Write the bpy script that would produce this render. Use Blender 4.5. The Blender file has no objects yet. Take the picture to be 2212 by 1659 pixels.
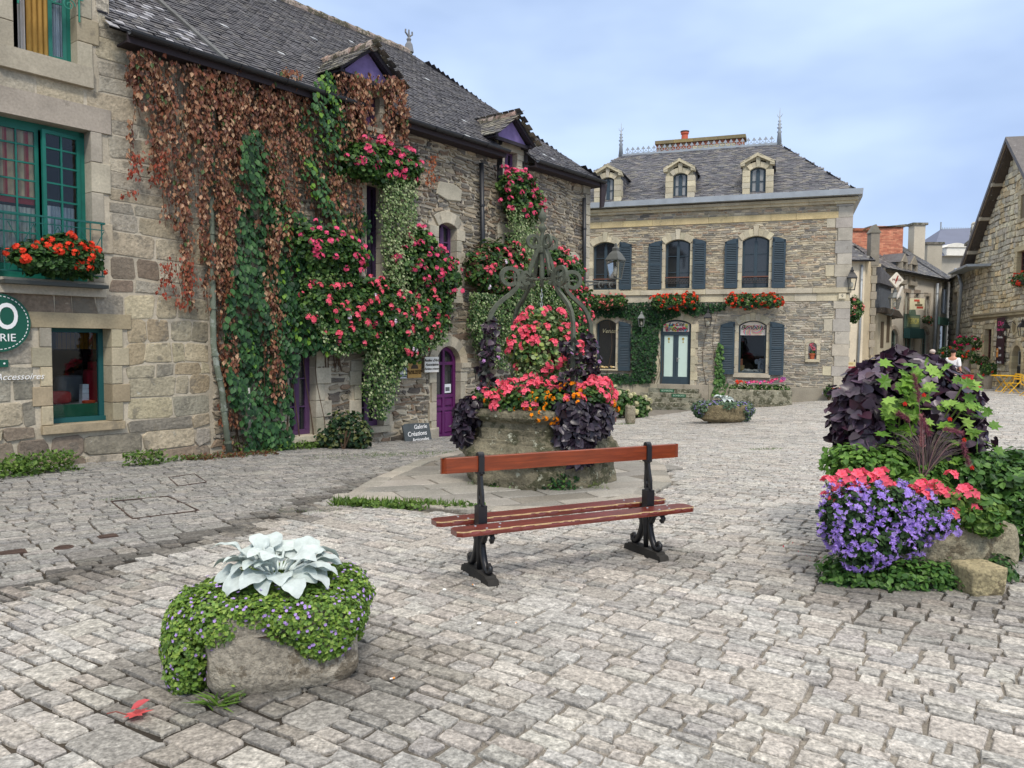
import bpy, math, random
import numpy as np
from mathutils import Vector, Matrix
random.seed(7); rng = np.random.default_rng(11)
sc = bpy.context.scene
PI = math.pi
# ------------------------------------------------------------------ camera
CAMH = 1.65; FPX = 1661.0; CX, CY = 1106.0, 829.5
_p, _r = math.radians(3.0), math.radians(0.5)
FV = np.array([0, math.cos(_p), -math.sin(_p)]); U0 = np.array([0, math.sin(_p), math.cos(_p)]); X0 = np.array([1.0, 0, 0])
RV = math.cos(_r)*X0 + math.sin(_r)*U0; UV = -math.sin(_r)*X0 + math.cos(_r)*U0
cam = bpy.data.objects.new('camera', bpy.data.cameras.new('camera')); sc.collection.objects.link(cam); sc.camera = cam
cam.data.sensor_width = 36; cam.data.lens = 36*FPX/2212; cam.data.clip_end = 2000; cam.data.clip_start = .05
cam.matrix_world = Matrix(((RV[0], UV[0], -FV[0], 0), (RV[1], UV[1], -FV[1], 0), (RV[2], UV[2], -FV[2], CAMH), (0, 0, 0, 1)))
# ------------------------------------------------------------------ sky and sun
SUN_EL, SUN_AZ = math.radians(50), math.radians(168)     # azimuth from +Y clockwise
w = bpy.data.worlds.new('World'); sc.world = w; w.use_nodes = True
nt = w.node_tree; nd = nt.nodes; lk = nt.links
bg = nd['Background']; bg.inputs['Strength'].default_value = .1
sky = nd.new('ShaderNodeTexSky'); sky.sky_type = 'NISHITA'; sky.sun_disc = False
sky.sun_elevation = SUN_EL; sky.sun_rotation = SUN_AZ; sky.dust_density = 1.5; sky.air_density = 1.0
tc = nd.new('ShaderNodeTexCoord'); mp = nd.new('ShaderNodeMapping'); mp.inputs['Scale'].default_value = (1, 1, 2.6)
no = nd.new('ShaderNodeTexNoise'); no.inputs['Scale'].default_value = 1.7; no.inputs['Detail'].default_value = 5; no.inputs['Roughness'].default_value = .52
no2 = nd.new('ShaderNodeTexNoise'); no2.inputs['Scale'].default_value = 2.6; no2.inputs['Detail'].default_value = 4
cr = nd.new('ShaderNodeValToRGB'); cr.color_ramp.elements[0].position = .35; cr.color_ramp.elements[1].position = .68
cr2 = nd.new('ShaderNodeValToRGB'); cr2.color_ramp.elements[0].position = .3; cr2.color_ramp.elements[1].position = .7
cr2.color_ramp.elements[0].color = (3.2, 4.3, 6.6, 1); cr2.color_ramp.elements[1].color = (5.4, 6.7, 8.7, 1)
mx = nd.new('ShaderNodeMix'); mx.data_type = 'RGBA'
lk.new(tc.outputs['Generated'], mp.inputs['Vector']); lk.new(mp.outputs[0], no.inputs['Vector']); lk.new(mp.outputs[0], no2.inputs['Vector'])
lk.new(no.outputs['Fac'], cr.inputs[0]); lk.new(no2.outputs['Fac'], cr2.inputs[0])
mr = nd.new('ShaderNodeMapRange'); mr.inputs['To Min'].default_value = .62; mr.inputs['To Max'].default_value = .97
lk.new(cr.outputs[0], mr.inputs['Value']); lk.new(mr.outputs[0], mx.inputs['Factor'])
sep = nd.new('ShaderNodeSeparateXYZ'); lk.new(tc.outputs['Generated'], sep.inputs[0])
ze = nd.new('ShaderNodeMapRange'); ze.inputs['From Min'].default_value = .42; ze.inputs['From Max'].default_value = .85; lk.new(sep.outputs['Z'], ze.inputs['Value'])
mz = nd.new('ShaderNodeMix'); mz.data_type = 'RGBA'; mz.inputs[7].default_value = (11.6, 11.2, 10.8, 1); lk.new(ze.outputs[0], mz.inputs['Factor']); lk.new(mx.outputs[2], mz.inputs[6])
lk.new(sky.outputs[0], mx.inputs[6]); lk.new(cr2.outputs[0], mx.inputs[7]); lk.new(mz.outputs[2], bg.inputs['Color'])
sl = bpy.data.lights.new('sun', 'SUN'); sl.energy = 1.5; sl.angle = math.radians(10); sl.color = (1, .93, .85)
so = bpy.data.objects.new('sun', sl); sc.collection.objects.link(so)
sd = Vector((math.sin(SUN_AZ)*math.cos(SUN_EL), math.cos(SUN_AZ)*math.cos(SUN_EL), math.sin(SUN_EL)))
so.rotation_euler = sd.to_track_quat('Z', 'Y').to_euler(); so.location = (0, -5, 30)
sc.view_settings.view_transform = 'Standard'; sc.view_settings.look = 'None'; sc.view_settings.gamma = 1
sc.view_settings.exposure = .55
# ------------------------------------------------------------------ pixel helpers (D px: photo scaled to 2212 wide)
def ray(px, py):
    d = RV*(px-CX) + UV*(CY-py) + FV*FPX
    return d/d[1]
_cp = np.array([(0,0,0),(-3,2.5,0),(3,2.5,0),(0,6,-.07),(-7.1,10.5,-.15),(-5.1,12.9,-.27),(-1.5,17.4,-.48),(2.2,22,-.64),(5.8,28.6,-.72),
    (12,27.6,-.25),(9.5,27.9,-.5),(21.5,33.5,-.3),(24,36,-.25),(24,41,-.35),(7,10,-.05),(3.5,5,0),(-40,0,0),(40,0,.1),(-20,80,-1.5),(45,80,-.9),(0,-12,0),(1,9.6,-.17),(30,55,-.6)], float)
def _phi(a): return np.sqrt((a**2).sum(-1) + 4.0)
_A = _phi(_cp[:,None,:2]-_cp[None,:,:2]); _n = len(_cp)
_M = np.zeros((_n+1,_n+1)); _M[:_n,:_n] = _A; _M[:_n,_n] = 1; _M[_n,:_n] = 1
_W = np.linalg.solve(_M, np.append(_cp[:,2], 0))
def gz(x, y):
    x = np.asarray(x, float); y = np.asarray(y, float)
    q = np.stack([x, y], -1)
    return (_phi(q[...,None,:]-_cp[:,:2])*_W[:_n]).sum(-1) + _W[_n]
def G(px, py):
    d = ray(px, py); t = 8.0
    for _ in range(60):
        t = .5*t + .5*min(200, (CAMH-float(gz(t*d[0], t)))/max(1e-4, -d[2]))
    return np.array([t*d[0], t, float(gz(t*d[0], t))])
def P3(px, py, dep):
    d = ray(px, py); return np.array([d[0]*dep, dep, CAMH+d[2]*dep])
class Fac:
    def __init__(s, ox, oy, ang):
        s.o = np.array([ox, oy, 0.0]); s.a = ang
        s.ex = np.array([math.cos(ang), math.sin(ang), 0]); s.ey = np.array([-math.sin(ang), math.cos(ang), 0])
    def at(s, px, py, y=0.0):
        d = ray(px, py); c = np.array([0, 0, CAMH])
        t = (y - (c-s.o)@s.ey)/(d@s.ey); q = c + t*d - s.o
        return float(q@s.ex), float(q[2])
    def box(s, x0, y0, x1, y1, y=0.0):
        ym, xm = (y0+y1)/2, (x0+x1)/2
        return (s.at(x0, ym, y)[0], s.at(x1, ym, y)[0], s.at(xm, y1, y)[1], s.at(xm, y0, y)[1])
    def w(s, u, y, z):
        return tuple(s.o + s.ex*u + s.ey*y + np.array([0, 0, z]))
# ------------------------------------------------------------------ mesh builder
class MB:
    def __init__(s): s.V=[]; s.L=[]; s.T=[]; s.C=[]; s.n=0
    def add(s, V, faces, col=(1,1,1)):
        V = np.asarray(V, float).reshape(-1, 3); m = len(V)
        s.V.append(V)
        c = np.asarray(col, float)
        if c.ndim == 1: c = np.tile(c, (m, 1))
        s.C.append(c)
        if isinstance(faces, np.ndarray):
            s.L.append((faces+s.n).ravel()); s.T.append(np.full(len(faces), faces.shape[1]))
        else:
            s.L.append(np.concatenate([np.asarray(f) for f in faces])+s.n); s.T.append(np.array([len(f) for f in faces]))
        s.n += m; return s
    def box(s, x0, x1, y0, y1, z0, z1, col=(1,1,1)):
        V = [(x0,y0,z0),(x1,y0,z0),(x1,y1,z0),(x0,y1,z0),(x0,y0,z1),(x1,y0,z1),(x1,y1,z1),(x0,y1,z1)]
        return s.add(V, [(0,3,2,1),(4,5,6,7),(0,1,5,4),(1,2,6,5),(2,3,7,6),(3,0,4,7)], col)
    def prism(s, poly, y0, y1, col=(1,1,1), bev=0):
        # poly in (x,z); front at y0 (towards the street), back at y1
        p = np.asarray(poly, float); n = len(p); c = p.mean(0)
        if bev:
            d = c-p; L = np.linalg.norm(d, axis=1, keepdims=True)+1e-9
            f = p + d/L*np.minimum(bev*1.3, L*.4)
            rings = [(f, y0), (p, y0+bev), (p, y1)]
        else: rings = [(p, y0), (p, y1)]
        V = []
        for q, y in rings: V += [(a, y, b) for a, b in q]
        F = [tuple(range(n))]
        for k in range(len(rings)-1):
            for i in range(n):
                j = (i+1) % n; F.append((k*n+i, (k+1)*n+i, (k+1)*n+j, k*n+j))
        F.append(tuple(range((len(rings)-1)*n, len(rings)*n))[::-1])
        return s.add(V, F, col)
    def tube(s, pts, r, n=8, col=(1,1,1), cap=True, flat=1.0, up=None):
        P = np.asarray(pts, float); m = len(P)
        R = np.full(m, r, float) if np.isscalar(r) else np.asarray(r, float)
        T = np.gradient(P, axis=0); T /= np.linalg.norm(T, axis=1, keepdims=True)+1e-9
        a = np.array(up if up is not None else ((0,0,1) if abs(T[0][2]) < .9 else (1,0,0)), float)
        N = []
        for t in T:
            a = a - t*(a@t); l = np.linalg.norm(a)
            if l < 1e-6: a = np.array([1.0,0,0]); a -= t*(a@t); l = np.linalg.norm(a)
            a = a/l; N.append(a)
        N = np.array(N); B = np.cross(T, N)
        th = np.arange(n)/n*2*PI + (PI/4 if n == 4 else 0)
        V = P[:,None,:] + R[:,None,None]*(np.cos(th)[None,:,None]*N[:,None,:] + flat*np.sin(th)[None,:,None]*B[:,None,:])
        F = []
        for i in range(m-1):
            for j in range(n):
                k = (j+1) % n; F.append((i*n+j, i*n+k, (i+1)*n+k, (i+1)*n+j))
        if cap: F.append(tuple(range(n))[::-1]); F.append(tuple(range((m-1)*n, m*n)))
        return s.add(V.reshape(-1,3), F, col)
    def lathe(s, prof, n=24, c=(0,0,0), col=(1,1,1), rf=None, sx=1, sy=1):
        V = []; m = len(prof)
        for r, z in prof:
            for j in range(n):
                t = j/n*2*PI; q = r*(rf(t) if rf else 1)
                V.append((c[0]+q*math.cos(t)*sx, c[1]+q*math.sin(t)*sy, c[2]+z))
        F = []
        for i in range(m-1):
            for j in range(n):
                k = (j+1) % n; F.append((i*n+j, i*n+k, (i+1)*n+k, (i+1)*n+j))
        F.append(tuple(range(n))[::-1]); F.append(tuple(range((m-1)*n, m*n)))
        return s.add(V, F, col)
    def xform(s, R=None, t=(0,0,0)):
        for i in range(len(s.V)):
            v = s.V[i]
            if R is not None: v = v @ np.asarray(R).T
            s.V[i] = v + np.asarray(t)
        return s
    def mesh(s, name, mat, smooth=False):
        me = bpy.data.meshes.new(name)
        if s.n:
            V = np.concatenate(s.V); L = np.concatenate(s.L).astype(np.int32); T = np.concatenate(s.T).astype(np.int32); C = np.concatenate(s.C)
            me.vertices.add(len(V)); me.vertices.foreach_set('co', V.astype(np.float32).ravel())
            me.loops.add(len(L)); me.loops.foreach_set('vertex_index', L)
            me.polygons.add(len(T)); st = np.concatenate([[0], np.cumsum(T)[:-1]]).astype(np.int32)
            me.polygons.foreach_set('loop_start', st); me.polygons.foreach_set('loop_total', T)
            me.polygons.foreach_set('use_smooth', np.full(len(T), bool(smooth)))
            ca = me.color_attributes.new('col', 'FLOAT_COLOR', 'POINT')
            ca.data.foreach_set('color', np.concatenate([C, np.ones((len(C),1))], 1).astype(np.float32).ravel())
            me.update(calc_edges=True); me.validate()
        if mat: me.materials.append(mat)
        return me
    def build(s, name, mat, parent=None, smooth=False):
        o = bpy.data.objects.new(name, s.mesh(name, mat, smooth)); sc.collection.objects.link(o)
        if parent: o.parent = parent
        return o
def tag(o, label=None, cat=None, group=None, kind=None):
    if label: o['label'] = label
    if cat: o['category'] = cat
    if group: o['group'] = group
    if kind: o['kind'] = kind
    return o
def empty(name, label, cat, loc=(0,0,0), rz=0, group=None):
    o = bpy.data.objects.new(name, None); sc.collection.objects.link(o); o.empty_display_size = .1
    o.location = tuple(float(v) for v in loc); o.rotation_euler = (0, 0, rz)
    return tag(o, label, cat, group)
def place(o, loc, rz=0):
    o.location = tuple(float(v) for v in loc); o.rotation_euler = (0, 0, rz); return o
def copy_tree(o, parent=None):
    c = o.copy(); sc.collection.objects.link(c); c.parent = parent
    for k in ('group',):
        pass
    for ch in [x for x in sc.objects if x.parent == o]: copy_tree(ch, c)
    return c
# ------------------------------------------------------------------ materials
def S(r, g, b):
    f = lambda v: (v/255/12.92 if v/255 <= .04045 else ((v/255+.055)/1.055)**2.4)
    return (f(r), f(g), f(b))
def mk(name, col=None, rough=.8, n1=None, speck=None, bump=None, lich=None, metal=0, spec=.4, trans=0, bump2=None, coat=0):
    m = bpy.data.materials.new(name); m.use_nodes = True; t = m.node_tree; N = t.nodes; L = t.links
    b = N['Principled BSDF']; b.inputs['Roughness'].default_value = rough; b.inputs['Metallic'].default_value = metal
    b.inputs['Specular IOR Level'].default_value = spec
    if coat: b.inputs['Coat Weight'].default_value = coat; b.inputs['Coat Roughness'].default_value = .2
    if col is None:
        a = N.new('ShaderNodeAttribute'); a.attribute_name = 'col'; cur = a.outputs['Color']
    else:
        a = N.new('ShaderNodeRGB'); a.outputs[0].default_value = (*col, 1); cur = a.outputs[0]
    tcn = N.new('ShaderNodeTexCoord'); oc = tcn.outputs['Object']
    def noise(scale, det=4, rou=.6):
        if isinstance(scale, tuple):
            mpn = N.new('ShaderNodeMapping'); mpn.inputs['Scale'].default_value = scale; L.new(oc, mpn.inputs[0]); src = mpn.outputs[0]; sc_ = 1
        else: src = oc; sc_ = scale
        n = N.new('ShaderNodeTexNoise'); n.inputs['Scale'].default_value = sc_; n.inputs['Detail'].default_value = det; n.inputs['Roughness'].default_value = rou
        L.new(src, n.inputs['Vector']); return n.outputs['Fac']
    def mul(cur, fac, lo, hi, p0=.3, p1=.7):
        r = N.new('ShaderNodeMapRange'); r.inputs['From Min'].default_value = p0; r.inputs['From Max'].default_value = p1
        r.inputs['To Min'].default_value = lo; r.inputs['To Max'].default_value = hi; L.new(fac, r.inputs['Value'])
        v = N.new('ShaderNodeVectorMath'); v.operation = 'SCALE'; L.new(cur, v.inputs[0]); L.new(r.outputs[0], v.inputs['Scale']); return v.outputs[0]
    for q in ([n1] if n1 else []) + ([speck] if speck else []):
        cur = mul(cur, noise(q[0], 5), 1-q[1], 1+q[1])
    for q in (lich or []):   # (scale, threshold, colour, amount)
        f = noise(q[0], 6, .7); r = N.new('ShaderNodeMapRange'); r.inputs['From Min'].default_value = q[1]; r.inputs['From Max'].default_value = q[1]+.05
        r.inputs['To Max'].default_value = q[3]; L.new(f, r.inputs['Value'])
        x = N.new('ShaderNodeMix'); x.data_type = 'RGBA'; L.new(r.outputs[0], x.inputs['Factor']); L.new(cur, x.inputs[6]); x.inputs[7].default_value = (*q[2], 1); cur = x.outputs[2]
    L.new(cur, b.inputs['Base Color'])
    prev = None
    for q in ([bump] if bump else []) + ([bump2] if bump2 else []):
        bn = N.new('ShaderNodeBump'); bn.inputs['Strength'].default_value = q[1]; bn.inputs['Distance'].default_value = q[2]
        L.new(noise(q[0], 6, .65), bn.inputs['Height'])
        if prev: L.new(prev, bn.inputs['Normal'])
        prev = bn.outputs[0]
    if prev: L.new(prev, b.inputs['Normal'])
    if trans:
        tr = N.new('ShaderNodeBsdfTranslucent'); L.new(cur, tr.inputs['Color'])
        ms = N.new('ShaderNodeMixShader'); ms.inputs[0].default_value = trans
        L.new(b.outputs[0], ms.inputs[1]); L.new(tr.outputs[0], ms.inputs[2]); L.new(ms.outputs[0], N['Material Output'].inputs['Surface'])
    return m
def glass_mat(name, mixv=.82, tint=(.85,.9,.92)):
    m = bpy.data.materials.new(name); m.use_nodes = True; t = m.node_tree; N = t.nodes; L = t.links
    N.remove(N['Principled BSDF']); g = N.new('ShaderNodeBsdfGlossy'); g.inputs['Roughness'].default_value = .02; tr = N.new('ShaderNodeBsdfTransparent')
    tr.inputs['Color'].default_value = (*tint, 1); ms = N.new('ShaderNodeMixShader'); fr = N.new('ShaderNodeFresnel'); fr.inputs['IOR'].default_value = 1.5
    ad = N.new('ShaderNodeMath'); ad.operation = 'MULTIPLY'; ad.inputs[1].default_value = .7; L.new(fr.outputs[0], ad.inputs[0])
    L.new(ad.outputs[0], ms.inputs[0]); L.new(tr.outputs[0], ms.inputs[1]); L.new(g.outputs[0], ms.inputs[2]); L.new(ms.outputs[0], N['Material Output'].inputs['Surface'])
    return m
M = {}
M['paving'] = mk('granite_setts', rough=.7, n1=(24,.42), speck=(60,.46), bump=(45,.9,.01), bump2=(12,.7,.02), lich=[(5,.62,S(104,98,88),.55),(30,.63,S(214,210,200),.5)])
M['mortar'] = mk('sandy_joint', S(128,122,112), rough=.95, n1=(1.3,.3), speck=(30,.25), bump=(60,.5,.006))
M['slab'] = mk('granite_slab', rough=.7, n1=(2,.15), speck=(48,.3), bump=(30,.5,.006), lich=[(4,.64,S(96,92,80),.6)])
M['ashlar'] = mk('ashlar_stone', rough=.9, n1=(1.6,.22), speck=(22,.26), bump=(14,.9,.03), bump2=(60,.6,.006), lich=[(2.2,.54,S(108,104,94),.6),(6,.6,S(126,118,100),.6),(9,.64,S(190,186,170),.75)])
M['shale'] = mk('shale_stone', rough=.85, n1=(4,.2), speck=((20,20,90),.25), bump=((14,14,60),.8,.02), lich=[(5,.7,S(168,164,148),.5)])
M['lime'] = mk('lime_mortar', S(184,174,154), rough=.95, n1=(2,.22), speck=(26,.15), bump=(30,.6,.012))
M['dressed'] = mk('dressed_stone', rough=.88, n1=(2.2,.18), speck=(30,.14), bump=(26,.5,.01), lich=[(3.5,.62,S(112,106,94),.5)])
M['oldstone'] = mk('mossy_stone', rough=.92, n1=(3,.35), speck=(30,.25), bump=(9,1,.06), bump2=(40,.9,.014), lich=[(4,.5,S(64,66,44),.8),(8,.6,S(186,186,166),.85),(12,.6,S(40,38,32),.75)])
M['trough'] = mk('granite_trough', rough=.9, n1=(5,.32), speck=(40,.34), bump=(12,1,.05), bump2=(50,.9,.014), lich=[(4.5,.56,S(92,80,60),.7),(9,.66,S(196,194,184),.9),(15,.68,S(52,50,44),.8)])
M['slate'] = mk('roof_slate', rough=.6, n1=(5,.2), speck=(28,.2), bump=(22,.4,.01), lich=[(7,.64,S(176,176,168),.75),(3,.66,S(120,122,84),.5)], spec=.5)
M['zinc'] = mk('zinc', S(160,166,170), rough=.45, n1=(3,.12), metal=.3)
M['black'] = mk('black_paint', S(38,40,44), rough=.45, n1=(8,.2), spec=.5)
M['iron'] = mk('weathered_iron', S(84,89,76), rough=.7, n1=(14,.3), bump=(50,.4,.004), lich=[(16,.6,S(112,112,72),.5)])
M['cast'] = mk('cast_iron', S(26,27,30), rough=.42, n1=(10,.25), bump=(60,.3,.003), spec=.55)
M['wood'] = mk('varnished_wood', rough=.3, n1=((5,30,60),.3), speck=((3,60,60),.2), bump=((3,80,80),.2,.002), spec=.5, coat=.4)
M['chip'] = mk('bare_wood', S(186,160,118), rough=.9, n1=(20,.25))
M['teal'] = mk('teal_paint', S(20,106,92), rough=.5, n1=(5,.14), bump=(30,.15,.002))
M['purple'] = mk('purple_paint', S(88,60,96), rough=.5, n1=(6,.15), bump=(30,.15,.002))
M['lilac'] = mk('lilac_board', S(126,110,160), rough=.8, n1=(5,.2), bump=(20,.3,.006))
M['shut'] = mk('bluegrey_paint', S(54,70,80), rough=.5, n1=(4,.1))
M['pane'] = mk('dark_pane', S(34,38,42), rough=.06, spec=.9)
M['pane2'] = mk('curtained_pane', S(150,150,146), rough=.15, n1=(3,.15), spec=.7)
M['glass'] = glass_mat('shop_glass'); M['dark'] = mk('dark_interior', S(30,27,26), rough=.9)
M['leaf'] = mk('foliage', rough=.5, spec=.35, trans=.22); M['wax'] = mk('waxy_foliage', rough=.36, spec=.5, trans=.15)
M['petal'] = mk('petals', rough=.6, spec=.2, trans=.3); M['felt'] = mk('felt_leaf', rough=.9, spec=.1, trans=.12, n1=(26,.13), bump=(45,.7,.006), bump2=(14,.5,.012))
M['stem'] = mk('stems', rough=.8); M['bark'] = mk('woody_stem', S(84,66,50), rough=.9, n1=(20,.3))
M['paint'] = mk('painted', rough=.55, n1=(6,.06)); M['cloth'] = mk('cloth', rough=.9, n1=(10,.08), bump=(30,.2,.005))
M['render'] = mk('lime_render', rough=.92, n1=(.8,.12), speck=(12,.08), bump=(25,.3,.006), lich=[(1.4,.62,S(150,140,124),.4)])
M['brick'] = mk('brickwork', rough=.9, n1=(4,.15), speck=(30,.12), bump=(30,.4,.006))
M['rust'] = mk('rusty_cover', S(74,58,50), rough=.75, n1=(12,.3), bump=(40,.5,.006))
M['white'] = mk('white_paint', S(238,238,236), rough=.6); M['skin'] = mk('skin', S(206,152,126), rough=.6)
M['chalkboard'] = mk('slate_board', S(74,80,82), rough=.7, n1=(6,.2), bump=(20,.4,.008))
M['lampglass'] = glass_mat('lamp_glass', .9, (.95,.95,.92)); M['mint'] = mk('frosted_pane', S(204,226,216), rough=.25, n1=(1.5,.04))
def jit(c, a=.1, n=None):
    c = np.asarray(c, float)
    if n is None: return np.clip(c*(1+rng.normal(0, a))*(1+rng.normal(0, a*.09, 3)), 0, 1)
    return np.clip(c*(1+rng.normal(0, a, (n,1)))*(1+rng.normal(0, a*.14, (n,3))), 0, 1)
def pick(pal, n=None):
    pal = np.asarray(pal, float)
    if n is None: return pal[rng.integers(len(pal))]
    return pal[rng.integers(len(pal), size=n)]
# ------------------------------------------------------------------ masonry
def stone2d(mb, x0, x1, z0, z1, h, col, cut=.25, jt=.012, mapf=None, warp=None, sub=0):
    w_, h_ = x1-x0, z1-z0; c = min(w_, h_)*cut
    P = np.array([(x0+c,z0),(x1-c,z0),(x1,z0+c),(x1,z1-c),(x1-c,z1),(x0+c,z1),(x0,z1-c),(x0,z0+c)])
    P += rng.normal(0, jt, P.shape)*.5
    P += np.array([(0,1)])*rng.normal(0, jt)*0 
    if warp: P = warp(P)
    cen = P.mean(0); b = min(w_, h_)*(.16 if cut > .2 else .07)
    d = cen-P; L = np.linalg.norm(d, axis=1, keepdims=True)
    Q = P + d/L*b
    hh = h*(1+rng.normal(0, .12, 8))
    # tilt
    tx, tz = rng.normal(0, .12), rng.normal(0, .12)
    hq = hh + h*(tx*(Q[:,0]-cen[0])/w_ + tz*(Q[:,1]-cen[1])/h_)
    V = np.concatenate([np.c_[P, np.full(8, -.02)], np.c_[P + d/L*b*.25, hh*.55], np.c_[Q, hq], [[cen[0], cen[1], h*1.08+.0]]])
    F = np.array([(k*8+i, k*8+(i+1)%8, (k+1)*8+(i+1)%8, (k+1)*8+i) for k in range(2) for i in range(8)])
    V3 = mapf(V) if mapf else np.c_[V[:,0], -V[:,2], V[:,1]]
    mb.add(V3, F, col)
    base = mb.n-25
    T = np.array([(16+i, 16+(i+1)%8, 24) for i in range(8)]) + base
    mb.L.append(T.ravel()); mb.T.append(np.full(8, 3))
def free(u0, u1, z, zones):
    segs = [(u0, u1)]
    for zn in zones:
        r = zn(z)
        if r is None: continue
        a, b = r; out = []
        for s0, s1 in segs:
            if b <= s0 or a >= s1: out.append((s0, s1)); continue
            if a > s0: out.append((s0, a))
            if b < s1: out.append((b, s1))
        segs = out
    return [s for s in segs if s[1]-s[0] > .03]
def rectz(x0, x1, z0, z1): return lambda z: (x0, x1) if z0 <= z <= z1 else None
def masonry(mb, u0, u1, z0, z1, zones, hr, lr, pal, prot=.03, gap=.012, jt=.012, cut=.25, ca=.12, top=None, warp=None, y=0, pal2=None):
    z = z0
    while z < z1-.02:
        h = min(random.uniform(*hr), z1-z)
        uu = (u0, u1) if top is None else top(z+h*.8)
        if uu:
            for a, b in free(uu[0], uu[1], z+h/2, zones):
                u = a
                while u < b-.01:
                    l = random.uniform(*lr)*random.choice((.6,1,1,1.3))
                    if b-u-l < lr[0]*.5: l = b-u
                    l = min(l, b-u)
                    g = min(gap, l*.2)
                    pl = pal if pal2 is None else pal2(u, z)
                    stone2d(mb, u+g/2, u+l-g/2, z+gap/2, z+h-gap/2, prot*random.uniform(.5,1.25), jit(pick(pl), ca), cut, jt,
                            mapf=(lambda V: np.c_[V[:,0], y-V[:,2], V[:,1]]), warp=warp)
                    u += l
        z += h
def backing(mb, u0, u1, z0, z1, holes, y, col, y1=None):
    us = sorted({u0, u1, *[h[0] for h in holes if u0 < h[0] < u1], *[h[1] for h in holes if u0 < h[1] < u1]})
    zs = sorted({z0, z1, *[h[2] for h in holes if z0 < h[2] < z1], *[h[3] for h in holes if z0 < h[3] < z1]})
    for i in range(len(us)-1):
        for j in range(len(zs)-1):
            cu, cz = (us[i]+us[i+1])/2, (zs[j]+zs[j+1])/2
            if any(h[0] < cu < h[1] and h[2] < cz < h[3] for h in holes): continue
            mb.add([(us[i],y,zs[j]),(us[i+1],y,zs[j]),(us[i+1],y,zs[j+1]),(us[i],y,zs[j+1])], [(0,1,2,3)], col)
def arcp(x0, x1, zs, rise, n=10, off=0):
    w_ = (x1-x0)/2; cx = (x0+x1)/2; R = (w_*w_+rise*rise)/(2*rise); zc = zs+rise-R; a = math.asin(min(1, w_/R))
    if rise > w_*.999: a = PI/2
    return [(cx+(R+off)*math.sin(-a+2*a*i/n), zc+(R+off)*math.cos(-a+2*a*i/n)) for i in range(n+1)]
def surround(mb, op, rise=0, jw=.16, alt=.08, th=.22, nj=5, y0=-.035, y1=.22, pal=None, nv=7, key=0, sill=0, ca=.07, lint=.1):
    x0, x1, z0, z1 = op; zs = z1-rise
    zz = np.linspace(z0, zs, nj+1)
    for k in range(nj):
        for sgn in (-1, 1):
            wd = jw + (alt if k % 2 else 0) + random.uniform(-.01, .01)
            e = x0 if sgn < 0 else x1
            a, b = sorted((e, e+sgn*wd))
            mb.prism([(a,zz[k]+.004),(b,zz[k]+.004),(b,zz[k+1]-.004),(a,zz[k+1]-.004)], y0, y1, jit(pick(pal), ca), bev=.008)
    if rise:
        I = arcp(x0, x1, zs, rise, nv*3); O = arcp(x0, x1, zs, rise, nv*3, th)
        for k in range(nv):
            o_ = O[k*3:k*3+4]
            kk = key if k == nv//2 else 0
            if kk: o_ = [(a, b+kk) for a, b in o_]
            mb.prism(I[k*3:k*3+4]+o_[::-1], y0-(.02 if kk else 0), y1, jit(pick(pal), ca), bev=.008)
    else:
        mb.prism([(x0-jw-lint,z1),(x1+jw+lint,z1),(x1+jw+lint,z1+th),(x0-jw-lint,z1+th)], y0-.003, y1, jit(pick(pal), ca), bev=.01)
    if sill:
        mb.prism([(x0-jw,z0-sill),(x1+jw,z0-sill),(x1+jw,z0-.003),(x0-jw,z0-.003)], y0-.06, y1, jit(pick(pal), ca), bev=.01)
    def zone(z):
        if z < z0-sill or z > z1+th+key: return None
        m = jw+alt*.5
        if not rise: return (x0-jw-(lint if z > z1 else alt*.7), x1+jw+(lint if z > z1 else alt*.7))
        w_ = (x1-x0)/2; cx = (x0+x1)/2
        if z < zs: return (x0-jw-alt*.7, x1+jw+alt*.7)
        R = (w_*w_+rise*rise)/(2*rise); zc = zs+rise-R; q = (R+th)**2-(z-zc)**2
        if q <= 0: return (cx-.1, cx+.1) if key else None
        q = math.sqrt(q); return (cx-min(q, w_+th), cx+min(q, w_+th))
    return zone
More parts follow.
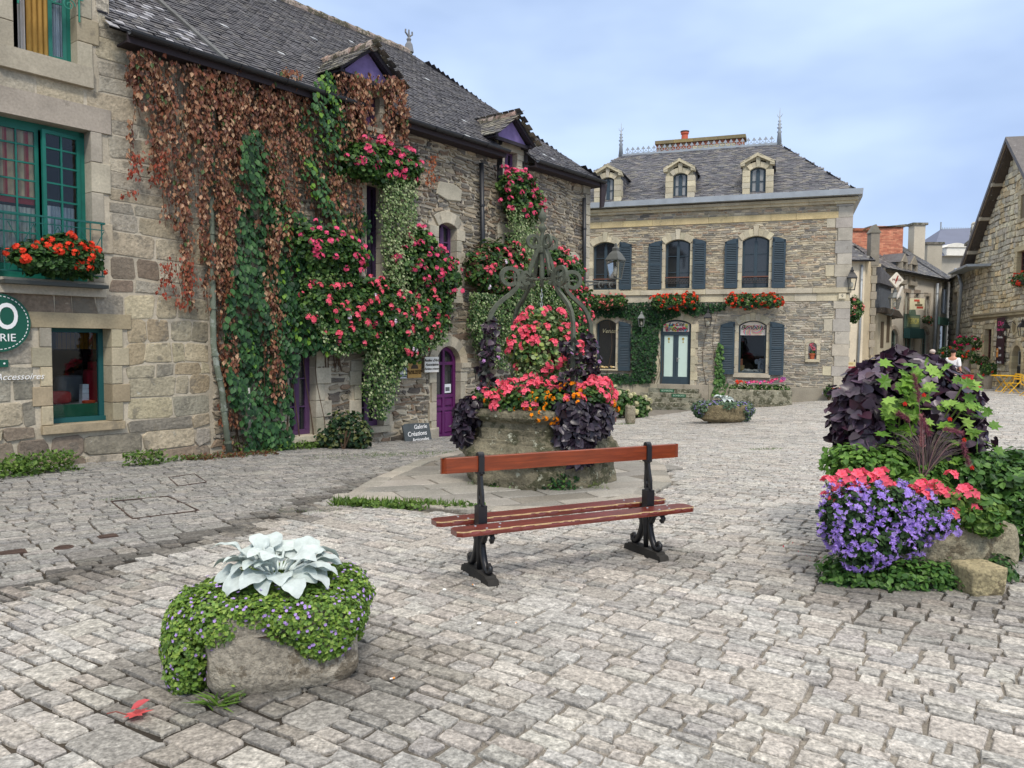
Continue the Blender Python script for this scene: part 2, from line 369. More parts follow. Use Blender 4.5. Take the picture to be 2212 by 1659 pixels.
def window(par, op, rise=0, dep=.16, mat=None, cols=2, rows=3, fw=.055, bar=.022, pane=None, mid=.05, name='window', z_panel=0, label=None):
    x0, x1, z0, z1 = op; zs = z1-rise; f = MB(); m = mat
    y0, y1 = dep, dep+.06
    f.box(x0, x0+fw, y0, y1, z0, zs); f.box(x1-fw, x1, y0, y1, z0, zs); f.box(x0+fw, x1-fw, y0, y1, z0, z0+fw*1.2)
    if rise:
        A = arcp(x0, x1, zs, rise, 12); f.prism(A + [(x1-fw, zs-.0)] + [(a*(1-0)+0, b) for a, b in arcp(x0+fw, x1-fw, zs-.0, rise-fw*.8, 12)[::-1]] + [(x0+fw, zs)], y0, y1)
    else: f.box(x0+fw, x1-fw, y0, y1, z1-fw, z1)
    xm = (x0+x1)/2
    if mid: f.box(xm-mid/2, xm+mid/2, y0-.012, y1-.005, z0+fw*1.2, z1-fw)
    # casement stiles
    halves = ((x0+fw, xm-mid/2), (xm+mid/2, x1-fw)) if mid else ((x0+fw, x1-fw),)
    for a, b in halves:
        s_ = .03
        f.box(a, a+s_, y0-.008, y1-.01, z0+fw*1.2, zs if rise else z1-fw); f.box(b-s_, b, y0-.008, y1-.01, z0+fw*1.2, zs if rise else z1-fw)
        n = max(1, cols//len(halves))
        for k in range(1, n): q = a+(b-a)*k/n; f.box(q-bar/2, q+bar/2, y0-.004, y1-.012, z0+fw*1.2, z1-fw-rise*.3)
        for k in range(1, rows):
            q = z0+z_panel+(z1-z0-z_panel)*k/rows; f.box(a+s_, b-s_, y0-.006, y1-.014, q-bar/2, q+bar/2)
        if z_panel: f.box(a+s_, b-s_, y0+.004, y1-.01, z0+fw*1.2, z0+z_panel)
    fo = f.build(name, m, par)
    if label: fo['label'] = label
    p = MB(); poly = [(x0+.01,z0+.01),(x1-.01,z0+.01)] + ([(a, b-.01) for a, b in arcp(x0+.01, x1-.01, zs, rise, 12)[::-1]] if rise else [(x1-.01,z1-.01),(x0+.01,z1-.01)])
    p.prism(poly, y0+.035, y0+.045); p.build('pane', pane or M['pane'], fo)
    return fo
def slates(mb, O, U, V, N, a1, b1, clip, sw=.19, sh=.13, pal=None, ca=.14, th=.012, patch=None):
    O, U, V, N = [np.asarray(q, float) for q in (O, U, V, N)]
    nb, na = int(b1/sh)+1, int(a1/sw)+2
    B, A = np.meshgrid(np.arange(nb), np.arange(na), indexing='ij')
    b = (B*sh).ravel(); a = ((A-1+.5*(B % 2))*sw).ravel() + rng.normal(0, .006, A.size)
    ok = clip(a+sw/2, b+sh/2) & (b < b1); a = a[ok]; b = b[ok]; n = len(a)
    g = .004; t = th*(1+rng.uniform(-.3, .8, n)); dz = rng.normal(0, .004, n); e = rng.normal(0, .006, n)
    def pt(x, y, h): return O + x[:,None]*U + y[:,None]*V + h[:,None]*N
    ones = np.ones(n)
    Vt = np.stack([pt(a+g, b+e, t+.004), pt(a+sw-g, b+e+rng.normal(0,.003,n), t+.004+dz), pt(a+sw-g, b+sh*1.5, ones*.002), pt(a+g, b+sh*1.5, ones*.002),
                   pt(a+g, b+e, ones*-.004), pt(a+sw-g, b+e, ones*-.004)], 1)
    F = (np.arange(n)[:,None,None]*6 + np.array([(0,1,2,3),(4,5,1,0)])[None]).reshape(-1, 4)
    c = jit((1,1,1), ca, n)*pick(pal, n)
    if patch is not None: c = patch(a, b, c)
    mb.add(Vt.reshape(-1,3), F, np.repeat(c, 6, 0))
# ------------------------------------------------------------------ foliage
TPL = {}
def _t(n, V, F): TPL[n] = (np.array(V, float), [tuple(f) for f in F])
_t('dia', [(0,0,0),(-.34,.45,.05),(0,1,-.04),(.34,.45,.05),(0,.45,-.04)], [(0,4,1),(4,2,1),(0,3,4),(4,3,2)])
_t('ovate', [(0,0,0),(-.3,.2,.05),(-.38,.45,.06),(-.22,.78,.02),(0,1,-.08),(.22,.78,.02),(.38,.45,.06),(.3,.2,.05),(0,.45,-.02),(0,.78,-.04)],
   [(0,8,2,1),(8,9,3,2),(9,4,3),(0,7,6,8),(8,6,5,9),(9,5,4)])
_r8 = [(.5*math.sin(k*2*PI/7)*1.05, .5-.5*math.cos(k*2*PI/7), .05 if k % 2 else -.03) for k in range(7)]
_t('round', [(0,.5,-.05)]+_r8, [(0,1+k,1+(k+1)%7) for k in range(7)])
_iv = [(0,.12),(-.35,0),(-.32,.28),(-.55,.55),(-.22,.58),(0,1.05),(.22,.58),(.55,.55),(.32,.28),(.35,0)]
_t('ivy', [(0,.4,-.06)]+[(a,b,.02) for a,b in _iv], [(0,1+k,1+(k+1)%10) for k in range(10)])
_mp = [(0,.0),(-.28,-.12),(-.3,.14),(-.62,.2),(-.42,.42),(-.52,.72),(-.2,.62),(0,1.08),(.2,.62),(.52,.72),(.42,.42),(.62,.2),(.3,.14),(.28,-.12)]
_t('maple', [(0,.35,-.07)]+[(a,b,.03) for a,b in _mp], [(0,1+k,1+(k+1)%14) for k in range(14)])
_t('blade', [(-.03,0,0),(.03,0,0),(.035,.5,.02),(-.035,.5,.02),(0,1,-.15)], [(0,1,2,3),(3,2,4)])
_hv = [(0,.05),(-.3,0),(-.46,.2),(-.42,.48),(-.22,.78),(0,1.05),(.22,.78),(.42,.48),(.46,.2),(.3,0)]
_t('heart', [(0,.1,-.05),(0,.45,-.07),(0,.8,-.05)]+[(a,b,.05 if abs(a) > .3 else 0) for a,b in _hv],
   [(0,3,4,5),(0,5,6,1),(1,6,7,2),(2,7,8),(0,12,3),(0,11,12),(0,1,10,11),(1,2,9,10),(2,8,9)])
def unit(v): return v/(np.linalg.norm(v, axis=-1, keepdims=True)+1e-9)
def leaves(mb, P, D, N, size, col, tpl='dia', wid=1.0):
    P = np.asarray(P); n = len(P)
    if not n: return
    D = unit(D); N = unit(N - D*(N*D).sum(1, keepdims=True)); X = np.cross(D, N)
    T, F = TPL[tpl]; s = np.broadcast_to(np.asarray(size, float), (n,))[:,None,None]
    V = P[:,None,:] + s*(T[None,:,0:1]*wid*X[:,None,:] + T[None,:,1:2]*D[:,None,:] + T[None,:,2:3]*N[:,None,:])
    m = len(T); col = np.asarray(col)
    if col.ndim == 1: col = np.tile(col, (n,1))
    for k in {len(f) for f in F}:
        fk = np.array([f for f in F if len(f) == k])
        idx = (np.arange(n)[:,None,None]*m + fk[None]).reshape(-1, k)
        mb.L.append((idx+mb.n).ravel()); mb.T.append(np.full(len(idx), k))
    mb.V.append(V.reshape(-1,3)); mb.C.append(np.repeat(col, m, 0)); mb.n += n*m
def rdir(n): return unit(rng.normal(0, 1, (n,3)))
def blob(ells, n, shell=.25, rough=.12):
    """points and outward normals through the outer shell of a union of ellipsoids (cx,cy,cz,rx,ry,rz)"""
    E = np.array(ells, float); wts = (E[:,3]*E[:,4]+E[:,4]*E[:,5]+E[:,3]*E[:,5]); k = rng.choice(len(E), size=int(n*1.7), p=wts/wts.sum())
    d = rdir(len(k)); ph = rng.uniform(0, 9)
    lump = 1 + rough*(np.sin(d[:,0]*7+ph+k)+np.sin(d[:,1]*8+ph*2+k)+np.sin(d[:,2]*9+ph*3))/2
    rr = (1 - shell*rng.random(len(k))**1.6)*lump
    P = E[k,:3] + d*E[k,3:]*rr[:,None]; N = unit(d/E[k,3:])
    inside = np.zeros(len(k), bool)
    for j in range(len(E)):
        q = (((P-E[j,:3])/E[j,3:])**2).sum(1) < .62
        inside |= q & (k != j)
    P, N = P[~inside][:n], N[~inside][:n]
    return P, N
def foliage(mb, ells, n, size, pal, tpl='dia', shell=.3, droop=.3, upn=.5, ca=.18, rough=.12, wid=1.0, P=None, N=None, zmin=None):
    if P is None: P, N = blob(ells, n, shell, rough)
    if zmin is not None: k = P[:,2] > zmin; P, N = P[k], N[k]
    m = len(P); up = np.array([0,0,1.0])
    D = unit(np.cross(N, rdir(m)) + N*.35 - up*droop)
    NN = unit(N + up*upn + rng.normal(0, .35, (m,3)))
    leaves(mb, P, D, NN, size*rng.uniform(.65, 1.25, m), jit((1,1,1), ca, m)*pick(pal, m), tpl, wid)
def head_mesh(name, col, nf=7, r=.045, fl=.03, pet=5):
    """a rounded geranium flower head made of small five-petalled florets"""
    mb = MB()
    for k in range(nf):
        d = rdir(1)[0]; d[2] = abs(d[2])*.8+.1; d = d/np.linalg.norm(d); c = d*r*random.uniform(.7, 1.05)
        a = np.cross(d, [0,0,1.0]) if abs(d[2]) < .95 else np.array([1.0,0,0]); a /= np.linalg.norm(a); b = np.cross(d, a)
        th = np.arange(pet)*2*PI/pet + random.random(); T = np.cos(th)[:,None]*a + np.sin(th)[:,None]*b
        leaves(mb, np.tile(c, (pet,1)), T+d*.25, np.tile(d, (pet,1)), fl, jit(col, .12, pet), 'dia', 1.35)
        mb.tube([np.zeros(3)-np.array([0,0,r*.6]), c*.9], .0018, 3, S(96,130,60), cap=False)
    return mb.mesh(name, M['petal'], False)
HEADS = {}
def heads(key, col, **kw):
    if key not in HEADS: HEADS[key] = [head_mesh('flower_head', np.array(col)*f, **kw) for f in (1, .85, 1.08)]
    return HEADS[key]
def bloom(par, meshes, P, N, smin=.8, smax=1.25, name='flower_head', off=.02):
    for p, n_ in zip(P, N):
        o = bpy.data.objects.new(name, random.choice(meshes)); sc.collection.objects.link(o); o.parent = par
        o.location = tuple(p+n_*off); q = Vector(unit(n_+np.array([0,0,.35]))).to_track_quat('Z', 'Y'); o.rotation_mode = 'QUATERNION'; o.rotation_quaternion = q
        s_ = random.uniform(smin, smax); o.scale = (s_, s_, s_)
CORAL = S(255,112,134); PINK = S(255,104,146); RED = S(246,84,62)
PG = [S(70,106,46), S(52,86,38), S(92,124,56), S(42,72,38)]            # geranium greens
PV = [S(150,168,116), S(120,144,88), S(176,186,140), S(92,122,66)]     # variegated greens
PI_ = [S(38,78,38), S(30,66,34), S(52,96,44), S(26,56,36)]             # ivy
def text_mesh(body, size, depth=.004, shear=0, align='CENTER', bold=0, sp=1.0, bez=None):
    cu = bpy.data.curves.new('t', 'FONT'); cu.body = body; cu.size = size; cu.extrude = depth; cu.shear = shear; cu.align_x = align; cu.align_y = 'CENTER'; cu.offset = bold; cu.space_character = sp
    cu.resolution_u = 4
    ob = bpy.data.objects.new('t', cu); sc.collection.objects.link(ob); bpy.context.view_layer.update()
    me = bpy.data.meshes.new_from_object(ob.evaluated_get(bpy.context.evaluated_depsgraph_get())); sc.collection.objects.unlink(ob); bpy.data.objects.remove(ob)
    me.transform(Matrix(((1,0,0,0),(0,0,-1,0),(0,1,0,0),(0,0,0,1))))
    return me
def lettering(par, body, size, x, y, z, mat, shear=0, align='CENTER', bold=0, sp=1.0, depth=.003, name='lettering', rx=0):
    me = text_mesh(body, size, depth, shear, align, bold, sp); me.materials.clear(); me.materials.append(mat); me.name = name
    o = bpy.data.objects.new(name, me); sc.collection.objects.link(o); o.parent = par; o.location = (x, y, z); o.rotation_euler = (0, rx, 0); return o
def colmat(name, col, rough=.6): return mk(name, col, rough=rough)
#SECTION2
# ------------------------------------------------------------------ ground
def inpoly(x, y, P):
    x = np.asarray(x, float); y = np.asarray(y, float); r = np.zeros(x.shape, bool); n = len(P)
    for i in range(n):
        x1, y1 = P[i][:2]; x2, y2 = P[(i+1) % n][:2]
        c = ((y1 > y) != (y2 > y)) & (x < (x2-x1)*(y-y1)/((y2-y1) or 1e-9)+x1); r ^= c
    return r
GUT = [G(-300,1395), G(0,1290), G(300,1205), G(600,1118), G(850,1030), G(1010,985)]
def gutd(x, y):
    best = np.full(np.shape(x), 99.0); side = np.zeros(np.shape(x))
    for a, b in zip(GUT[:-1], GUT[1:]):
        d = b[:2]-a[:2]; L = np.linalg.norm(d); t = np.clip(((x-a[0])*d[0]+(y-a[1])*d[1])/L**2, 0, 1)
        dd = np.hypot(x-a[0]-t*d[0], y-a[1]-t*d[1]); s_ = (d[0]*(y-a[1])-d[1]*(x-a[0]))/L
        m = dd < best; best = np.where(m, dd, best); side = np.where(m, s_, side)
    return best, side
PLAT = [G(*q) for q in [(738,1082),(850,1096),(960,1108),(1060,1114),(1200,1114),(1330,1098),(1400,1080),(1450,1050),(1436,1012),(1370,985),(1200,970),(1020,972),(900,1002),(810,1040)]]
STAIN_SHADE = [(*G(640,1500)[:2], .75, .62), (*G(470,1480)[:2], .5, .55), (*G(860,1420)[:2], .35, .35), (*G(1420,1215)[:2], .42, .5), (*G(1550,1190)[:2], .4, .3), (*G(1900,1265)[:2], .6, .6),
         (*G(2050,1300)[:2], .7, .45), (*G(1180,1085)[:2], .5, .5), (*G(1560,918)[:2], 1.1, .35), (*G(330,1270)[:2], .4, .4), (*G(1040,1265)[:2], .3, .3), (*G(1560,1068)[:2], .3, .3)]  # ground stains; those at troughs, bench feet and well also paint contact shade
def dirt_shade(x, y):  # tone factor: gutter dirt, stains and the contact shade painted with them
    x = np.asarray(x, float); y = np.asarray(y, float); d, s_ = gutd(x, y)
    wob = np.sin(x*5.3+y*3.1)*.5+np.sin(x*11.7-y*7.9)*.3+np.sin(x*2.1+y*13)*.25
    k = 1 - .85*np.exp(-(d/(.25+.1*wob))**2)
    for a, b, r, m in STAIN_SHADE: k = k*(1 - m*np.exp(-(((x-a)**2+(y-b)**2)/(r*(1+.25*wob))**2)))
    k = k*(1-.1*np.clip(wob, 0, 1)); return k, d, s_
def grid_axis(lo, a, b, hi, st):
    c1 = -np.geomspace(.5, a-lo, 14)[::-1]+a; c2 = np.geomspace(.5, hi-b, 14)+b
    return np.concatenate([c1, np.arange(a, b+1e-6, st), c2])
gx, gy = grid_axis(-500, -12, 16, 500, .22), grid_axis(-60, 0, 20, 700, .22)
XX, YY = np.meshgrid(gx, gy, indexing='ij'); ZZ = gz(XX, YY)-.004
far = np.clip((np.hypot(XX, YY)-60)/100, 0, 1); ZZ = ZZ*(1-far)+(-1.0)*far
k, d_, s_ = dirt_shade(XX, YY)
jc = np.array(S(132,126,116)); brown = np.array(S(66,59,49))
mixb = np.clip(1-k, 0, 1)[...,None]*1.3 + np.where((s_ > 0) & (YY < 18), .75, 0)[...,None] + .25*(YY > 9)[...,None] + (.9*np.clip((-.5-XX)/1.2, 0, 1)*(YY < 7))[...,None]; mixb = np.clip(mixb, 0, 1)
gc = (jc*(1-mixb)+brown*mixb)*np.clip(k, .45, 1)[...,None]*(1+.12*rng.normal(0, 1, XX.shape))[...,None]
g = MB(); n1, n2 = XX.shape; ii = np.arange(n1*n2).reshape(n1, n2)
F = np.stack([ii[:-1,:-1], ii[1:,:-1], ii[1:,1:], ii[:-1,1:]], -1).reshape(-1, 4)
g.add(np.stack([XX, YY, ZZ], -1).reshape(-1,3), F, np.clip(gc.reshape(-1,3), .01, 1))
M['joint'] = mk('earthy_joint', rough=.95, n1=(4,.2), speck=(70,.35), bump=(80,.6,.005))
tag(g.build('ground', M['joint'], smooth=True), kind='structure')
def vis(x, y, m=620):
    if y < 1.2: return False
    p = np.array([x, y, float(gz(x, y))]) - np.array([0,0,CAMH]); f = p@FV
    if f < .5: return False
    px = CX + FPX*(p@RV)/f; py = CY - FPX*(p@UV)/f
    return -m < px < 2212+m and py < 1659+m
PAV = [S(172,169,162), S(164,160,154), S(180,176,167), S(169,163,154), S(158,155,149), S(175,169,160), S(167,165,159)]
PAVL = [S(144,142,136), S(136,134,130), S(150,146,139), S(130,128,123)]
FACE_OK = lambda x, y: True
def pave(mb, ang, region, hband, pal, umin, umax, vmin, vmax, scale=lambda d: 1.0, jt=.012, big=.16, gap=.015, ht=.013, slab=False, zoff=0):
    e1 = np.array([math.cos(ang), math.sin(ang)]); e2 = np.array([-math.sin(ang), math.cos(ang)])
    def put(u0, u1, v0, v1, col, sc_=1):
        c_ = e1*(u0+u1)/2+e2*(v0+v1)/2
        if not region(c_[0], c_[1]): return
        h0 = ht*random.uniform(.7, 1.35)
        ph, q = random.random()*9, .35*jt
        def mp(V):
            xy = V[:,0:1]*e1 + V[:,1:2]*e2
            wob = .05*np.sin(xy[:,0]*.9+xy[:,1]*.6) ; xy = xy + np.c_[wob, wob]
            return np.c_[xy, gz(xy[:,0], xy[:,1]) + V[:,2] + zoff]
        stone2d(mb, u0+gap*sc_/2, u1-gap*sc_/2, v0+gap*sc_/2, v1-gap*sc_/2, h0, col, .09, jt*sc_, mapf=mp)
    v = vmin
    while v < vmax:
        H_ = random.uniform(*hband); u = umin + random.random()*.3; H0 = H_
        # band scale by distance of its nearest visible point is constant per band
        while u < umax:
            xy = e1*u+e2*(v+H_/2); d = math.hypot(*xy)
            L = random.uniform(.3, .75) if not slab else random.uniform(.5, 1.0)
            cxy = e1*(u+L/2)+e2*(v+H_/2)
            if not vis(cxy[0], cxy[1]) or not (region(cxy[0], cxy[1]) or region(xy[0], xy[1]) or region(*(e1*(u+L)+e2*v))): u += L; continue
            k_, gd, sd_ = dirt_shade(cxy[0], cxy[1]); k_ = float(k_)
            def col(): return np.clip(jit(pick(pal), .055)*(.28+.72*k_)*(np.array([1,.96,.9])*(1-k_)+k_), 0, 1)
            if slab: put(u, u+L, v, v+H_, col()); u += L; continue
            if random.random() < big:
                L = random.uniform(.22, .38); put(u, u+L, v, v+H_, col()); u += L; continue
            mode = random.random(); nrow = 2 if mode < .82 or H_ < .24 else 3
            cuts = [0, *sorted(min(.85, max(.15, (i+1)/nrow+random.uniform(-.07,.07))) for i in range(nrow-1)), 1]
            for i in range(nrow):
                a, b = v+H_*cuts[i], v+H_*cuts[i+1]; uu = u
                while uu < u+L-.02:
                    l = random.uniform(.12, .24)*(1.4 if d > 16 else 1)
                    if u+L-uu-l < .1: l = u+L-uu
                    put(uu, uu+l, a, b, col()); uu += l
            u += L
        v += H_
def reg_main(x, y):
    d, s_ = gutd(x, y)
    if y < 18.5 and s_ > 0: return False
    if inpoly(x, y, PLAT): return False
    # stay on the street side of the facades
    if (np.array([x, y, 0])-FL.o)@FL.ey > -.02: return False
    q = np.array([x, y, 0])-FC.o
    if q@FC.ey > -.1 and q@FC.ex < .3: return False
    return y < 46 and not (y > 30 and x < 12)
def reg_left(x, y):
    d, s_ = gutd(x, y)
    return y < 18.5 and s_ > .0 and (np.array([x, y, 0])-FL.o)@FL.ey < .05 and not inpoly(x, y, PLAT)
FL = Fac(-5.1, 12.9, math.atan2(.779, .627)); FC = Fac(12.0, 27.6, math.atan2(-.337, .941))
p = MB(); pave(p, math.radians(-34), reg_main, (.18,.27), PAV, -30, 40, -2, 62, jt=.014)
tag(p.build('square_paving', M['paving']), kind='structure')
p = MB(); pave(p, math.radians(40), reg_left, (.22,.3), PAVL, -8, 26, -2, 20, jt=.013, big=.1)
tag(p.build('pavement', M['paving']), kind='structure')
p = MB(); PB = [(q[0], q[1]) for q in PLAT]
pave(p, math.radians(24), lambda x, y: inpoly(x, y, PLAT) and math.hypot(x-WELLC[0], y-WELLC[1]) > .7, (.36,.5), [S(168,162,150), S(150,146,138), S(160,156,148)], -6, 12, 4, 14, jt=.02, slab=True, gap=.014, zoff=.03) if 0 else None
_wf = G(1172,1068); WELLC = np.array([_wf[0]+.0, _wf[1]+.98])
p = MB()
pb = np.array(PB); cen = pb.mean(0)
top = np.array([[x, y, float(gz(x, y))+.035] for x, y in pb]); bot = top-np.array([0,0,.12])
ctr = [[cen[0], cen[1], float(gz(*cen))+.035]]
V = np.concatenate([top, bot, ctr]); n = len(pb)
p.add(V, [(i, (i+1)%n, 2*n) for i in range(n)]+[(n+i, n+(i+1)%n, (i+1)%n, i) for i in range(n)], S(112,106,96))
def inside_all(x, y): return inpoly(x, y, PB) and inpoly(x+.16, y, PB) and inpoly(x-.16, y, PB) and inpoly(x, y-.16, PB)
pave(p, math.radians(24), lambda x, y: inside_all(x, y), (.34,.5), [S(146,143,135), S(134,131,124), S(156,151,141)], -6, 12, 4, 14, jt=.02, slab=True, gap=.012, ht=.016, zoff=.034)
for i in range(n):     # kerb blocks round the edge
    a, b = pb[i], pb[(i+1) % n]; L = np.linalg.norm(b-a); d = (b-a)/L; nn = np.array([-d[1], d[0]])
    if nn @ (cen-a) < 0: nn = -nn
    m = max(1, int(L/.55))
    for j in range(m):
        u0, u1 = L*j/m, L*(j+1)/m
        stone2d(p, u0+.006, u1-.006, 0, .24, .022, jit(pick([S(158,152,140), S(140,136,126)]), .06), .08, .01,
                mapf=lambda V: (lambda xy: np.c_[xy, gz(xy[:,0], xy[:,1])+V[:,2]+.034])(a+V[:,0:1]*d+V[:,1:2]*nn))
tag(p.build('path', M['slab']), kind='structure')
#SECTION3
# ------------------------------------------------------------------ left buildings
GREY = [S(172,164,146), S(164,156,138), S(178,170,150), S(156,149,134), S(174,162,138)]
OCH = [S(174,163,136), S(164,155,132), S(150,144,128), S(180,168,140), S(162,147,120)]
BRN = [S(128,114,98), S(118,108,94), S(140,128,112)]
uA = FL.at(236, 60)[0]; uP = FL.at(452, 800)[0]; uE = FL.at(1269, 560)[0]
ZE = 6.2
# --- tall stone house
A = empty('stone_house', 'tall grey and ochre stone house with teal windows above a shop window', 'house', FL.w(0,0,0), FL.a)
o1 = FL.box(27,-70,164,122); o2 = FL.box(-12,262,197,603); o3 = FL.box(112,709,241,914)
o1 = (o1[0], o1[1], o1[2], o1[2]+1.75)
LW = -8.0; wall = MB(); zones = []
st = MB()
for op, jw, alt, th, sill, y1 in ((o1,.2,.1,.3,.3,.34), (o2,.16,.12,.36,.22,.34), (o3,.16,.1,.22,.12,.42)):
    st = MB(); zones.append(surround(st, op, 0, jw, alt, th, 5, -.03, y1, GREY if op is not o3 else OCH, sill=sill, ca=.08, lint=.14)); st.build('window_surround', M['dressed'], A)
def palA(u, z):
    if z < .35: return BRN+GREY[:2]
    if z < 2.05 and u > o3[1]-.1: return OCH
    if z < 1.9: return OCH[:3]+GREY
    if z < 2.9 and u < o3[1]+.6: return BRN+GREY[3:4]
    return GREY
warpA = lambda P: P + np.c_[.012*np.sin(P[:,1]*7+P[:,0]*3), .02*np.sin(P[:,0]*2.3+P[:,1]*1.7)]
ashl = MB()
masonry(ashl, LW, uP, -.7, .42, zones, (.26,.36), (.5,1.2), BRN+GREY, .035, .02, .03, .16, warp=warpA)
masonry(ashl, LW, uP, .42, 6.25, zones, (.17,.4), (.3,.8), GREY, .012, .02, .022, .12, ca=.09, warp=warpA, pal2=palA)
masonry(ashl, LW, uA, 6.25, 10, zones, (.2,.4), (.35,.8), GREY, .012, .02, .02, .12, ca=.09, warp=warpA)
ashl.build('wall', M['ashlar'], A)
b = MB(); holes = [o1, o2, o3]
backing(b, LW, uP, -.8, 6.3, holes, 0, (1,1,1)); backing(b, LW, uA, 6.3, 10, holes, 0, (1,1,1))
b.add([(uA,0,5.5),(uA,6,5.5),(uA,6,10),(uA,0,10)], [(0,1,2,3)]); b.add([(LW,0,-1),(LW,8,-1),(LW,8,10),(LW,0,10)], [(0,1,2,3)]); b.add([(LW,0,10),(uA,0,10),(uA,8,10),(LW,8,10)], [(0,1,2,3)])
b.build('mortar_bed', M['lime'], A)
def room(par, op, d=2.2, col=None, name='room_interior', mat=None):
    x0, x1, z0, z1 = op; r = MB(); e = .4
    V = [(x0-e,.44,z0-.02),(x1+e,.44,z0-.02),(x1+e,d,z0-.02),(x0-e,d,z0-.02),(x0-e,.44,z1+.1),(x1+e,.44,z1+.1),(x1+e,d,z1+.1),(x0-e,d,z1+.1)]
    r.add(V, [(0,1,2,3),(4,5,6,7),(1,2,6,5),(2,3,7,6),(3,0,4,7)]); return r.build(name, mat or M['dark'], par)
def curtain(par, x0, x1, z0, z1, y, cols, amp=.03, nf=9, name='curtain', mat=None, stripe=None):
    m = MB(); n = 60; xs = np.linspace(x0, x1, n+1); ys = y+amp*np.sin(np.linspace(0, nf*2*PI, n+1))
    V = np.concatenate([np.c_[xs, ys, np.full(n+1, z0)], np.c_[xs, ys*1+.0, np.full(n+1, z1)]])
    F = np.array([(i, i+1, n+2+i, n+1+i) for i in range(n)])
    c = np.array([cols[(stripe or (lambda i: 0))(i) % len(cols)] for i in range(n+1)]); m.add(V, F, np.concatenate([c, c]))
    return m.build(name, mat or M['cloth'], par)
# upper window: frame, open casement, ochre drape, lace
x0, x1, z0, z1 = o1; f = MB(); fy = .2
for a, b_ in ((x0, x0+.06), (x1-.06, x1)): f.box(a, b_, fy, fy+.07, z0, z1)
f.box(x0, x1, fy-.02, fy+.09, z0, z0+.07); f.box(x0, x1, fy, fy+.07, z1-.06, z1)
fo = f.build('window', M['teal'], A)
def casement(par, xa, xb, za, zb, y, cols, rows, ang=0, hinge=1, pane=None, panel=0):
    m = MB(); W = xb-xa; s_ = .05
    m.box(0, s_, 0, .04, 0, zb-za); m.box(W-s_, W, 0, .04, 0, zb-za); m.box(s_, W-s_, 0, .04, 0, s_+panel); m.box(s_, W-s_, 0, .04, zb-za-s_, zb-za)
    for k in range(1, cols): q = s_+(W-2*s_)*k/cols; m.box(q-.012, q+.012, .004, .036, s_, zb-za-s_)
    for k in range(1, rows): q = panel+(zb-za-panel)*k/rows; m.box(s_, W-s_, .006, .034, q-.012, q+.012)
    if hinge > 0: m.xform(t=(-W, 0, 0))
    o = m.build('casement', M['teal'], par); o.location = (xb if hinge > 0 else xa, y, za); o.rotation_euler = (0, 0, ang)
    g_ = MB(); g_.box(.01, W-.01, .017, .023, .01+panel, zb-za-.01)
    if hinge > 0: g_.xform(t=(-W, 0, 0))
    g_.build('pane', pane or M['glass'], o); return o
c1 = casement(fo, (x0+x1)/2+.12, x1-.06, z0+.07, z1-.06, fy-.01, 1, 2, ang=math.radians(-14), hinge=1)
curtain(fo, FL.at(56,60,.33)[0], FL.at(104,60,.33)[0], z0, z1, .33, [S(176,140,72), S(196,160,90), S(160,124,60)], .03, 4, stripe=lambda i: i//5)
curtain(fo, FL.at(38,60,.3)[0], FL.at(54,60,.3)[0], z0, z1, .3, [S(205,200,196)], .02, 2, name='lace_curtain')
curtain(fo, FL.at(110,60,.3)[0], FL.at(158,60,.3)[0], z0, z1, .3, [S(214,212,214), S(190,190,196)], .015, 5, name='lace_curtain', stripe=lambda i: i//2)
room(A, o1)
# french window
x0, x1, z0, z1 = o2; f = MB(); fy = .2
for a, b_ in ((x0, x0+.06), (x1-.07, x1)): f.box(a, b_, fy, fy+.08, z0, z1)
f.box(x0, x1, fy, fy+.08, z1-.08, z1); f.box(x0, x1, fy-.02, fy+.1, z0, z0+.06)
fo2 = f.build('french_window', M['teal'], A); xm = (x0+x1)/2
casement(fo2, x0+.06, xm, z0+.06, z1-.08, fy-.005, 2, 8, hinge=-1, panel=.1)
casement(fo2, xm+.01, x1-.07, z0+.06, z1-.08, fy-.02, 2, 8, ang=math.radians(9), hinge=1, panel=.1)
curtain(fo2, x0+.1, xm-.02, z0+1.15, z1-.1, .29, [S(200,52,44), S(226,196,150), S(226,196,150), S(214,120,90)], .02, 4, stripe=lambda i: i//4)
rd = MB(); rd.box(x0+.1, xm-.02, .25, .262, z0+1.06, z0+1.17, S(196,40,36)); rd.build('curtain_hem', M['cloth'], fo2)
curtain(fo2, x0+.1, xm-.02, z0+.1, z0+1.02, .28, [S(214,206,190), S(190,184,172)], .01, 8, name='lace_curtain', stripe=lambda i: i//3)
curtain(fo2, xm+.1, x1-.1, z0+.1, z0+1.1, .34, [S(206,210,214), S(176,182,190)], .012, 8, name='lace_curtain', stripe=lambda i: i//3)
room(A, o2)
# shop window
x0, x1, z0, z1 = o3; f = MB(); fy = .27
for a, b_ in ((x0, x0+.05), (x1-.07, x1)): f.box(a, b_, fy, fy+.07, z0, z1)
f.box(x0, x1, fy, fy+.07, z1-.06, z1, ); f.box(x0, x1, fy-.05, fy+.1, z0, z0+.07)
fo3 = f.build('shop_window', mk('deep_teal', S(24,84,86), rough=.5), A)
g_ = MB(); g_.box(x0+.02, x1-.02, fy+.03, fy+.04, z0+.05, z1-.02); g_.build('pane', M['glass'], fo3)
gp = MB(); gp.box(x0+.05, x1-.07, fy+.06, fy+.09, z0+.07, z0+.26); gp.build('lower_panel', mk('green_panel', S(28,104,70), rough=.5), fo3)
room(A, o3, 2.0); tb = MB(); tb.box(x0, x1+.3, .45, 1.3, z0+.16, z0+.25, S(190,188,180)); tb.build('display_shelf', M['paint'], A)
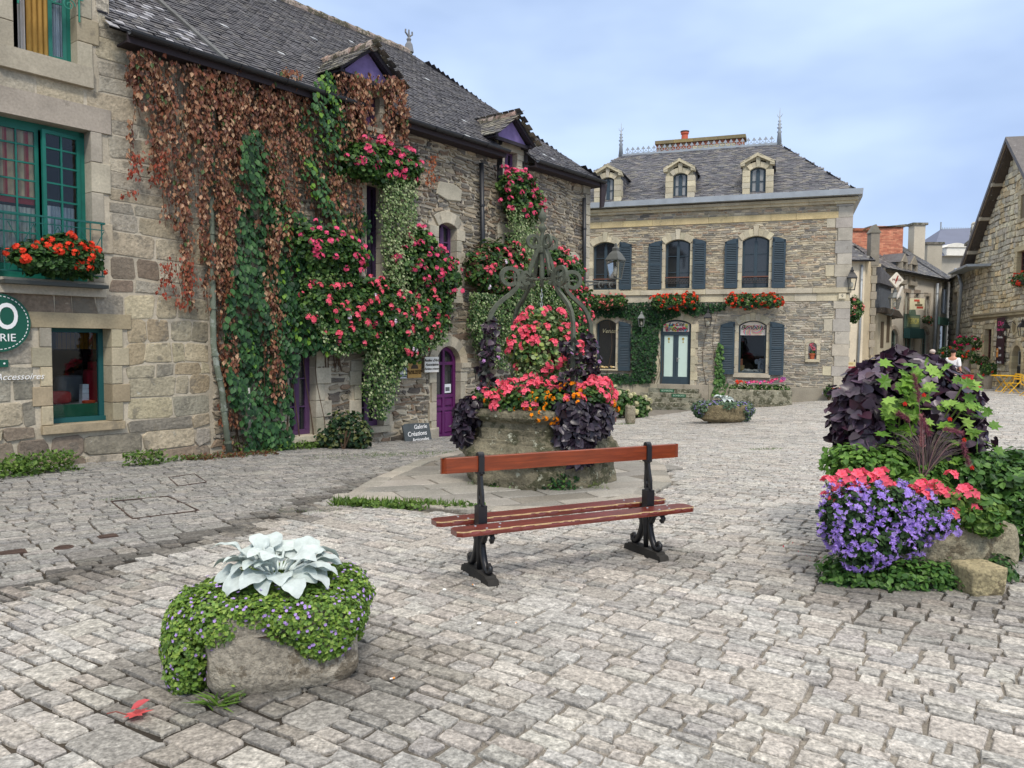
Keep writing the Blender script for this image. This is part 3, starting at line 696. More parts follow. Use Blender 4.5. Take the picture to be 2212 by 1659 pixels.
# railings
def rail_mat(o, *a): return o
r = MB(); x0, x1, z0, z1 = o1; zr = z0+1.02
r.tube([(x0+.0,-.06,zr),(x1+.08,-.06,zr)], .016, 4); r.tube([(x0,-.06,zr-.1),(x1+.08,-.06,zr-.1)], .01, 4)
for sx in (0, 1):
    for k in range(2):
        cx = (x0+.16+k*.2) if not sx else (x1-.12-k*.2); rr = .09-.02*k
        t = np.linspace(0, 1.6*2*PI, 26); r.tube(np.c_[cx+rr*(1-t/12)*np.cos(t), np.full(26,-.06), zr-.13-rr+rr*(1-t/12)*np.sin(t)], .008, 4)
    q = x0+.05 if not sx else x1+.02
    r.tube([(q,-.06,zr),(q,-.06,zr-.42)], .014, 4)
for k in range(10):
    cx = x0+.5+k*(x1-x0-.95)/9; t = np.linspace(0, 2*PI, 14); r.tube(np.c_[cx+.05*np.cos(t), np.full(14,-.06), zr-.05+.045*np.sin(t)], .006, 4)
cx = (x0+x1)/2
for sg in (-1, 1):
    t = np.linspace(0, 1.5*2*PI, 22); r.tube(np.c_[cx+sg*(.07+.06*(1-t/11)*np.cos(t)), np.full(22,-.06), zr-.18+.06*(1-t/11)*np.sin(t)], .008, 4)
r.build('balustrade', mk('verdigris_iron', S(52,132,112), rough=.6), A)
r = MB(); x0, x1, z0, z1 = o2; zr = z0+.86
r.tube([(x0,-.16,zr),(x1+.12,-.16,zr),(x1+.12,.02,zr)], .018, 4); r.tube([(x0,-.16,zr-.1),(x1+.1,-.16,zr-.1)], .01, 4); r.tube([(x0,-.16,z0+.08),(x1+.1,-.16,z0+.08)], .014, 4)
for k in range(9): q = x0+.05+k*(x1+.02-x0)/8; r.tube([(q,-.16,zr),(q,-.16,z0+.08)], .009, 4)
for k in range(4):
    q = x0+.1+k*(x1-x0)/4; r.tube([(q,-.16,zr-.12),(q+(x1-x0)/4,-.16,z0+.1)], .007, 4); r.tube([(q+(x1-x0)/4,-.16,zr-.12),(q,-.16,z0+.1)], .007, 4)
r.build('railing', mk('teal_iron', S(22,92,84), rough=.5), A)
pb_ = MB(); pb_.box(x0, x1+.1, -.3, -.03, z0-.1, z0-.05, S(60,64,60)); pb_.build('balcony_ledge', M['paint'], A)
# wall signs on the house
GRN = mk('sign_green', S(16,84,66), rough=.5)
cu, cz = FL.at(-7, 697); ru = (FL.at(62, 697)[0]-cu); rz_ = (FL.at(0,634)[1]-FL.at(0,760)[1])/2
sg = empty('oval_shop_sign', 'dark green oval shop sign with white letters and a dashed white rim', 'sign', FL.w(cu,-.05,cz), FL.a)
m = MB(); th = np.linspace(0, 2*PI, 49)[:-1]; m.prism([(ru*math.cos(t), rz_*math.sin(t)) for t in th], -.02, .03); m.build('board', GRN, sg)
d_ = MB()
for k in range(44):
    a, b_ = (k+.2)/44*2*PI, (k+.75)/44*2*PI; q = [(s_*math.cos(t)*ru, s_*math.sin(t)*rz_) for s_, t in ((.9,a),(.9,b_),(.925,b_),(.925,a))]; d_.prism(q, -.024, -.019)
d_.build('dashed_rim', M['white'], sg)
k = (FL.at(28,690)[0]-cu); lO = lettering(sg, 'O', .5, FL.at(11,692)[0]-cu, -.024, FL.at(7,686)[1]-cz, M['white'], bold=.006); lO.scale = (.7, 1, 1); lettering(sg, 'ERIE', .15, FL.at(6,732)[0]-cu, -.024, FL.at(6,730)[1]-cz, M['white'])
u_, z_ = FL.at(0, 785); sq = empty('small_green_sign', 'small dark green rectangular sign with a white dot on the stone house', 'sign', FL.w(u_,-.04,z_), FL.a)
m = MB(); m.box(-.35, .085, -.01, .02, -.05, .05); m.build('board', GRN, sq); m = MB(); m.lathe([(.013,0),(.013,.006)], 12); m.xform(R=[[1,0,0],[0,0,-1],[0,1,0]], t=(.035,-.01,0)); m.build('dot', M['white'], sq)
u_, z_ = FL.at(35, 814); tx = empty('wall_lettering', 'white script word Accessoires fixed to the ochre stone wall', 'lettering', FL.w(u_,-.045,z_), FL.a)
lettering(tx, 'Accessoires', .125, .03, 0, 0, M['white'], shear=.35, bold=-.0005)
# things behind the shop glass
def simple(name, label, cat, mb, mat, loc, rz, group=None, smooth=False):
    o = mb.build(name, mat, None, smooth); place(o, loc, rz); return tag(o, label, cat, group)
def rbox(mb, w_, d_, h_, col, r=.2, n=5, c=(0,0,0)):
    # rounded box through a superellipsoid
    th = np.linspace(0, 2*PI, 24, endpoint=False); ph = np.linspace(-PI/2, PI/2, 12); e = r
    f = lambda v, e: np.sign(v)*np.abs(v)**e
    V = [(c[0]+w_/2*f(math.cos(p_), e)*f(math.cos(t), e), c[1]+d_/2*f(math.cos(p_), e)*f(math.sin(t), e), c[2]+h_/2+h_/2*f(math.sin(p_), e)) for p_ in ph for t in th]
    F = [(i*24+j, i*24+(j+1)%24, (i+1)*24+(j+1)%24, (i+1)*24+j) for i in range(11) for j in range(24)]
    return mb.add(V, F, col)
sx = lambda px, py, y: FL.at(px, py, y)
zf = o3[2]+.25
m = MB(); rbox(m, .34, .2, .52, S(170,28,44)); rbox(m, .2, .16, .14, S(170,28,44), c=(0,0,.5))
simple('jacket', 'crimson padded jacket standing at the right of the shop display', 'clothing', m, M['cloth'], FL.w(sx(208,830,.75)[0], .75, zf), FL.a, smooth=True)
m = MB(); rbox(m, .36, .22, .2, S(196,52,56), .5)
simple('red_cushion', 'soft red cushion at the left of the shop display', 'cushion', m, M['cloth'], FL.w(sx(124,860,.7)[0], .7, zf), FL.a, smooth=True)
m = MB(); 
for k in range(4): m.box(-.05+.004*k, .05, -.06, .06, .075*k, .075*k+.07, S(226,226,232))
simple('box_stack', 'stack of small white boxes on the shop window shelf', 'boxes', m, M['paint'], FL.w(sx(181,850,.6)[0], .6, zf), FL.a)
m = MB(); rbox(m, .17, .14, .05, S(220,78,36), .4)
simple('orange_box', 'flat orange box in front of the white box stack', 'box', m, M['paint'], FL.w(sx(192,880,.5)[0], .5, zf), FL.a)
m = MB(); m.box(-.3, .3, 0, .2, 0, .26, S(190,130,30)); 
for k in range(9): m.box(-.29+k*.066, -.285+k*.066, -.01, 0, 0, .26, S(90,60,20))
simple('yellow_cabinet', 'yellow slatted cabinet hanging at the top of the shop window interior', 'cabinet', m, M['paint'], FL.w(sx(165,720,1.2)[0], 1.2, o3[3]-.32), FL.a)
m = MB(); rbox(m, .62, .3, .42, S(120,120,122), .35)
simple('grey_armchair', 'grey armchair in the shop window between the red cushion and the jacket', 'armchair', m, M['cloth'], FL.w(sx(163,840,1.1)[0], 1.1, zf), FL.a, smooth=True)

# --- ivy clad house
B = empty('creeper_house', 'long dark shale stone house with slate roof, purple windows and creeper', 'house', FL.w(0,0,0), FL.a)
SH = [S(118,110,98), S(140,130,112), S(100,94,86), S(152,140,120), S(128,110,92), S(110,106,100), S(162,150,128)]
LIGHT = [S(182,174,154), S(170,164,146), S(188,180,160), S(160,154,138)]
bo = {'up': FL.box(945,482,984,640), 'bal': FL.box(789,400,822,600), 'teal': FL.box(1088,510,1116,600), 'g1': FL.box(622,757,680,941), 'g2': FL.box(778,800,826,922), 'door': FL.box(940,748,992,946),
      'd1': FL.box(789,205,818,276), 'd2': FL.box(1088,328,1115,382)}
bo['d1'] = (bo['d1'][0], bo['d1'][1], max(bo['d1'][2], 5.9), bo['d1'][3])
bo['bal'] = (bo['bal'][0], bo['bal'][1], bo['bal'][2], min(bo['bal'][3], 5.3))
dw = bo['door'][1]-bo['door'][0]
st = MB(); zones = []; DR = {}
for k, rise, jw, alt, th, nj, sill in (('up',.1,.16,.12,.26,6,.14), ('bal',0,.14,.08,.22,6,.1), ('teal',0,.16,.1,.25,4,.1), ('g1',0,.2,.16,.24,5,.12), ('g2',0,.16,.14,.2,4,.12), ('door',dw/2*.999,.16,.06,.24,4,0)):
    st = MB(); zones.append(surround(st, bo[k], rise, jw, alt, th, nj, -.05, .24, LIGHT if k != 'door' else GREY, nv=9 if k == 'door' else 5, sill=sill, key=.0)); st.build('door_surround' if k == 'door' else 'window_surround', M['dressed'], B)
for k in ('d1','d2'): zones.append(rectz(bo[k][0]-.27, bo[k][1]+.27, bo[k][2]-.12, 9)); DR[k] = (bo[k][0]-.3, bo[k][1]+.3)
# imposts and plinths of the arched door
st = MB()
x0, x1, z0, z1 = bo['door']; zs = z1-dw/2
for sg_, e in ((-1, x0), (1, x1)):
    a, b_ = sorted((e-.02*sg_, e+sg_*.3)); st.prism([(a,zs-.1),(b_,zs-.1),(b_,zs+.02),(a,zs+.02)], -.12, .1, GREY[1], bev=.02); st.prism([(a,zs-.18),(b_-.03,zs-.18),(b_-.03,zs-.1),(a,zs-.1)], -.08, .1, GREY[1], bev=.02)
    st.prism([(a,z0-.1),(b_,z0-.1),(b_,z0+.28),(a,z0+.28)], -.13, .1, GREY[3], bev=.03)
st.prism([(x0-.2,z0-.2),(x1+.2,z0-.2),(x1+.2,z0-.002),(x0-.2,z0-.002)], -.45, .3, GREY[1], bev=.02)
st.build('doorway_trim', M['dressed'], B)
warpB = lambda P: P + np.c_[.02*np.sin(P[:,1]*9+P[:,0]*2), .035*np.sin(P[:,0]*1.7+P[:,1]*.8)+.012*np.sin(P[:,0]*6+P[:,1]*5)]
wl = MB()
masonry(wl, uP+.05, uE, -1.0, 2.2, zones, (.06,.17), (.14,.5), SH[:5]+LIGHT[3:], .04, .034, .034, .32, warp=warpB)
masonry(wl, uP+.05, uE, 2.2, ZE, zones, (.05,.12), (.1,.38), SH, .034, .034, .034, .36, warp=warpB)
zq = -1.0
while zq < ZE:
    hq = random.uniform(.24,.36); wq = random.choice((.2,.34)); st2 = wl
    wl.prism([(uE-wq,zq),(uE+.03,zq),(uE+.03,zq+hq-.01),(uE-wq,zq+hq-.01)], -.06, .3, jit(pick(LIGHT), .06), bev=.012); zq += hq
wl.build('wall', M['shale'], B)
b = MB(); backing(b, uP, uE, -1.2, ZE+.05, list(bo.values()), 0, (1,1,1)); b.add([(uE,0,-1.5),(uE,8,-1.5),(uE,8,ZE),(uE,0,ZE)], [(0,1,2,3)]); b.build('mortar_bed', M['lime'], B)
for (px, py, a, h_) in ((968,415,.42,.2), (1236,560,.3,.2)):
    ax = MB(); u_, z_ = FL.at(px, py); ax.prism([(u_-a,z_-.1),(u_-a*.2,z_-h_),(u_+a*.9,z_-h_*.8),(u_+a,z_+.1),(u_+a*.3,z_+h_),(u_-a*.8,z_+h_*.9)], -.06, .05, LIGHT[1], bev=.02)
    ax.build('pale_block', M['dressed'], B)
for k in ('bal','up','teal','d1','d2','g1','g2','door'): pass
for k, op in bo.items(): bz = MB(); bz.box(op[0]-.15, op[1]+.15, .4, .44, op[2]-.1, op[3]+.1); bz.build('room_interior', M['dark'], B)
window(B, bo['up'], .1, .16, M['purple'], 2, 4, pane=M['pane'], label='tall purple window with arched top'); window(B, bo['bal'], 0, .14, mk('dark_plum', S(52,36,66)), 2, 4)
window(B, bo['teal'], 0, .14, mk('petrol_paint', S(22,60,66)), 1, 2, mid=0); window(B, bo['g1'], 0, .16, M['purple'], 2, 3, fw=.08); window(B, bo['g2'], 0, .16, M['purple'], 2, 3, fw=.08)
# door
x0, x1, z0, z1 = bo['door']; zs = z1-dw/2; d = MB(); y0 = .12
zm = z0+.98
d.box(x0, x1, y0+.03, y0+.08, z0, zm); fw = .085
for a, b_ in ((x0, x0+fw), (x1-fw, x1)): d.box(a, b_, y0, y0+.08, z0, zs)
A_ = arcp(x0, x1, zs, dw/2*.999, 16); I_ = arcp(x0+fw, x1-fw, zs, (dw/2-fw)*.999, 16); d.prism(A_+I_[::-1], y0, y0+.08)
for q in (z0, z0+.62, zm-.06, zs-.03): d.box(x0+fw, x1-fw, y0+.004, y0+.07, q, q+.07)
xm = (x0+x1)/2; d.box(xm-.035, xm+.035, y0+.002, y0+.07, z0, z1-fw)
for sx_ in (0, 1):
    a, b_ = (x0+fw+.03, xm-.06) if not sx_ else (xm+.06, x1-fw-.03)
    d.prism([(a,z0+.1),(b_,z0+.1),(b_,z0+.58),(a,z0+.58)], y0+.01, y0+.05, bev=.02); d.prism([(a,z0+.72),(b_,z0+.72),(b_,z0+.88),(a,z0+.88)], y0-.005, y0+.05, bev=.03)
do = d.build('door', mk('door_purple', S(88,30,86), rough=.45, n1=(6,.15)), B); do['label'] = 'arched purple door with glazed top'
g_ = MB(); g_.prism([(x0+.05,zm),(x1-.05,zm)]+arcp(x0+.05, x1-.05, zs, (dw/2-.05)*.999, 16)[::-1], y0+.045, y0+.055); g_.build('pane', M['pane'], do)
g_ = MB(); g_.tube([(x0+.11,y0-.03,z0+.95),(x0+.11,y0-.05,z0+1.07)], .012, 6); g_.build('handle', M['black'], do)
nn_ = MB(); nn_.box(x1-.36, x1-.16, y0-.004, y0-.001, z0+1.02, z0+1.22, S(216,220,222)); nn_.box(x1-.34, x1-.2, y0-.006, y0-.0045, z0+1.06, z0+1.15, S(86,92,92)); nn_.build('paper_notice', M['paint'], do)
# roof
SL = [S(70,70,76), S(60,60,66), S(78,76,80), S(54,54,60), S(84,82,82)]
RY, RZ, EY = 4.0, 9.75, -.36
Ls = math.hypot(RY-EY, RZ-ZE); vv = np.array([0,(RY-EY)/Ls,(RZ-ZE)/Ls]); nv_ = np.array([0,-vv[2],vv[1]])
WR = uE+.15-uA; uH = FL.at(490,130,EY)[0]-uA
zb = MB()
z00 = ZE+(RZ-ZE)*(.1-EY)/(RY-EY); xe = uE+.15-3.25*(.1-EY)/(RY-EY)
zb.add([(uA,.1,z00-.01),(xe,.1,z00-.01),(uE-3.1,RY,RZ-.01),(uA,RY,RZ-.01),(uA,8.3,ZE),(uE+.15,8.3,ZE),(uE+.15,EY,ZE-.01)], [(0,1,2,3),(3,2,5,4),(6,5,2,1)], S(70,70,74))
for a, b_ in ((uA, DR['d1'][0]), (DR['d1'][1], DR['d2'][0]), (DR['d2'][1], xe)): zb.add([(a,EY,ZE-.01),(b_,EY,ZE-.01),(b_,.1,z00-.01),(a,.1,z00-.01)], [(0,1,2,3)], S(70,70,74))
def indorm(a, b):
    r_ = np.zeros(a.shape, bool)
    for k in ('d1','d2'): r_ |= (a+uA > DR[k][0]-.08) & (a+uA < DR[k][1]+.08) & (b < Ls*(.52/(RY-EY)))
    return r_
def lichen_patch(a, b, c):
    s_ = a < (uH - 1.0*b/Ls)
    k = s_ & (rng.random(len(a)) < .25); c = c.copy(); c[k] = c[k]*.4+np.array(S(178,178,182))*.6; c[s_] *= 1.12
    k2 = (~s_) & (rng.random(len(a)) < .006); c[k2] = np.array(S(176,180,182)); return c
slates(zb, (uA,EY,ZE), (1,0,0), vv, nv_, WR, Ls, lambda a, b: (a < WR-(b/Ls)*3.25) & ~indorm(a, b), .16, .11, SL, .08, patch=lichen_patch)
v2 = np.array([-3.25, RY-EY, RZ-ZE]); 
Lh = math.hypot(3.25, RZ-ZE); vh = np.array([-3.25,0,RZ-ZE])/Lh; nh = np.array([vh[2],0,-vh[0]])
slates(zb, (uE+.15,EY,ZE), (0,1,0), vh, nh, 8.66, Lh, lambda a, b: (a > (b/Lh)*(RY-EY)) & (a < 8.66-(b/Lh)*4.3), .2, .125, SL, .13)
zb.build('roof', M['slate'], B)
ri = MB(); RT = [S(150,136,126), S(128,118,108), S(164,150,138), S(112,106,98)]
def ridge_tiles(mb, a, b, r=.13, L=.38, pal=RT):
    a = np.array(a, float); b = np.array(b, float); D = b-a; n = max(1, int(np.linalg.norm(D)/L)); D /= n
    for k in range(n):
        q = a+D*k; mb.tube([q-D*.04, q+D*.5, q+D*1.02], [r*1.12, r, r*.95], 10, jit(pick(pal), .1))
ridge_tiles(ri, (uA,RY,RZ-.03), (uE-3.1,RY,RZ-.03)); ri.build('ridge_tiles', M['oldstone'], B)
hv = MB(); hv.tube([(uA+uH,EY-.03,ZE+.01),(uA+uH-1.0,RY,RZ+.01)], .05, 6); hv.build('zinc_valley', mk('dull_lead', S(92,94,94), rough=.6, n1=(5,.2)), B)
fn = MB(); q = (uE-3.1, RY, RZ); fn.lathe([(.14,0),(.1,.22),(.05,.3),(.07,.36),(.03,.42),(.02,.62)], 8, q, S(120,122,124))
for a in (-.1, .1): fn.tube([(q[0],q[1],q[2]+.42),(q[0]+a*1.3,q[1],q[2]+.52),(q[0]+a*1.2,q[1],q[2]+.6)], .025, 5, S(120,122,124))
fn.build('roof_finial', M['paint'], B)
def gutter(par, a, b, r=.075, mat=None, name='gutter'):
    m = MB(); a, b = np.array(a, float), np.array(b, float); n = 9; th = np.linspace(PI, 2*PI, n)
    d = (b-a)/np.linalg.norm(b-a); s_ = np.array([-d[1], d[0], 0]); V = []
    for q in (a, b):
        for t in th: V.append(q+s_*r*math.cos(t)+np.array([0,0,r*math.sin(t)]))
        for t in th[::-1]: V.append(q+s_*(r-.01)*math.cos(t)+np.array([0,0,(r-.01)*math.sin(t)]))
    k = 2*n; m.add(V, [(i, (i+1)%k, k+(i+1)%k, k+i) for i in range(k)]+[tuple(range(k)), tuple(range(k, 2*k))])
    L = np.linalg.norm(b-a); nn = int(L/.8)
    for i in range(1, nn): q = a+d*L*i/nn; m.tube([q+s_*(r+.006)*math.cos(t)+np.array([0,0,(r+.006)*math.sin(t)]) for t in th], .01, 4)
    return m.build(name, mat or M['black'], par)
gy_ = EY-.07; u1a, u1b, u2a, u2b = DR['d1'][0]-.05, DR['d1'][1]+.05, DR['d2'][0]-.03, DR['d2'][1]+.03
gutter(B, (uA+.1,gy_,ZE), (u1a,gy_,ZE)); gutter(B, (u1b,gy_,ZE), (u2a,gy_,ZE)); gutter(B, (u2b,gy_,ZE), (uE+.2,gy_,ZE))
fb = MB(); fb.box(uA+.1, u1a, EY, EY+.03, ZE-.16, ZE-.01); fb.box(u1b, u2a, EY, EY+.03, ZE-.16, ZE-.01); fb.box(u2b, uE+.2, EY, EY+.03, ZE-.16, ZE-.01); [fb.box(a, b_, EY+.03, 0, ZE-.15, ZE-.12) for a, b_ in ((uA+.1,u1a),(u1b,u2a),(u2b,uE+.2))]
fb.prism([(uE+.05,ZE-.75),(uE+.2,ZE-.7),(uE+.36,ZE-.05),(uE+.05,ZE-.05)], -.4, -.34); fb.box(uE+.1,uE+.36,-.36,3,ZE-.12,ZE-.06)
fb.build('fascia', mk('dark_board', S(52,44,48), rough=.8), B)
# dormers
def dormer(par, win, L, R, ap, eavez=None, board=None, ov=.34, back=2.6, slatepal=SL, wall_l=None):
    """gabled wall dormer; L, R, ap are pixels of the eave ends and the apex of the gable at the front overhang"""
    y = -ov; ul, zl = FL.at(*L, y); ur, zr_ = FL.at(*R, y); ua, za = FL.at(*ap, y); zc = (zl+zr_)/2; um = (ul+ur)/2
    D = empty('dormer', None, None); D.parent = par
    x0, x1, z0, z1 = win; m = MB(); jw = .2
    surround(m, (x0,x1,z0,z1), 0, jw, .05, .22, 4, -.04, .2, LIGHT, sill=.1)
    m.prism([(x0-jw-.08,z1+.18),(x1+jw+.08,z1+.18),(x1+jw+.08,zc-.0),(x0-jw-.08,zc-.0)], -.03, .2, LIGHT[1], bev=.01)
    m.build('dormer_surround', M['dressed'], D)
    window(D, win, 0, .12, M['purple'], 2, 2, fw=.05)
    m = MB(); m.prism([(ul+.14,zc-.02),(ur-.14,zc-.02),(um,za-.1)], -ov+.12, -ov+.2); m.build('gable_board', M['lilac'], D)
    m = MB()
    for e, f_ in ((ul, -1), (ur, 1)):
        q = np.array([um-e, za-zc]); m.prism([(e,zc-.06),(e,zc+.03),(um,za+.03),(um,za-.1)], -ov-.02, -ov+.1)
        m.prism([(e-.0,zc-.08),(e-f_*.12,zc-.08),(e-f_*.12,zc-.02),(e,zc-.02)], -ov, back)
    m.box(ul+.1, ur-.1, -ov+.08, -ov+.13, zc-.1, zc-.02)
    m.build('bargeboard', mk('dark_fascia', S(50,46,54), rough=.8), D)
    m = MB()
    for e, s_ in ((ul, 1), (ur, -1)):
        W = abs(um-e); Hh = za-zc; LL = math.hypot(W, Hh); V = np.array([s_*W, 0, Hh])/LL; N = np.array([-s_*Hh, 0, W])/LL
        y0, y1 = -ov-.04, back
        m.add([(e-s_*.05,y0,zc-.02),(e-s_*.05,y1,zc-.02),(um,y1,za),(um,y0,za)], [(0,1,2,3)], S(70,70,74))
        O = np.array([e-s_*.06, y0, zc-.03]); slates(m, O, (0,1,0), V, N, y1-y0, LL+.05, lambda a, b: (a < y1-y0-.1), .18, .12, [S(120,116,104), S(96,94,92), S(138,134,118), S(84,82,82)], .15)
        # slate hung cheek
        sx_ = x0-jw-.04 if s_ > 0 else x1+jw+.04
        m.add([(sx_,0,z0-.4),(sx_,back,z0-.4),(sx_,back,zc),(sx_,0,zc)], [(0,1,2,3)], S(70,70,74))
        slates(m, (sx_,.02,z0-.3), (0,1,0), (0,0,1), (-s_,0,0), back, zc-z0+.3, lambda a, b: a < back-.2, .2, .12, SL, .12)
    m.build('dormer_roof', M['slate'], D)
    m = MB(); ridge_tiles(m, (um,-ov-.05,za+.0), (um,back,za+.0), .1, .3, [S(176,150,138), S(150,140,126), S(186,170,158)]); m.build('ridge_tiles', M['oldstone'], D)
    return D
d1 = dormer(B, bo['d1'], (735,150), (866,184), (800,98), back=3.2); d1['label'] = 'creeper covered dormer with lilac gable'
d2 = dormer(B, bo['d2'], (1070,290), (1152,311), (1108,247), back=2.6); d2['label'] = 'stone dormer with lilac gable'
# pipes
def pipe(name, label, pts, r, mat, F=FL, y=-.12, clips=True):
    P = [F.w(*(lambda uz, yy: (uz[0], yy, uz[1]))(F.at(px, py, yy), yy)) for (px, py), yy in zip(pts, y if isinstance(y, (list, tuple)) else [y]*len(pts))]
    b0 = np.array(P[-1]); m = MB(); m.tube([np.array(q)-b0 for q in P], r, 10); e = empty(name, label, 'drainpipe', b0, 0); m.build('pipe', mat, e, True)
    for i in range(len(P)-1):
        a, b_ = np.array(P[i])-b0, np.array(P[i+1])-b0; n = max(1, int(np.linalg.norm(b_-a)/1.2))
        for k in range(n): q = a+(b_-a)*(k+.5)/n; d_ = (b_-a)/np.linalg.norm(b_-a); c = MB(); c.tube([q-d_*.02, q+d_*.02], r*1.25, 10); c.build('bracket', mat, e)
    return e
PG_ = mk('old_green_pipe', S(104,112,96), rough=.6, n1=(3,.3), lich=[(6,.55,S(160,166,158),.6)])
pipe('drainpipe', 'weathered green drainpipe leaning at the foot of the creeper', [(463,158),(456,420),(459,590),(461,742),(468,790),(480,845),(488,925),(497,985)], .05, PG_, y=[-.07,-.07,-.2,-.26,-.28,-.28,-.28,-.28])
pipe('drainpipe', 'thin pale pipe at the foot of the green creeper', [(536,838),(541,960)], .03, mk('pale_pipe', S(168,166,160), rough=.5), y=-.2)
pipe('drainpipe', 'black drainpipe right of the purple arched window', [(1040,352),(1043,535),(1043,700),(1040,900)], .055, M['black'])
pipe('drainpipe', 'black drainpipe at the right end of the shale house', [(1262,428),(1262,560),(1259,700),(1255,890)], .055, M['black'])
# ------------------------------------------------------------------ sweet shop house at the back
CB = empty('sweet_shop_house', 'two storey schist house with slate hipped roof, three dormers and blue grey shutters', 'house', FC.w(0,0,0), FC.a)
CL = [S(190,180,154), S(178,170,146), S(198,188,160), S(184,176,156)]; CSH = [S(180,168,144), S(164,154,134), S(188,174,146), S(150,143,130), S(170,148,124), S(196,186,162), S(140,136,128), S(182,173,152)]
zc_ = lambda px, py, y=0: FC.at(px, py, y)[1]
uL = FC.at(1262, 560)[0]-.6; ZC = zc_(1819, 421)          # wall top
O = {'w1': FC.box(1281,523,1332.5,626), 'w2': FC.box(1437,517.5,1490.5,623), 'w3': FC.box(1603,510,1661,622), 'v': FC.box(1287,690,1330.5,797), 'door': FC.box(1425.5,690.5,1492,837.5), 'b': FC.box(1595,692.6,1655,806)}
st = MB(); zones = []
for k, op in O.items():
    st = MB(); zones.append(surround(st, op, .17, .17, .1, .26, 6 if k != 'door' else 8, -.045, .24, CL, nv=7, key=.12 if k[0] == 'w' else .03, sill=0 if k == 'door' else (.16 if k == 'b' else .05))); st.build('door_surround' if k == 'door' else 'window_surround', M['dressed'], CB)
z_pl = zc_(1700, 836); z_s0, z_s1, z_s2 = zc_(1700,651), zc_(1700,634), zc_(1700,623)
z_b0, z_b1 = zc_(1700,476), zc_(1700,462); z_c0 = ZC-.32
tr = MB()
def course(mb, u0, u1, z0, z1, y0, y1, l=1.0, pal=CL):
    u = u0
    while u < u1-.01:
        e = min(u1, u+l*random.uniform(.7,1.3)); e = u1 if u1-e < .3 else e
        mb.prism([(u+.003,z0),(e-.003,z0),(e-.003,z1),(u+.003,z1)], y0, y1, jit(pick(pal), .05), bev=.008); u = e
course(tr, uL, .02, z_s0, z_s1, -.05, .1); course(tr, uL, .08, z_s1+.003, z_s2, -.12, .1)
tr.build('string_course', M['dressed'], CB); tr = MB()
course(tr, uL, -.35, z_b0, z_b1, -.05, .1, 1.1, [S(204,184,138), S(196,178,136)]); tr.build('frieze', M['dressed'], CB); tr = MB()
course(tr, uL, .12, z_c0, z_c0+.1, -.12, .1); course(tr, uL, .2, z_c0+.1, z_c0+.2, -.22, .1, 1.4); tr.build('cornice', M['dressed'], CB); tr = MB()
course(tr, uL, .08, z_pl-1.6, z_pl, -.1, .1, 1.3, [S(168,160,140), S(156,148,132)]); tr.build('plinth', M['dressed'], CB)
qn = MB(); z = z_pl+.0; k = 0; QP = [S(182,176,162), S(170,164,154), S(190,182,164), S(160,156,148)]
while z < z_c0:
    if z_s0-.02 < z < z_s2: z = z_s2; qn.build('quoin', M['dressed'], CB); qn = MB()
    h = random.uniform(.36, .46); zt = min(z+h, z_c0 if z > z_s2-.1 else z_s0); wq = .5 if k % 2 else .42
    if zt-z > .08: qn.prism([(-wq,z),(.06,z),(.06,zt-.008),(-wq,zt-.008)], -.06, .45, jit(pick(QP), .05), bev=.008); qn.prism([(-wq-.3,z+.02),(-wq-.01,z+.02),(-wq-.01,zt-.02),(-wq-.3,zt-.02)], -.04, .1, jit(pick(CL), .06), bev=.01) if k % 4 == 1 else None
    z = zt; k += 1
qn.build('quoin', M['dressed'], CB)
zones += [rectz(uL-1, 1, z_s0-.01, z_s2+.01), rectz(uL-1, 1, z_b0-.01, z_b1+.01), lambda z: (-.46, 1)]
niche = FC.box(1746,740,1764,762+14); zones.append(rectz(niche[0]-.12, niche[1]+.12, niche[2]-.1, niche[3]+.2))
wl = MB(); warpC = lambda P: P + np.c_[.01*np.sin(P[:,1]*9+P[:,0]*2), .014*np.sin(P[:,0]*2.7+P[:,1]*.8)]
pC = lambda u, z: CSH if z > z_s0 else [S(168,161,146), S(152,148,137), S(178,169,150), S(138,136,129), S(160,149,132), S(188,181,164)]
masonry(wl, uL, 0, z_pl, z_c0, zones, (.05,.1), (.12,.42), CSH, .026, .024, .02, .32, ca=.12, warp=warpC, pal2=pC)
wl.build('wall', M['shale'], CB)
b = MB(); backing(b, uL, .04, z_pl-1.6, ZC, list(O.values())+[niche], 0, (1,1,1)); b.add([(.04,0,-1.5),(.04,8,-1.5),(.04,8,ZC),(.04,0,ZC)], [(0,1,2,3)]); b.build('mortar_bed', M['lime'], CB)
for k, op in O.items():
    if k != 'b': bz = MB(); bz.box(op[0]-.15, op[1]+.15, .42, .46, op[2]-.1, op[3]+.1); bz.build('room_interior', M['dark'], CB)
for k in ('w1','w2','w3'):
    op = O[k]; window(CB, op, .17, .15, M['shut'], 2, 3, pane=M['pane'])
    r = MB(); r.tube([(op[0],-.0,op[2]+.42),(op[1],-.0,op[2]+.42)], .03, 4, S(110,74,60))
    n = 9
    for i in range(n):
        c = op[0]+(op[1]-op[0])*(i+.5)/n; t = np.linspace(0, 2*PI, 10); r.tube(np.c_[c+.05*np.cos(t), np.full(10, .02), op[2]+.3+.05*np.sin(t)], .009, 4, S(74,66,60))
        r.tube([(c,.02,op[2]+.4),(c,.02,op[2]+.2)], .007, 4, S(74,66,60))
    r.tube([(op[0],.02,op[2]+.2),(op[1],.02,op[2]+.2)], .01, 4, S(74,66,60)); r.build('balustrade', M['paint'], CB)
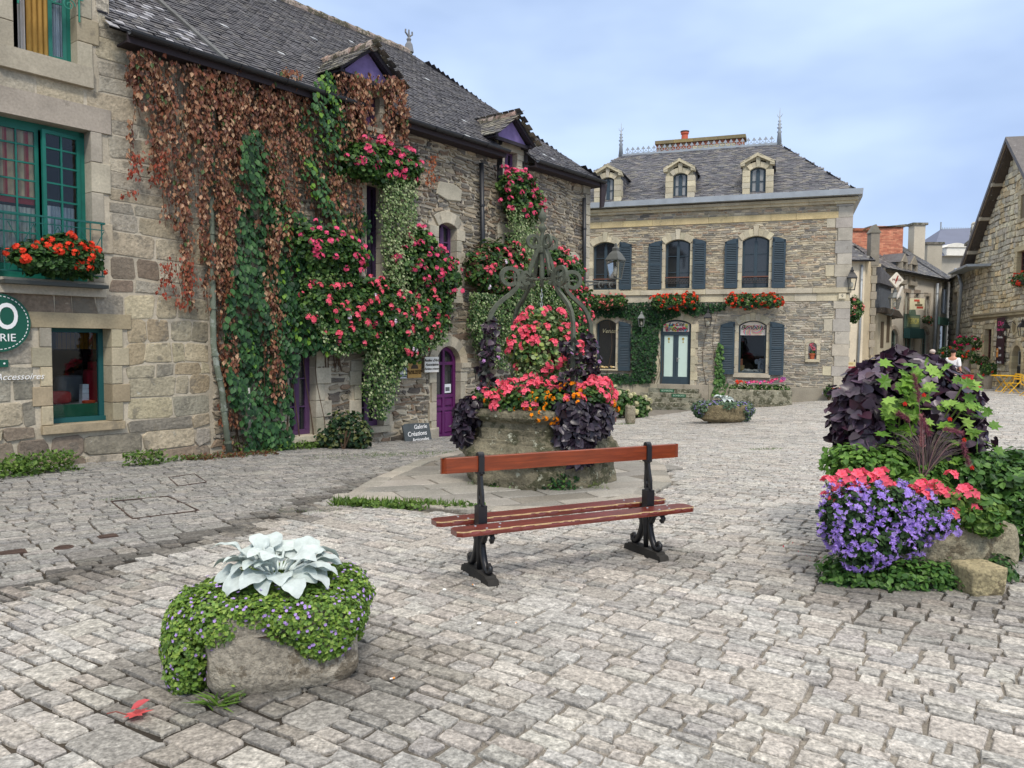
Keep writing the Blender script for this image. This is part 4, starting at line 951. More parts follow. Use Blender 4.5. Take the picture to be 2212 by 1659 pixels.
def shutter(par, bx, op, side, rise=.1, split=.5):
    x0, x1, z0, z1 = bx; m = MB(); y = -.11; fw = .07; zr = z1-rise
    hi, lo = (x1, x0) if side < 0 else (x0, x1)     # hi: the edge beside the window reaches higher
    m.box(x0, x0+fw, y, y+.035, z0, zr-.0 if hi == x0 else zr-.06); m.box(x1-fw, x1, y, y+.035, z0, zr if hi == x1 else zr-.06)
    t = np.linspace(0, 1, 7); c = [(lo+(hi-lo)*q, zr-.06+(.06+rise*.6)*math.sin(q*PI/2)) for q in t]
    m.prism(c+[(hi, zr-.14), (lo, zr-.14)], y, y+.035)
    m.box(x0, x1, y+.001, y+.036, z0, z0+.17); zm = z0+(z1-z0)*split; m.box(x0, x1, y+.001, y+.036, zm-.05, zm+.05)
    for a, b_ in ((z0+.17, zm-.05), (zm+.05, zr-.14)):
        n = max(3, int((b_-a)/.062))
        for i in range(n):
            q = a+(b_-a)*(i+.5)/n; m.add([(x0+fw,y-.004,q-.03),(x1-fw,y-.004,q-.03),(x1-fw,y+.03,q+.022),(x0+fw,y+.03,q+.022),(x0+fw,y+.006,q-.036),(x1-fw,y+.006,q-.036),(x1-fw,y+.04,q+.014),(x0+fw,y+.04,q+.014)], [(0,1,2,3),(4,5,1,0),(7,6,5,4)])
    m.box(x0+fw, x1-fw, y+.04, y+.045, z0+.1, zr-.1); o = m.build('shutter', M['shut'], par)
    h = MB(); 
    for q in (z0+.25, z1-.4): h.box(hi-.03, hi+.03, y-.01, y, q, q+.04)
    h.build('hinge', M['black'], o)
for a, b_, c, d_, s_ in ((1337.6,520,1364,625.6,1), (1400.6,518,1429.7,625,-1), (1496,513,1524.7,624,1), (1565,513,1594,622.5,-1), (1668,508.5,1697,622,1), (1335.6,692,1361.8,801,1), (1555,692.6,1586.6,808.5,-1), (1662,692.6,1693.5,810.5,1)):
    shutter(CB, FC.box(a,b_,c,d_,-.1), None, s_)
# ground floor windows and door
op = O['v']; window(CB, op, .17, .2, M['shut'], 1, 1, fw=.05, mid=0, pane=M['pane'])
op = O['b']; fo = window(CB, op, .17, .2, M['shut'], 1, 1, fw=.04, mid=0, pane=M['glass'])
r_ = MB(); e = .3; zz = op[2]-.02
V = [(op[0]-e,.5,zz),(op[1]+e,.5,zz),(op[1]+e,2.5,zz),(op[0]-e,2.5,zz),(op[0]-e,.5,op[3]),(op[1]+e,.5,op[3]),(op[1]+e,2.5,op[3]),(op[0]-e,2.5,op[3])]
r_.add(V, [(0,1,2,3),(4,5,6,7),(1,2,6,5),(2,3,7,6),(3,0,4,7)]); r_.build('room_interior', M['dark'], CB)
x0, x1, z0, z1 = O['door']; zs = z1-.17; ztr = zc_(1460, 720); y0 = .14
d = MB(); fw = .07
for a, b_ in ((x0, x0+fw), (x1-fw, x1)): d.box(a, b_, y0, y0+.08, z0, zs)
A_ = arcp(x0, x1, zs, .17, 12); I_ = arcp(x0+fw, x1-fw, zs, .1, 12); d.prism(A_+I_[::-1], y0, y0+.08)
d.box(x0+fw, x1-fw, y0-.01, y0+.07, ztr-.08, ztr+.06); d.box(x0+fw, x1-fw, y0+.003, y0+.07, z0, z0+.42); xm = (x0+x1)/2
for a, b_ in ((x0+fw, x0+fw+.07), (xm-.1, xm-.005), (xm+.005, xm+.1), (x1-fw-.07, x1-fw)): d.box(a, b_, y0+.006, y0+.07, z0+.42, ztr-.08)
do = d.build('door', M['shut'], CB)
for a, b_ in ((x0+fw+.07, xm-.1), (xm+.1, x1-fw-.07)):
    g_ = MB(); g_.box(a, b_, y0+.03, y0+.04, z0+.4, ztr-.07); g_.build('pane', M['mint'], do)
    m = MB(); c = (a+b_)/2; m.prism([(c-.05,ztr-.2),(c,ztr-.3),(c+.05,ztr-.2),(c,ztr-.15)], y0+.02, y0+.03); m.prism([(c-.03,ztr-.36),(c+.03,ztr-.36),(c,ztr-.28)], y0+.02, y0+.03); m.build('gilt_motif', mk('gilt', S(168,148,70), rough=.4), do)
m = MB(); m.tube([(xm+.06,y0-.02,z0+1.0),(xm+.06,y0-.05,z0+1.16)], .014, 6, S(150,150,150)); m.tube([(xm+.06,y0-.05,z0+1.12),(xm+.17,y0-.05,z0+1.12)], .012, 6, S(150,150,150)); m.build('handle', M['paint'], do)
# painted panels with lettering
BL = mk('black_lettering', S(24,20,22), rough=.5)
def sweets_panel(par, x0, x1, z0, z1, rise, y, mode, name='sign_panel'):
    m = MB(); poly = [(x0,z0),(x1,z0)]+arcp(x0, x1, z1-rise, rise, 12)[::-1]; m.prism(poly, y, y+.01, S(244,236,226)); pan = m.build(name, M['paint'], par)
    q = MB(); cu, cz = (x0+x1)/2, z0+(z1-z0)*.45
    cols = [S(236,88,130), S(120,190,210), S(250,226,110), S(240,130,160), S(150,200,120), S(236,70,96)]
    if mode:    # lollipop swirl
        R = min(x1-x0, z1-z0)*.36
        for k in range(26):
            a0, a1 = k/26*2*PI, (k+.62)/26*2*PI; rr = R*1.9; pts = []
            for t in np.linspace(0, 1, 7): pts.append((cu+(.1*R+rr*t)*math.cos(a0+2.2*t), cz+(.1*R+rr*t)*math.sin(a0+2.2*t)))
            for t in np.linspace(1, 0, 7): pts.append((cu+(.1*R+rr*t)*math.cos(a1+2.2*t), cz+(.1*R+rr*t)*math.sin(a1+2.2*t)))
            pts = [(min(max(a, x0+.01), x1-.01), min(max(b__, z0+.01), z1-rise*.8)) for a, b__ in pts]
            q.add([(a, y-.002-.00005*k, b__) for a, b__ in pts], [(i, i+1, 12-i, 13-i) for i in range(6)], cols[k % 6])
    else:
        for k in range(90):
            a, b__ = random.uniform(x0+.05, x1-.05), random.uniform(z0+.04, z1-rise); r0 = random.uniform(.02, .055); th = np.linspace(0, 2*PI, 9)[:-1]
            q.add([(a+r0*math.cos(t), y-.001-.0001*k, b__+r0*math.sin(t)) for t in th], [tuple(range(8))], jit(cols[k % 6], .1))
    q.build('sweets_artwork', M['paint'], pan); return pan
op = O['b']; zt = zc_(1625, 724); pn = sweets_panel(CB, op[0]+.05, op[1]-.05, zt, op[3]-.04, .15, .19, 1)
lettering(pn, 'Bonbons', .245, (op[0]+op[1])/2, .183, zt+.29, BL, shear=.35, bold=.002)
op = O['door']; pn = sweets_panel(CB, op[0]+.09, op[1]-.09, ztr+.07, op[3]-.07, .1, .15, 0)
lettering(pn, 'La Cité', .2, (op[0]+op[1])/2, .135, ztr+.34, BL, shear=.35, bold=.002); lettering(pn, 'du Bonbon', .19, (op[0]+op[1])/2, .135, ztr+.16, BL, shear=.35, bold=.002)
op = O['v']; tv = empty('window_lettering', 'cream script word Vente on the dark shop window behind the well', 'lettering', FC.w((op[0]+op[1])/2+.06, .19, zc_(1308,715)), FC.a)
lettering(tv, 'Vente', .24, 0, 0, 0, mk('cream_lettering', S(214,206,170)), shear=.35)
u_, z_ = FC.at(1819, 716); tv = empty('house_number', 'small cream house number tile on the right quoin of the sweet shop', 'number plate', FC.w(FC.at(1816,716)[0], -.075, z_-.0), FC.a)
z9 = zc_(1770, 717)
tv.location = FC.w(FC.at(1305.6+511,716.8)[0], -.13, FC.at(1816.6,640)[1]-0)
m = MB(); m.box(-.12, .12, 0, .02, -.09, .09, S(214,204,176)); m.build('tile', M['paint'], tv); lettering(tv, '9', .16, 0, -.004, 0, mk('grey_lettering', S(120,116,108)))
# things in the sweet shop window
zz = O['b'][2]; 
PLm = mk('plush', S(140,144,152), rough=1, n1=(20,.1))
u_, _ = FC.at(1647, 785, .6); el = empty('plush_elephant', 'grey plush elephant sitting in the right corner of the sweet shop window', 'soft toy', FC.w(u_, .6, zz+.02), FC.a)
m = MB()
rbox(m, .34, .3, .36, (1,1,1), .8); rbox(m, .26, .24, .26, (1,1,1), .9, c=(-.04,-.05,.28)); m.tube([(-.08,-.14,.4),(-.12,-.22,.32),(-.12,-.25,.2),(-.08,-.27,.12)], [.06,.05,.04,.03], 8)
rbox(m, .12, .2, .1, (1,1,1), .9, c=(-.12,-.14,0)); rbox(m, .12, .2, .1, (1,1,1), .9, c=(.12,-.14,0)); m.build('body', PLm, el, True)
for sg_ in (-1, 1):
    m = MB(); rbox(m, .17, .04, .2, (1,1,1), .9, c=(-.04+sg_*.16,-.03,.3)); m.build('ear', PLm, el, True)
m = MB(); nn = 70
for k in range(nn): rbox(m, .1, .08, .05, jit(S(236,222,206), .05), .7, c=(random.uniform(-.55,.35), random.uniform(-.12,.12), random.uniform(0,.1)*(1-abs(k/nn-.5))))
e_ = m.build('sweets_heap', M['paint']); place(e_, FC.w(FC.at(1625,800,.5)[0], .5, zz+.02), FC.a); tag(e_, 'heap of pale sweets along the bottom of the sweet shop window', 'sweets', kind='stuff')
m = MB(); m.lathe([(.08,0),(.11,.1),(.12,.26)], 14, col=S(176,146,96)); m.tube([(0,0,.2),(.0,.0,.5)], .05, 8, S(190,120,90)); simple('wicker_basket', 'small wicker basket at the left of the sweet shop window', 'basket', m, M['cloth'], FC.w(FC.at(1601,795,.45)[0], .45, zz+.02), FC.a)
m = MB()
for k in range(26): rbox(m, .09, .07, .05, jit(pick([S(226,206,150), S(200,170,120), S(236,226,200)]), .05), .7, c=(random.uniform(-.4,.4), random.uniform(-.06,.06), random.uniform(0,.05)))
e_ = m.build('sweets_heap', M['paint']); place(e_, FC.w(FC.at(1306,793,.17)[0], .13, O['v'][2]+.03), FC.a); tag(e_, 'row of yellow sweets on the sill of the dark window marked Vente', 'sweets', kind='stuff')
# roof
SLC = [S(100,100,105), S(90,90,96), S(110,108,108), S(82,84,90), S(120,117,111)]
EYc, RYc = -.3, 4.2; zr1 = FC.at(1683,311,RYc)[1]; zr0 = FC.at(1341,338,RYc)[1]; RZc = (zr0+zr1)/2; ur0, ur1 = FC.at(1341,338,RYc)[0], FC.at(1683,311,RYc)[0]
ZEc = ZC+.02; Lc = math.hypot(RYc-EYc, RZc-ZEc); vc = np.array([0,(RYc-EYc)/Lc,(RZc-ZEc)/Lc]); nc = np.array([0,-vc[2],vc[1]]); ue = .22
hipR = ue-ur1; u0c = ur0-hipR
m = MB(); m.add([(u0c,EYc,ZEc),(ue,EYc,ZEc),(ur1,RYc,RZc),(ur0,RYc,RZc),(ue,8.7,ZEc),(u0c,8.7,ZEc)], [(0,1,2,3),(1,4,2),(3,2,4,5),(0,3,5)], S(84,84,88))
slates(m, (u0c,EYc,ZEc+.01), (1,0,0), vc, nc, ue-u0c, Lc, lambda a, b: (a > b/Lc*(ur0-u0c)) & (a < (ue-u0c)-b/Lc*hipR), .22, .12, SLC, .12, th=.016)
Lh = math.hypot(hipR, RZc-ZEc); vh = np.array([-hipR,0,RZc-ZEc])/Lh
slates(m, (ue,EYc,ZEc+.01), (0,1,0), vh, (vh[2],0,-vh[0]), 9, Lh, lambda a, b: (a > b/Lh*(RYc-EYc)) & (a < 9-b/Lh*4.5), .22, .12, SLC, .12)
m.build('roof', M['slate'], CB)
m = MB(); ga, gb = zc_(1819,424,-.42), zc_(1819,413,-.42); m.prism([(uL,ZEc-.1),(.32,ZEc-.1),(.34,ZEc+.1),(uL,ZEc+.1)], -.48, -.2); 
for k in range(8): m.box(uL+.6+k*1.3, uL+.62+k*1.3, -.486, -.2, ZEc-.1, ZEc+.105)
m.box(.18,.34,-.2,8.5,ZEc-.13,ZEc+.1)
m.build('zinc_gutter', M['zinc'], CB)
m = MB(); m.prism([(ur0-.1,RZc-.04),(ur1+.1,RZc-.04),(ur1+.1,RZc+.07),(ur0-.1,RZc+.07)], RYc-.07, RYc+.07)
n = 27
for k in range(n):
    c = ur0+.3+(ur1-ur0-.6)*k/(n-1); z = RZc+.07; m.tube([(c,RYc,z),(c,RYc,z+.22)], .018, 4)
    m.prism([(c-.09,z+.16),(c+.09,z+.16),(c,z+.3)], RYc-.012, RYc+.012)
    th = np.linspace(PI, 2*PI, 8); m.tube([(c+.11*math.cos(t), RYc, z+.13+.1*math.sin(t)) for t in th], .014, 4)
m.build('ridge_cresting', M['zinc'], CB)
for u_, px, py in ((ur0, 1337, 265), (ur1, 1682, 233)):
    m = MB(); ht = FC.at(px, py, RYc)[1]-RZc; m.lathe([(.11,-.05),(.07,.45),(.1,.5),(.04,.6),(.11,.68),(.035,.74),(.085,.82),(.03,.88),(.07,.95),(.025,1.0),(.035,1.1),(.02,ht*.75),(.006,ht)], 12, (u_,RYc,RZc))
    m.tube([(u_,RYc,RZc+ht*.72),(u_+.09,RYc,RZc+ht*.8),(u_+.1,RYc,RZc+ht*.84)], .012, 4); m.tube([(u_,RYc,RZc+ht*.72),(u_-.09,RYc,RZc+ht*.78),(u_-.1,RYc,RZc+ht*.83)], .012, 4); m.build('roof_finial', M['zinc'], CB, True)
yc = 5.4; ca, cz0 = FC.at(1418,310,yc); cb_, _ = FC.at(1608,300,yc); zt = FC.at(1510,298,yc)[1]
m = MB(); course(m, ca, cb_, RZc-1.2, RZc-.9, yc, yc+.7, .8, [S(150,110,84)])
z = RZc-.9
while z < zt-.16:
    u = ca
    while u < cb_-.02:
        l = min(.23, cb_-u); pal = [S(170,104,78), S(154,92,70), S(150,130,104)] if not (ca+1.6 < u < ca+3.4 and z < zt-.4) else [S(196,186,150)]; m.prism([(u+.006,z+.006),(u+l-.006,z+.006),(u+l-.006,z+.072),(u+.006,z+.072)], yc, yc+.66, jit(pick(pal), .12)); u += l
    z += .078
course(m, ca-.06, cb_+.06, zt-.15, zt, yc-.08, yc+.8, .9, [S(150,134,92), S(132,120,90)]); ch = m.build('chimney', M['brick'], CB)
m = MB(); m.lathe([(.16,0),(.14,.3),(.18,.32),(.18,.4)], 14, (FC.at(1477,290,yc)[0], yc+.35, zt-.01), S(190,92,66)); m.lathe([(.2,.4),(.2,.44)], 14, (FC.at(1477,290,yc)[0], yc+.35, zt), S(90,80,76)); m.build('chimney_pot', M['paint'], ch)
for (l, r2, apx, ap, eav, bot, wx0, wx1, wt, wb) in ((1283,1343,1311.4,355,375,440,1298.5,1326,383,437.6), (1437.5,1499.5,1468.8,342.6,364,432,1453.4,1484.5,373.4,428), (1603.7,1670.7,1638.8,330.6,351,422.5,1620,1654,361,419)):
    y = -.06; D = empty('dormer', None, None); D.parent = CB
    a, b_, z0, z1 = FC.box(l, eav, r2-3, bot, y); w_ = FC.box(wx0, wt, wx1, wb, y); za = FC.at(apx, ap, y-.1)[1]; um = (a+b_)/2
    z0 = min(z0, ZEc+.02)
    m = MB(); surround(m, (w_[0], w_[1], max(w_[2], z0+.1), w_[3]), .1, w_[0]-a, 0, .2, 4, y, y+.35, CL, nv=5, key=.18)
    m.prism([(a,w_[3]-.1),(w_[0]-.0,w_[3]-.1),(w_[0]+.0,w_[3]+.22),(um,w_[3]+.3),(w_[1],w_[3]+.22),(w_[1],w_[3]-.1),(b_,w_[3]-.1),(b_,z1),(um,za-.1),(a,z1)], y+.06, y+.3, CL[1])
    m.build('dormer_front', M['dressed'], D)
    m = MB()
    for e, s_ in ((a-.08, 1), (b_+.08, -1)):
        m.prism([(e,z1-.08),(e,z1+.03),(um,za+.03),(um,za-.09)], y-.1, y+.1, CL[2]); m.prism([(e,z1-.08),(e+s_*.16,z1-.0),(e+s_*.16,z1-.1),(e,z1-.12)], y-.09, y+.2, CL[1])
    m.build('pediment', M['dressed'], D)
    m = MB(); rise_ = (za-z1); yb = 2.6
    for e, s_ in ((a-.06, 1), (b_+.06, -1)):
        m.add([(e,y+.1,z1),(e,yb,z1),(um,yb,za),(um,y+.1,za)], [(0,1,2,3)], S(84,84,88)); m.add([(e+s_*.06,y+.3,z0),(e+s_*.06,yb,z0),(e+s_*.06,yb,z1),(e+s_*.06,y+.3,z1)], [(0,1,2,3)], S(84,84,88))
        LL = math.hypot(um-e, rise_); slates(m, (e-s_*.04,y+.08,z1-.02), (0,1,0), ((um-e)/LL,0,rise_/LL), (-s_*rise_/LL,0,abs(um-e)/LL), yb, LL, lambda a_, b2: a_ < yb-.2, .2, .12, SLC, .12)
        slates(m, (e+s_*.06,y+.32,z0), (0,1,0), (0,0,1), (-s_,0,0), yb, z1-z0, lambda a_, b2: a_ < yb-.5, .2, .12, SLC, .12)
    m.build('dormer_roof', M['slate'], D)
    window(D, (w_[0], w_[1], max(w_[2], z0+.1), w_[3]), .1, .08, M['shut'], 2, 2, fw=.05, mid=.07, pane=M['pane2'])
# steps
sb = FC.box(1400, 838, 1496, 888, -1.0); stp = MB(); zt = z0 = O['door'][2]-.02; dz = .155
su0, su1 = O['door'][0]-.35, O['door'][1]+.35; step_d = .33; zg = float(gz(*FC.w((su0+su1)/2, -1.6, 0)[:2])); ns = max(4, int(math.ceil((zt-zg)/dz)))
for k in range(ns):
    a, b_ = su0-.42*k*.6, su1+.12*k; zk = zt-k*dz; yk = -.12-step_d*(k+1)
    course(stp, a, b_, zk-dz+.003, zk, yk, 0 if k == 0 else yk+step_d+.02, 1.1, [S(140,138,122), S(124,124,110), S(150,146,128)])
    stp.box(a+.03, b_-.03, yk+.05, -.02, zk-dz*2, zk-.02, S(120,118,106))
stp.build('step', M['oldstone'], CB)
for px, py, k in ((1441, 854, 1), (1466, 866, 2)):
    u_ = FC.at(px, py, -.12-step_d*k)[0]; e = empty('step_plaque', ['','green enamel plaque on the upper riser of the sweet shop steps','green enamel plaque on the lower riser of the sweet shop steps'][k], 'plaque', FC.w(u_, -.13-step_d*(k), zt-(k-.5)*dz), FC.a)
    m = MB(); m.box(-.26, .26, -.008, .01, -.06, .06); m.build('board', mk('plaque_green', S(26,92,62), rough=.4), e); lettering(e, 'BONBONS', .09, 0, -.01, 0, mk('pale_lettering', S(190,210,190)))
# niche with flower pot
x0, x1, z0, z1 = niche; nc_ = empty('wall_niche', 'small arched stone niche in the schist wall holding a flower pot', 'niche', FC.w((x0+x1)/2, 0, z0), FC.a)
w2 = (x1-x0)/2; m = MB(); surround(m, (-w2, w2, 0, z1-z0), w2*.9, .1, 0, .1, 3, -.05, .05, CL, nv=5, sill=.1); m.build('surround', M['dressed'], nc_); m = MB(); m.box(-w2-.05, w2+.05, .24, .26, -.05, z1-z0+.05); m.box(-w2, w2, .02, .24, -.04, 0); m.build('back', M['dressed'], nc_)
m = MB(); m.lathe([(.07,0),(.1,.17),(.12,.17),(.12,.21),(.09,.21)], 14, col=S(176,92,60)); e = empty('flower_pot', 'terracotta pot with a pink flower standing in the wall niche', 'flower pot', FC.w((x0+x1)/2, .08, z0), FC.a); m.build('pot', M['paint'], e)
m = MB(); foliage(m, [(0,0,.3,.09,.08,.1)], 90, .06, PG); m.build('foliage', M['leaf'], e); bloom(e, heads('pink', S(246,130,150)), np.array([(0,-.05,.42),(-.04,-.06,.52),(.04,-.04,.36)]), np.array([(0,-1,.3)]*3), 1, 1.4)
# ------------------------------------------------------------------ street and houses at the right
def bld(name, label, F, cat='house'): return empty(name, label, cat, F.w(0,0,0), F.a)
def wallbox(par, u0, u1, z0, z1, holes, mat, col, depth=5, name='wall'):
    m = MB(); backing(m, u0, u1, z0, z1, holes, 0, col)
    for u in (u0, u1): m.add([(u,0,z0),(u,depth,z0),(u,depth,z1),(u,0,z1)], [(0,1,2,3)], col)
    for h in holes: x0, x1, a, b = h; m.add([(x0,0,a),(x1,0,a),(x1,.2,a),(x0,.2,a),(x0,0,b),(x1,0,b),(x1,.2,b),(x0,.2,b)], [(0,1,2,3),(4,7,6,5),(0,3,7,4),(1,5,6,2)], col)
    return m.build(name, mat, par)
def saddle(par, u0, u1, ze, zr, yr, ey=-.3, mat=None, hipl=0, hipr=0, pal=None, sw=.24, name='roof', back=None):
    m = MB(); yb = back or 2*yr; L = math.hypot(yr-ey, zr-ze); v = np.array([0,(yr-ey)/L,(zr-ze)/L]); n = np.array([0,-v[2],v[1]])
    m.add([(u0,ey,ze),(u1,ey,ze),(u1-hipr,yr,zr),(u0+hipl,yr,zr),(u1,yb,ze),(u0,yb,ze)], [(0,1,2,3),(1,4,2),(3,2,4,5),(0,3,5)], S(80,80,84))
    slates(m, (u0,ey,ze+.01), (1,0,0), v, n, u1-u0, L, lambda a, b: (a > b/L*hipl) & (a < (u1-u0)-b/L*hipr), sw, .16, pal or SLC, .13)
    if hipr: Lh = math.hypot(hipr, zr-ze); vh = np.array([-hipr,0,zr-ze])/Lh; slates(m, (u1,ey,ze+.01), (0,1,0), vh, (vh[2],0,-vh[0]), yb-ey, Lh, lambda a, b: (a > b/Lh*(yr-ey)) & (a < (yb-ey)-b/Lh*(yb-yr)), sw, .16, pal or SLC, .13)
    return m.build(name, M['slate'], par)
RB = S(228,216,192)
DARKSL = [S(96,96,100), S(86,86,90), S(112,110,108), S(130,128,122)]
# beige rendered house
FE = Fac(16.0, 40.1, math.atan2(-.05, 1)); Eh = bld('rendered_house', 'cream rendered house with grey downpipe just right of the sweet shop', FE)
eu = FE.at(1868, 600)[0]; ez = FE.at(1850, 563)[1]
wallbox(Eh, -1, eu, -1.2, ez, [], M['render'], RB, .5)
FE2 = Fac(*FE.w(eu,0,0)[:2], math.atan2(.69,.72)); rz2 = FE2.a-FE.a
m = MB(); m.add([(eu,0,-1.2),(eu+2.1*math.cos(rz2),2.1*math.sin(rz2),-1.2),(eu+2.1*math.cos(rz2),2.1*math.sin(rz2),ez),(eu,0,ez)], [(0,1,2,3)], S(206,192,164)); m.build('side_wall', M['render'], Eh)
m = MB(); cu_ = eu+1.0*math.cos(rz2); cv_ = 1.0*math.sin(rz2)
for k in range(12): q = 1.2+k*.42; w_ = .16 if k % 2 else .1; m.box(cu_-w_, cu_+w_, cv_-.2, cv_+.02, q, q+.4, jit(S(160,152,136), .06))
m.box(cu_-.22, cu_+.22, cv_-.22, cv_+.3, ez-.2, ez+1.5, S(140,134,122)); m.prism([(cu_-.28,ez+1.5),(cu_+.28,ez+1.5),(cu_,ez+1.95)], cv_-.26, cv_+.3, S(128,124,112)); m.build('stone_pier', M['dressed'], Eh)
saddle(Eh, -1.3, eu+.3, ez, ez+2.6, 3.2, hipr=1.9, pal=DARKSL)
gutter(Eh, (-1.3,-.34,ez), (eu+.35,-.34,ez), .08, M['black']); 
pipe('drainpipe', 'grey drainpipe on the cream rendered house', [(1862,572),(1858,700),(1851,830)], .06, M['zinc'], FE, -.1)
m = MB(); 
for k in range(8): m.box(-.3, .0-(k % 2)*.12+.05, -.03, 0, -.3+k*.42, .08+k*.42, jit(S(168,164,150), .05))
m.xform(t=(FE.at(1822,700)[0]+.3,0,.2)); m.build('quoin', M['dressed'], Eh)
# brick chimneys, pale chimneys and far slate roof
def stack(label, x0, x1, y0, y1, dep, mat, col, cap, brick=False, slope=0, th=.8, name='chimney'):
    a, b = P3(x0, y1, dep), P3(x1, y1, dep); w_ = b[0]-a[0]; zt = P3((x0+x1)/2, y0, dep)[2]; zb = a[2]-2.5; e = empty(name, label, 'chimney', (a[0], dep, zb), 0)
    m = MB()
    if brick:
        z = 0; H_ = zt-zb-.15; k = 0
        while z < H_-.02:
            u = -.11 if k % 2 else 0
            while u < w_-.01:
                u1 = min(w_, u+.22); u0 = max(0, u); m.prism([(u0+.005,z+.005),(u1-.005,z+.005),(u1-.005,z+.07),(u0+.005,z+.07)], 0, th, jit(pick([S(206,134,106), S(192,122,98), S(216,150,120)]), .06)); u += .22
            z += .075; k += 1
        m.box(.01, w_-.01, .01, th-.01, 0, H_, S(170,150,130))
    else: m.box(0, w_, 0, th, 0, zt-zb-.12, col)
    m.build('stack', mat, e); m = MB(); m.prism([(-.14,zt-zb-.15),(w_+.14,zt-zb-.15),(w_+.14,zt-zb),(-.14,zt-zb-slope)], -.1, th+.1, cap, bev=.02); m.build('coping', M['oldstone'], e)
stack('tall brick chimney wall with dark coping above the street roofs', 1879, 1950, 484, 540, 45, M['brick'], None, S(130,124,112), True, slope=.25)
stack('lower brick chimney beside the corner of the sweet shop', 1826, 1878, 493, 522, 44.4, M['brick'], None, S(180,110,80), True)
stack('pale square rendered chimney standing against the sky', 1974, 1998, 481, 530, 53, M['render'], S(196,186,166), S(150,144,132))
stack('low broad chimney with stone coping left of the far blue slate roof', 2003, 2035, 523, 552, 57, M['render'], S(176,168,150), S(120,114,104))
a = P3(2042, 493, 95); b_ = P3(2130, 489, 95); fl = P3(2012, 552, 91); zb = fl[2]
FR = bld('slate_roofed_building', 'far building with a plain blue grey slate roof and pale dormer', Fac(fl[0], 91, 0), 'building')
W = P3(2160,552,91)[0]-fl[0]; m = MB(); m.add([(0,0,zb),(W,0,zb),(b_[0]-fl[0],5,b_[2]),(a[0]-fl[0],5,a[2]),(0,11,zb),(W,11,zb)], [(0,1,2,3),(3,2,5,4),(0,3,4),(1,5,2)], S(104,110,128)); m.build('roof', mk('far_slate', rough=.7, n1=(1,.06)), FR)
m = MB(); m.box(.2, W-.2, .4, 10, -2, zb+.02, S(170,164,150)); m.build('wall', M['render'], FR)
m = MB(); q = P3(2052,545,90)[0]-fl[0]; m.box(q, q+2.3, -.3, 2, zb, zb+.95, S(226,222,210)); m.prism([(q-.2,zb+.95)]+arcp(q-.2,q+2.5,zb+.95,.5,8)+[(q+2.5,zb+.95)], -.45, 2, S(226,222,210)); m.build('dormer', M['render'], FR)
m = MB()
for k in range(24): x = a[0]-fl[0]+(b_[0]-a[0])*k/23; m.prism([(x-.08,a[2]),(x+.08,a[2]),(x,a[2]+.3)], 5-.02, 5.02)
m.tube([(a[0]-fl[0],5,a[2]),(a[0]-fl[0],5,a[2]+.9)], .1, 6); m.build('ridge_cresting', M['zinc'], FR)
# shop house with arched openings
FF = Fac(20.1, 42.2, math.atan2(.691,.723)); Fh = bld('arched_shop_house', 'grey rendered street house with arched shop openings and slate dormers', FF)
fe = 5.93; fu = FF.at(2028, 640)[0]; fl0 = FF.at(1903,640)[0]
def fb_(x0,y0,x1,y1): return FF.box(x0,y0,x1,y1)
fo_ = [fb_(1921,711,1938,800), fb_(1953,718,1972,800), fb_(1990,712,2004,800), fb_(1955,632,1963,680), fb_(1977,634,1984,660), fb_(1999,640,2006,686), fb_(1931,628,1937,650)]
wallbox(Fh, fl0, fu, -1.5, fe, fo_, M['render'], S(208,200,184))
for i, op in enumerate(fo_):
    m = MB(); surround(m, op, .35 if i in (0, 2) else 0, .16, .06, .22, 5, -.03, .1, [S(164,154,136), S(174,164,148), S(154,140,124)], nv=5); m.build('surround', M['dressed'], Fh)
    window(Fh, op, .3 if i in (0, 2) else 0, .14, mk('sage_paint', S(150,160,148)) if i > 2 else mk('shop_sage', S(120,140,128)), 2, 3, pane=M['pane2'] if i > 2 else M['pane'])
saddle(Fh, fl0-.2, fu+.3, fe, 9.1, 4.2, pal=DARKSL); m = MB(); m.prism([(fl0-.2,fe-.16),(fu+.3,fe-.16),(fu+.3,fe),(fl0-.2,fe)], -.26, 0, S(130,124,112)); m.build('cornice', M['dressed'], Fh); gutter(Fh, (fl0-.2,-.34,fe), (fu+.3,-.34,fe), .08)
for x0, x1, yt, yb_, ya in ((1938+6, 1953, 612, 566, 546+2), (1963.5, 1975, 614, 572, 553)):
    u0, u1, z0, z1 = FF.box(x0, yb_, x1, yt, 0); D = empty('dormer', None, None); D.parent = Fh; za = FF.at((x0+x1)/2, ya, 0)[1]; z0 = fe-.45
    m = MB(); m.box(u0-.12, u0+.06, -.14, .2, z0, z1, S(158,150,134)); m.box(u1-.06, u1+.12, -.14, .2, z0, z1, S(158,150,134)); m.prism([(u0-.14,z1),(u1+.14,z1),((u0+u1)/2,za)], -.16, .2, S(150,142,126)); m.prism([(u0-.1,z0-.25),(u1+.1,z0-.25),(u1+.12,z0),(u0-.12,z0)], -.18, .1, S(158,150,134), bev=.04); m.build('dormer_surround', M['dressed'], D)
    m = MB(); m.box(u0+.06, u1-.06, .02, .04, z0, z1); m.build('pane', M['pane2'], D)
    m = MB(); yb2 = 3.2
    for s_, e in ((1, u0-.12), (-1, u1+.12)): m.add([(e,.1,z0),(e,yb2,z0),(e,yb2,z1),(e,.1,z1)], [(0,1,2,3)], S(84,90,98)); m.add([(e-s_*.1,-.1,z1-.02),(e-s_*.1,yb2,z1-.02),((u0+u1)/2,yb2,za+.04),((u0+u1)/2,-.1,za+.04)], [(0,1,2,3)], S(96,96,98))
    m.build('dormer_roof', M['slate'], D)
